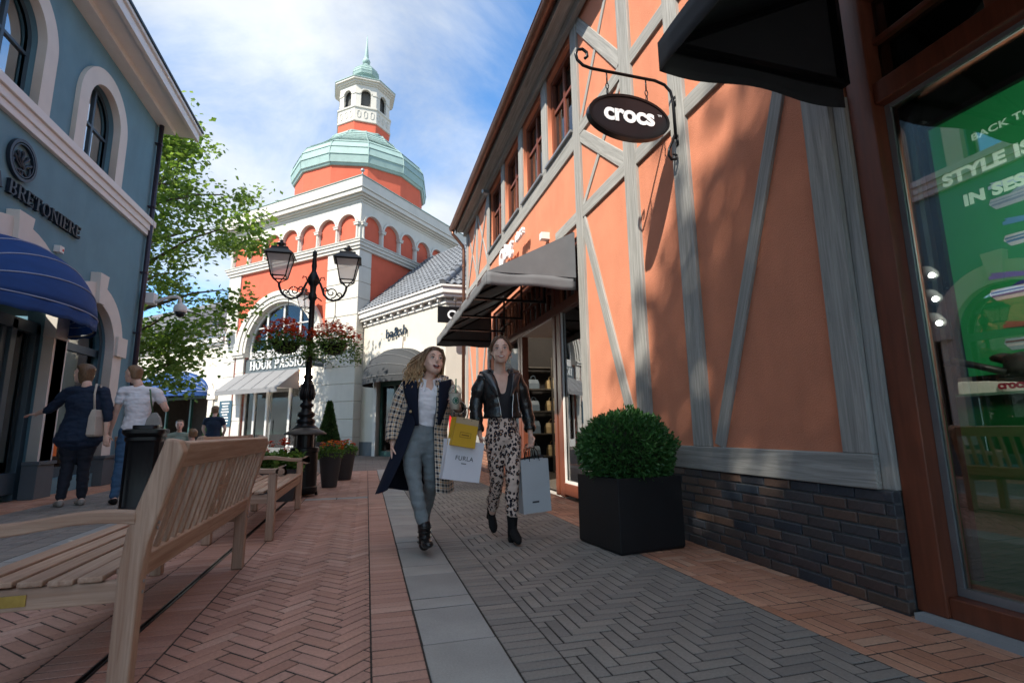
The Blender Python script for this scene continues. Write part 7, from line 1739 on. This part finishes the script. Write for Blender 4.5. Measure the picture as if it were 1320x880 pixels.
def jk(ins):
    def fn(u, v):
        z = 1.475 - .40 * v; ol = radians(14 + 20 * (1 - v) ** 1.5); orr = radians(20 + 14 * (1 - v)); a0 = -pi / 2 - ol; a1 = -pi / 2 - 2 * pi + orr; th = a0 + (a1 - a0) * u
        K = [(0, .145, .08, -.045, .012), (.12, .195, .115, -.043, .006), (.4, .190, .135, -.038, 0), (.75, .168, .128, -.028, 0), (1.0, .178, .135, -.025, 0)]
        for i in range(4):
            if K[i][0] <= v <= K[i + 1][0]: f = (v - K[i][0]) / (K[i + 1][0] - K[i][0]); rx, ry, cx, cy = [K[i][j] + (K[i + 1][j] - K[i][j]) * f for j in (1, 2, 3, 4)]; break
        w_ = 1 + .02 * noise.noise(Vector((th * 2.5, v * 9, 1))) + .012 * sin(v * 30 + th * 3)
        return Vector((cx + (rx * w_ - ins) * cos(th), cy + (ry * w_ - ins) * sin(th), z))
    return fn
uv_surf('jacket', jk(0), 64, 30, 1.2, .4, M_leather, w2, .008, -1)
sweep('jacket_sleeve', [((-.185, .01, 1.445), .066, .068), ((-.238, .02, 1.33), .068, .068), ((-.266, .03, 1.19), .062, .062), ((-.265, .0, 1.05), .057, .057), ((-.249, -.038, .955), .050, .050)], M_leather, w2, .4, 20, .007, 26)
sweep('jacket_sleeve', [((.10, .01, 1.46), .066, .068), ((.165, .02, 1.34), .068, .068), ((.212, .04, 1.19), .062, .062), ((.237, .02, 1.05), .057, .057), ((.239, -.010, .955), .050, .050)], M_leather, w2, .4, 20, .007, 26)
for s, a_, b_ in ((-1, (-.205, .012, 1.435), (-.105, .015, 1.478)), (1, (.12, .012, 1.448), (.02, .015, 1.482))):
    sweep('jacket_shoulder', [(a_, .074, .074), (tuple((x + y) / 2 for x, y in zip(a_, b_)), .064, .070), (b_, .040, .060)], M_leather, w2, .3, 20, .003, 20, (0, 1, 0))
M_lapel = mat('leather_lapel', (.035, .037, .042), .22, .2, 10, .3, 30, .006, spec=.7)
for s, cx in ((-1, -.065), (1, -.015)):
    def lap(u, v, s=s, cx=cx):
        wv = .085 * (1 - v) ** .7 + .012; x = cx + s * (.028 + .04 * (1 - v)) + s * wv * u
        return Vector((x, -.088 - .058 * sin(min(1, v * 1.5) * pi / 2) + .03 * u * u, 1.47 - .21 * v + .03 * u * (1 - v)))
    uv_surf('jacket_lapel', lap, 8, 14, .1, .2, M_lapel, w2, .007)
    fnj = jk(-.004); q = MB(); q.tube([fnj(0 if s < 0 else 1, .35 + .65 * k / 12) for k in range(13)], .0045, 6); q.build('zip', M_zip, w2, smooth=True)
q = MB(); q.tube([(.085, -.125, 1.30), (.098, -.125, 1.20), (.105, -.128, 1.12)], .004, 6); q.build('zip', M_zip, w2)
uv_surf('jacket_collar', lambda u, v: Vector((-.045 + (.085 + .02 * v) * cos(-.9 - (2 * pi - 1.8) * u * -1 + 0 if False else (radians(-40) + radians(260) * u)), .012 + (.075 + .012 * v) * sin(radians(-40) + radians(260) * u), 1.465 + .05 * (1 - v))), 24, 3, .3, .05, M_leather, w2, .006)
for sgn, hl, te, up in ((1, (.033, -.055, .075), (.040, -.265, .012), .0), (-1, (-.055, .36, .17), (-.052, .24, .018), .0)):
    q = MB(); shoe(q, hl, te, .043)
    h_ = Vector(hl); limb(q, [(h_ + Vector((0, -.035, .02)), .042, .05), (h_ + Vector((0, -.04, .09)), .044, .05), (h_ + Vector((0, -.04 - (.02 if sgn < 0 else 0), .16)), .052, .055)])
    if sgn > 0: limb(q, [(h_ + Vector((0, 0, .03)), .036, .032), (h_ + Vector((0, .005, -.065)), .030, .028)])
    else: limb(q, [(h_ + Vector((0, 0.0, .03)), .036, .032), (h_ + Vector((0, .055, -.03)), .030, .028)])
    fuse('boot', q, .007, M_suede, w2, 2)
M_h2 = hair_mat('brown_hair', (.11, .058, .032), (.12, .062, .034), 1.6, 1.85)
random.seed(8)
q = MB()
tr2 = lambda p: F2 @ Vector(p)
rings = []
for c, rx, ry in (((0, .058, .05), .056, .045), ((0, .052, .095), .073, .058), ((0, .044, .14), .081, .072), ((0, .034, .174), .080, .086), ((0, .022, .203), .069, .084), ((0, .015, .227), .048, .060), ((0, .013, .239), .02, .03)):
    rings.append([tr2((c[0] + rx * 1.07 * cos(a), c[1] + ry * 1.02 * sin(a), c[2] * 1.015)) for a in [2 * pi * k / 20 for k in range(20)]])
q.loft(rings)
for s in (-1, 1):
    for k in range(16):
        p0 = Vector((s * .004, -.050 + .007 * k, .220 + .012 * sin(k / 15 * pi))); p1 = Vector((s * (.046 + .008 * (k % 3) * .3), -.070 + .008 * k, .190)); p2 = Vector((s * .077, -.036 + .007 * k, .142)); p3 = Vector((s * .077, .030 + .004 * k, .095))
        chain(q, [(tr2(p), r, r) for p, r in ((p0, .008), (p1, .012), (p2, .012), (p3, .009))], Vector((1, 0, 0)), 6)
for k in range(10):
    chain(q, [(tr2((.02 * sin(k), .10, .11)), .012, .012), (tr2((.03 * sin(k * 2), .125 + .01 * cos(k), .09)), .014, .014), (tr2((.035 * cos(k), .12, .04)), .01, .01)], Vector((1, 0, 0)), 6)
for k in range(14):
    s = random.choice((-1, 1)); p = Vector((s * .078, random.uniform(-.03, .03), .16)); chain(q, [(tr2(p), .002, .002), (tr2(p + Vector((s * .02, .01, -.01)) + rnd() * .008), .0018, .0018), (tr2(p + Vector((s * .026, .02, -.045)) + rnd() * .012), .001, .001)], Vector((1, 0, 0)), 5)
for s in (-1, 1):
    for k in range(70):
        f_ = random.random(); p0 = Vector((s * .003, -.058 + .11 * f_, .228 + .014 * sin(f_ * pi))); p1 = Vector((s * .056, -.062 + .12 * f_, .206)); p2 = Vector((s * .090, -.026 + .10 * f_, .145)); p3 = Vector((s * .080, .045 + .05 * f_, .085))
        chain(q, [(tr2(p + rnd() * .003), .0032, .0032) for p in (p0, p1, p2, p3)], Vector((1, 0, 0)), 5)
q.build('hair', M_h2, w2, smooth=True)
B2 = Vector((1.22, 4.58, 0))
wb = paper_bag('tall grey white paper bag carried by the woman in leather jacket', B2 + Vector((.255, -.07, .245)), radians(6), .135, .055, .46, M_gpap, radians(-3), M_black, None, .11)
q = MB(); q.box(-.045, .02, -.0568, -.0560, .085, .10); q.build('print', M_ink, wb)
paper_bag('black paper bag hanging behind the tall grey white bag', B2 + Vector((.335, .10, .29)), radians(2), .12, .045, .43, mat('black_paper', (.02, .021, .023), .5), radians(-9), M_black, None, .12)

# ================================================================= background people (simpler, same build)
def figure(label, loc, rz, top, bottom, hairc, pose, sc=1.0, male=False, bare_arm=True, long_=None, yaw=0.0, seat=False, dress_len=None, hair_long=False, wide=1.0, voxel=.011):
    t = thing('person', label, 'person', loc, rz); t.scale = (sc, sc, sc); P = pose; V_ = lambda k: Vector(P[k])
    q = MB(); F = head_frame(V_('chin'), yaw, radians(-3)); head(q, F, 1.0)
    nb = V_('neck'); limb(q, [(nb + Vector((0, .01, -.03)), .06, .055), (nb + Vector((0, 0, .05)), .05, .05), (V_('chin') + Vector((0, .04, .04)), .05, .055)])
    sh = [V_('shL'), V_('shR')]; pel = V_('pel'); chest = (sh[0] + sh[1]) / 2 + Vector((0, 0, -.12))
    limb(q, [(pel, .14 * wide, .10), ((pel + chest) / 2, .12 * wide, .09), (chest, .15 * wide, .10), (chest + Vector((0, 0, .1)), .12, .07)])
    arms = []; limb(q, [(sh[0], .05, .05), ((sh[0] + sh[1]) / 2 + Vector((0, 0, .015)), .055, .06), (sh[1], .05, .05)], (0, 0, 1))
    for s, k in ((0, 'L'), (1, 'R')):
        el, wr = V_('el' + k), V_('wr' + k); a = [(sh[s], .05, .05), (sh[s].lerp(el, .5), .045 * wide ** .5, .045), (el, .038, .038), (el.lerp(wr, .5), .034, .034), (wr, .024, .023)]; limb(q, a); arms.append(a)
        d = (wr - el); hd = Vector(P.get('hd' + k, d)); hand(q, wr, hd, P.get('hn' + k, (0, 1, 0)), P.get('ht' + k, (0, 0, 1)), P.get('curl' + k, .4))
    legs = []
    for s, k in ((-1, 'L'), (1, 'R')):
        kn, an = V_('kn' + k), V_('an' + k); hp = pel + Vector((s * .085, 0, -.04)); l = [(hp, .088 * wide, .09), (hp.lerp(kn, .5), .075 * wide, .078), (kn, .056, .058), (kn.lerp(an, .45), .054, .055), (an, .036, .038)]; limb(q, l); legs.append(l)
    for k in 'LR':
        a = V_('an' + k); dr = Vector(P.get('toe', (0, .16, 0))); shoe(q, a + Vector((0, 0, -a.z + .0)) - dr * .25, a + Vector((0, 0, -a.z + .0)) + dr, .045)
    fuse('body', q, voxel * .62, M_skin, t, 2)
    face(F, t, 1.0, .3, 0.0)
    q = MB()
    limb(q, [(pel + Vector((0, 0, .06)), .145 * wide, .11), (pel, .16 * wide, .12), (pel + Vector((0, 0, -.08)), .14 * wide, .11)])
    for l in legs: limb(q, [(p, a + .012, b + .012) for p, a, b in l])
    fuse('trousers', q, voxel, bottom, t, 2, .010)
    q = MB(); hem = dress_len if dress_len else .02
    limb(q, [(pel + Vector((0, 0, -hem)), (.165 + .35 * max(0, hem - .02)) * wide, .125 + .2 * max(0, hem - .02)), (pel + Vector((0, 0, .08)), .15 * wide, .115), ((pel + chest) / 2, .138 * wide, .108), (chest, .165 * wide, .115), (chest + Vector((0, 0, .1)), .13, .08), (nb + Vector((0, .01, -.025)), .075, .066)])
    limb(q, [(sh[0], .062, .064), ((sh[0] + sh[1]) / 2 + Vector((0, 0, .01)), .07, .078), (sh[1], .062, .064)], (0, 0, 1))
    for a in arms:
        cut = 3 if not bare_arm else 2
        aa = [(p, r + .016, r2 + .016) for p, r, r2 in a[:cut]]
        if not bare_arm: aa.append((a[2][0].lerp(a[4][0], .35), .046, .046))
        limb(q, aa)
    fuse('shirt', q, voxel, top, t, 2, .010)
    q = MB(); hair_cap(q, F, 1.0 if male else 1.04, thick=.006 if male else .016)
    if hair_long:
        for k in range(26):
            a = random.uniform(-.3, pi + .3); p = F @ Vector((.07 * cos(a), .02 + .07 * sin(a), .12)); e = p + Vector((.02 * cos(a), .015, -.12 + random.uniform(-.02, .02))); chain(q, [(p, .02, .02), (p.lerp(e, .5), .022, .02), (e, .012, .012)], Vector((1, 0, 0)), 7)
    fuse('hair', q, .009, hairc, t, 2)
    q = MB()
    for k in 'LR':
        a = V_('an' + k); dr = Vector(P.get('toe', (0, .16, 0))); shoe(q if False else q, a + Vector((0, 0, -a.z - .004)) - dr * .28, a + Vector((0, 0, -a.z - .004)) + dr * 1.02, .05, .05)
    o = fuse('shoes', q, .009, P.get('shoe', M_suede), t, 2)
    return t
M_hb = hair_mat('dark_blond_bob', (.16, .10, .055), (.13, .075, .04), 1.5, 1.75); M_hm = hair_mat('short_fair_hair', (.20, .12, .065), (.22, .13, .07), 1.5, 1.75)
M_nv = mat('navy_tunic', (.010, .022, .048), .8, .2, 10, .2, 200, .002); M_nvj = mat('navy_denim', (.012, .016, .026), .85, .2, 12, .2); M_bj = mat('blue_denim', (.04, .10, .19), .85, .3, 9, .2); M_tee = mat('white_tee', (.80, .80, .84), .8, .04, 8, .1)
SC1 = .95 * 2.0 / 1.74 * .93 / .95
pw = dict(chin=(-.105, .03, 1.515), neck=(-.04, 0, 1.46), shL=(-.215, 0, 1.40), shR=(.16, 0, 1.40), pel=(-.05, 0, .93), elL=(-.42, .08, 1.19), wrL=(-.60, .16, 1.13), hdL=(-1, .3, -.15), hnL=(0, .2, -1), htL=(0, 1, .3), curlL=.25, elR=(.24, -.02, 1.13), wrR=(.235, .0, .86), hdR=(.1, 0, -1),
          knL=(-.14, .03, .50), anL=(-.15, -.02, .10), knR=(.02, .05, .50), anR=(.03, .06, .10), toe=(-.09, .13, 0), shoe=mat('grey_sandal', (.30, .27, .24), .5))
wl = figure('woman in navy tunic pointing at the teal shop window', (-3.90, 8.78, 0), 0, M_nv, M_nvj, M_hb, pw, 1.14, False, False, yaw=radians(-105), dress_len=.14, hair_long=True, wide=1.32)
pm = dict(chin=(-.115, .03, 1.555), neck=(-.03, 0, 1.50), shL=(-.19, 0, 1.44), shR=(.20, 0, 1.42), pel=(.0, 0, .95), elL=(-.26, .03, 1.16), wrL=(-.31, .05, .90), hdL=(-.2, .1, -1), elR=(.31, .05, 1.20), wrR=(.22, .24, 1.25), hdR=(-.5, .8, .1),
          knL=(-.11, -.04, .50), anL=(-.10, -.14, .09), knR=(.07, .1, .52), anR=(.06, .22, .10), toe=(-.08, .16, 0))
ml = figure('man in white T-shirt and blue jeans walking beside the pointing woman', (-3.32, 8.92, 0), 0, M_tee, M_bj, M_hm, pm, 1.125, True, True, yaw=radians(-115), wide=1.05)
# shoulder bags
tb = thing('tote_bag', 'cream canvas tote bag on the shoulder of the pointing woman', 'bag', (-3.72, 8.68, .95))
q = MB(); q.loft([[(x * w, y * d, z) for x, y in ((-1, -1), (1, -1), (1, 1), (-1, 1))] for w, d, z in ((.045, .12, 0), (.055, .15, .03), (.045, .15, .28), (.02, .14, .38))]); q.build('bag', mat('cream_canvas', (.52, .47, .40), .85, .1), tb, bevel=.01)
q = MB(); q.tube([(0, -.10, .36), (-.02, -.11, .60), (-.03, -.06, .74), (-.03, .06, .74), (-.01, .10, .5), (0, .10, .36)], .014, 8); q.build('strap', MATS['cream_canvas'], tb, smooth=True)
mb_ = thing('messenger_bag', 'grey satchel with green trim on the back of the man in white', 'bag', (-3.04, 8.76, 1.05))
q = MB(); q.loft([[(x * w, y * d, z) for x, y in ((-1, -1), (1, -1), (1, 1), (-1, 1))] for w, d, z in ((.09, .03, 0), (.11, .04, .03), (.08, .035, .16), (.03, .02, .24))]); q.build('bag', mat('grey_canvas_bag', (.30, .30, .28), .8, .1), mb_, bevel=.01)
q = MB(); q.tube([(-.02, -.0, .22), (-.03, -.09, .40), (-.06, -.07, .55), (-.10, .02, .58)], .012, 8); q.build('strap', mat('green_strap', (.08, .16, .09), .8), mb_, smooth=True)
pf = dict(chin=(0, .05, 1.47), neck=(0, 0, 1.42), shL=(-.19, 0, 1.35), shR=(.19, 0, 1.35), pel=(0, 0, .90), elL=(-.25, .02, 1.10), wrL=(-.20, .10, .90), elR=(.27, .02, 1.10), wrR=(.22, .12, .92), knL=(-.09, 0, .48), anL=(-.09, 0, .09), knR=(.09, .02, .48), anR=(.09, .03, .09))
figure('woman in navy T-shirt seen from behind near the blue hood', (-3.97, 15.5, 0), 0, M_nv, M_nvj, M_hm, pf, 1.0, False, True, yaw=pi, wide=1.2, voxel=.014)
ps = dict(chin=(0, -.05, 1.08), neck=(0, 0, 1.03), shL=(-.18, 0, .96), shR=(.18, 0, .96), pel=(0, 0, .52), elL=(-.25, -.05, .74), wrL=(-.14, -.22, .66), elR=(.25, -.05, .74), wrR=(.14, -.22, .68), knL=(-.10, -.42, .50), anL=(-.10, -.42, .09), knR=(.10, -.42, .50), anR=(.10, -.42, .09), toe=(0, -.16, 0))
figure('man in sage green shirt sitting on the pale bench', (-4.05, 13.15, 0), radians(15), mat('sage_shirt', (.25, .33, .27), .85, .1), M_nvj, M_hb, ps, .98, True, True, yaw=0, wide=1.05, voxel=.014)
pc = dict(chin=(0, .04, .90), neck=(0, 0, .86), shL=(-.13, 0, .80), shR=(.13, 0, .80), pel=(0, 0, .52), elL=(-.2, .06, .70), wrL=(-.2, .2, .72), elR=(.17, .02, .64), wrR=(.13, .12, .54), knL=(-.07, 0, .28), anL=(-.07, 0, .07), knR=(.07, 0, .28), anR=(.07, 0, .07))
figure('small child in pink top facing the seated man', (-3.66, 12.75, 0), radians(40), mat('pink_top', (.62, .34, .34), .85, .1), mat('pale_leggings', (.4, .36, .36), .85), M_hm, pc, .95, False, True, yaw=pi, wide=.85, voxel=.012)
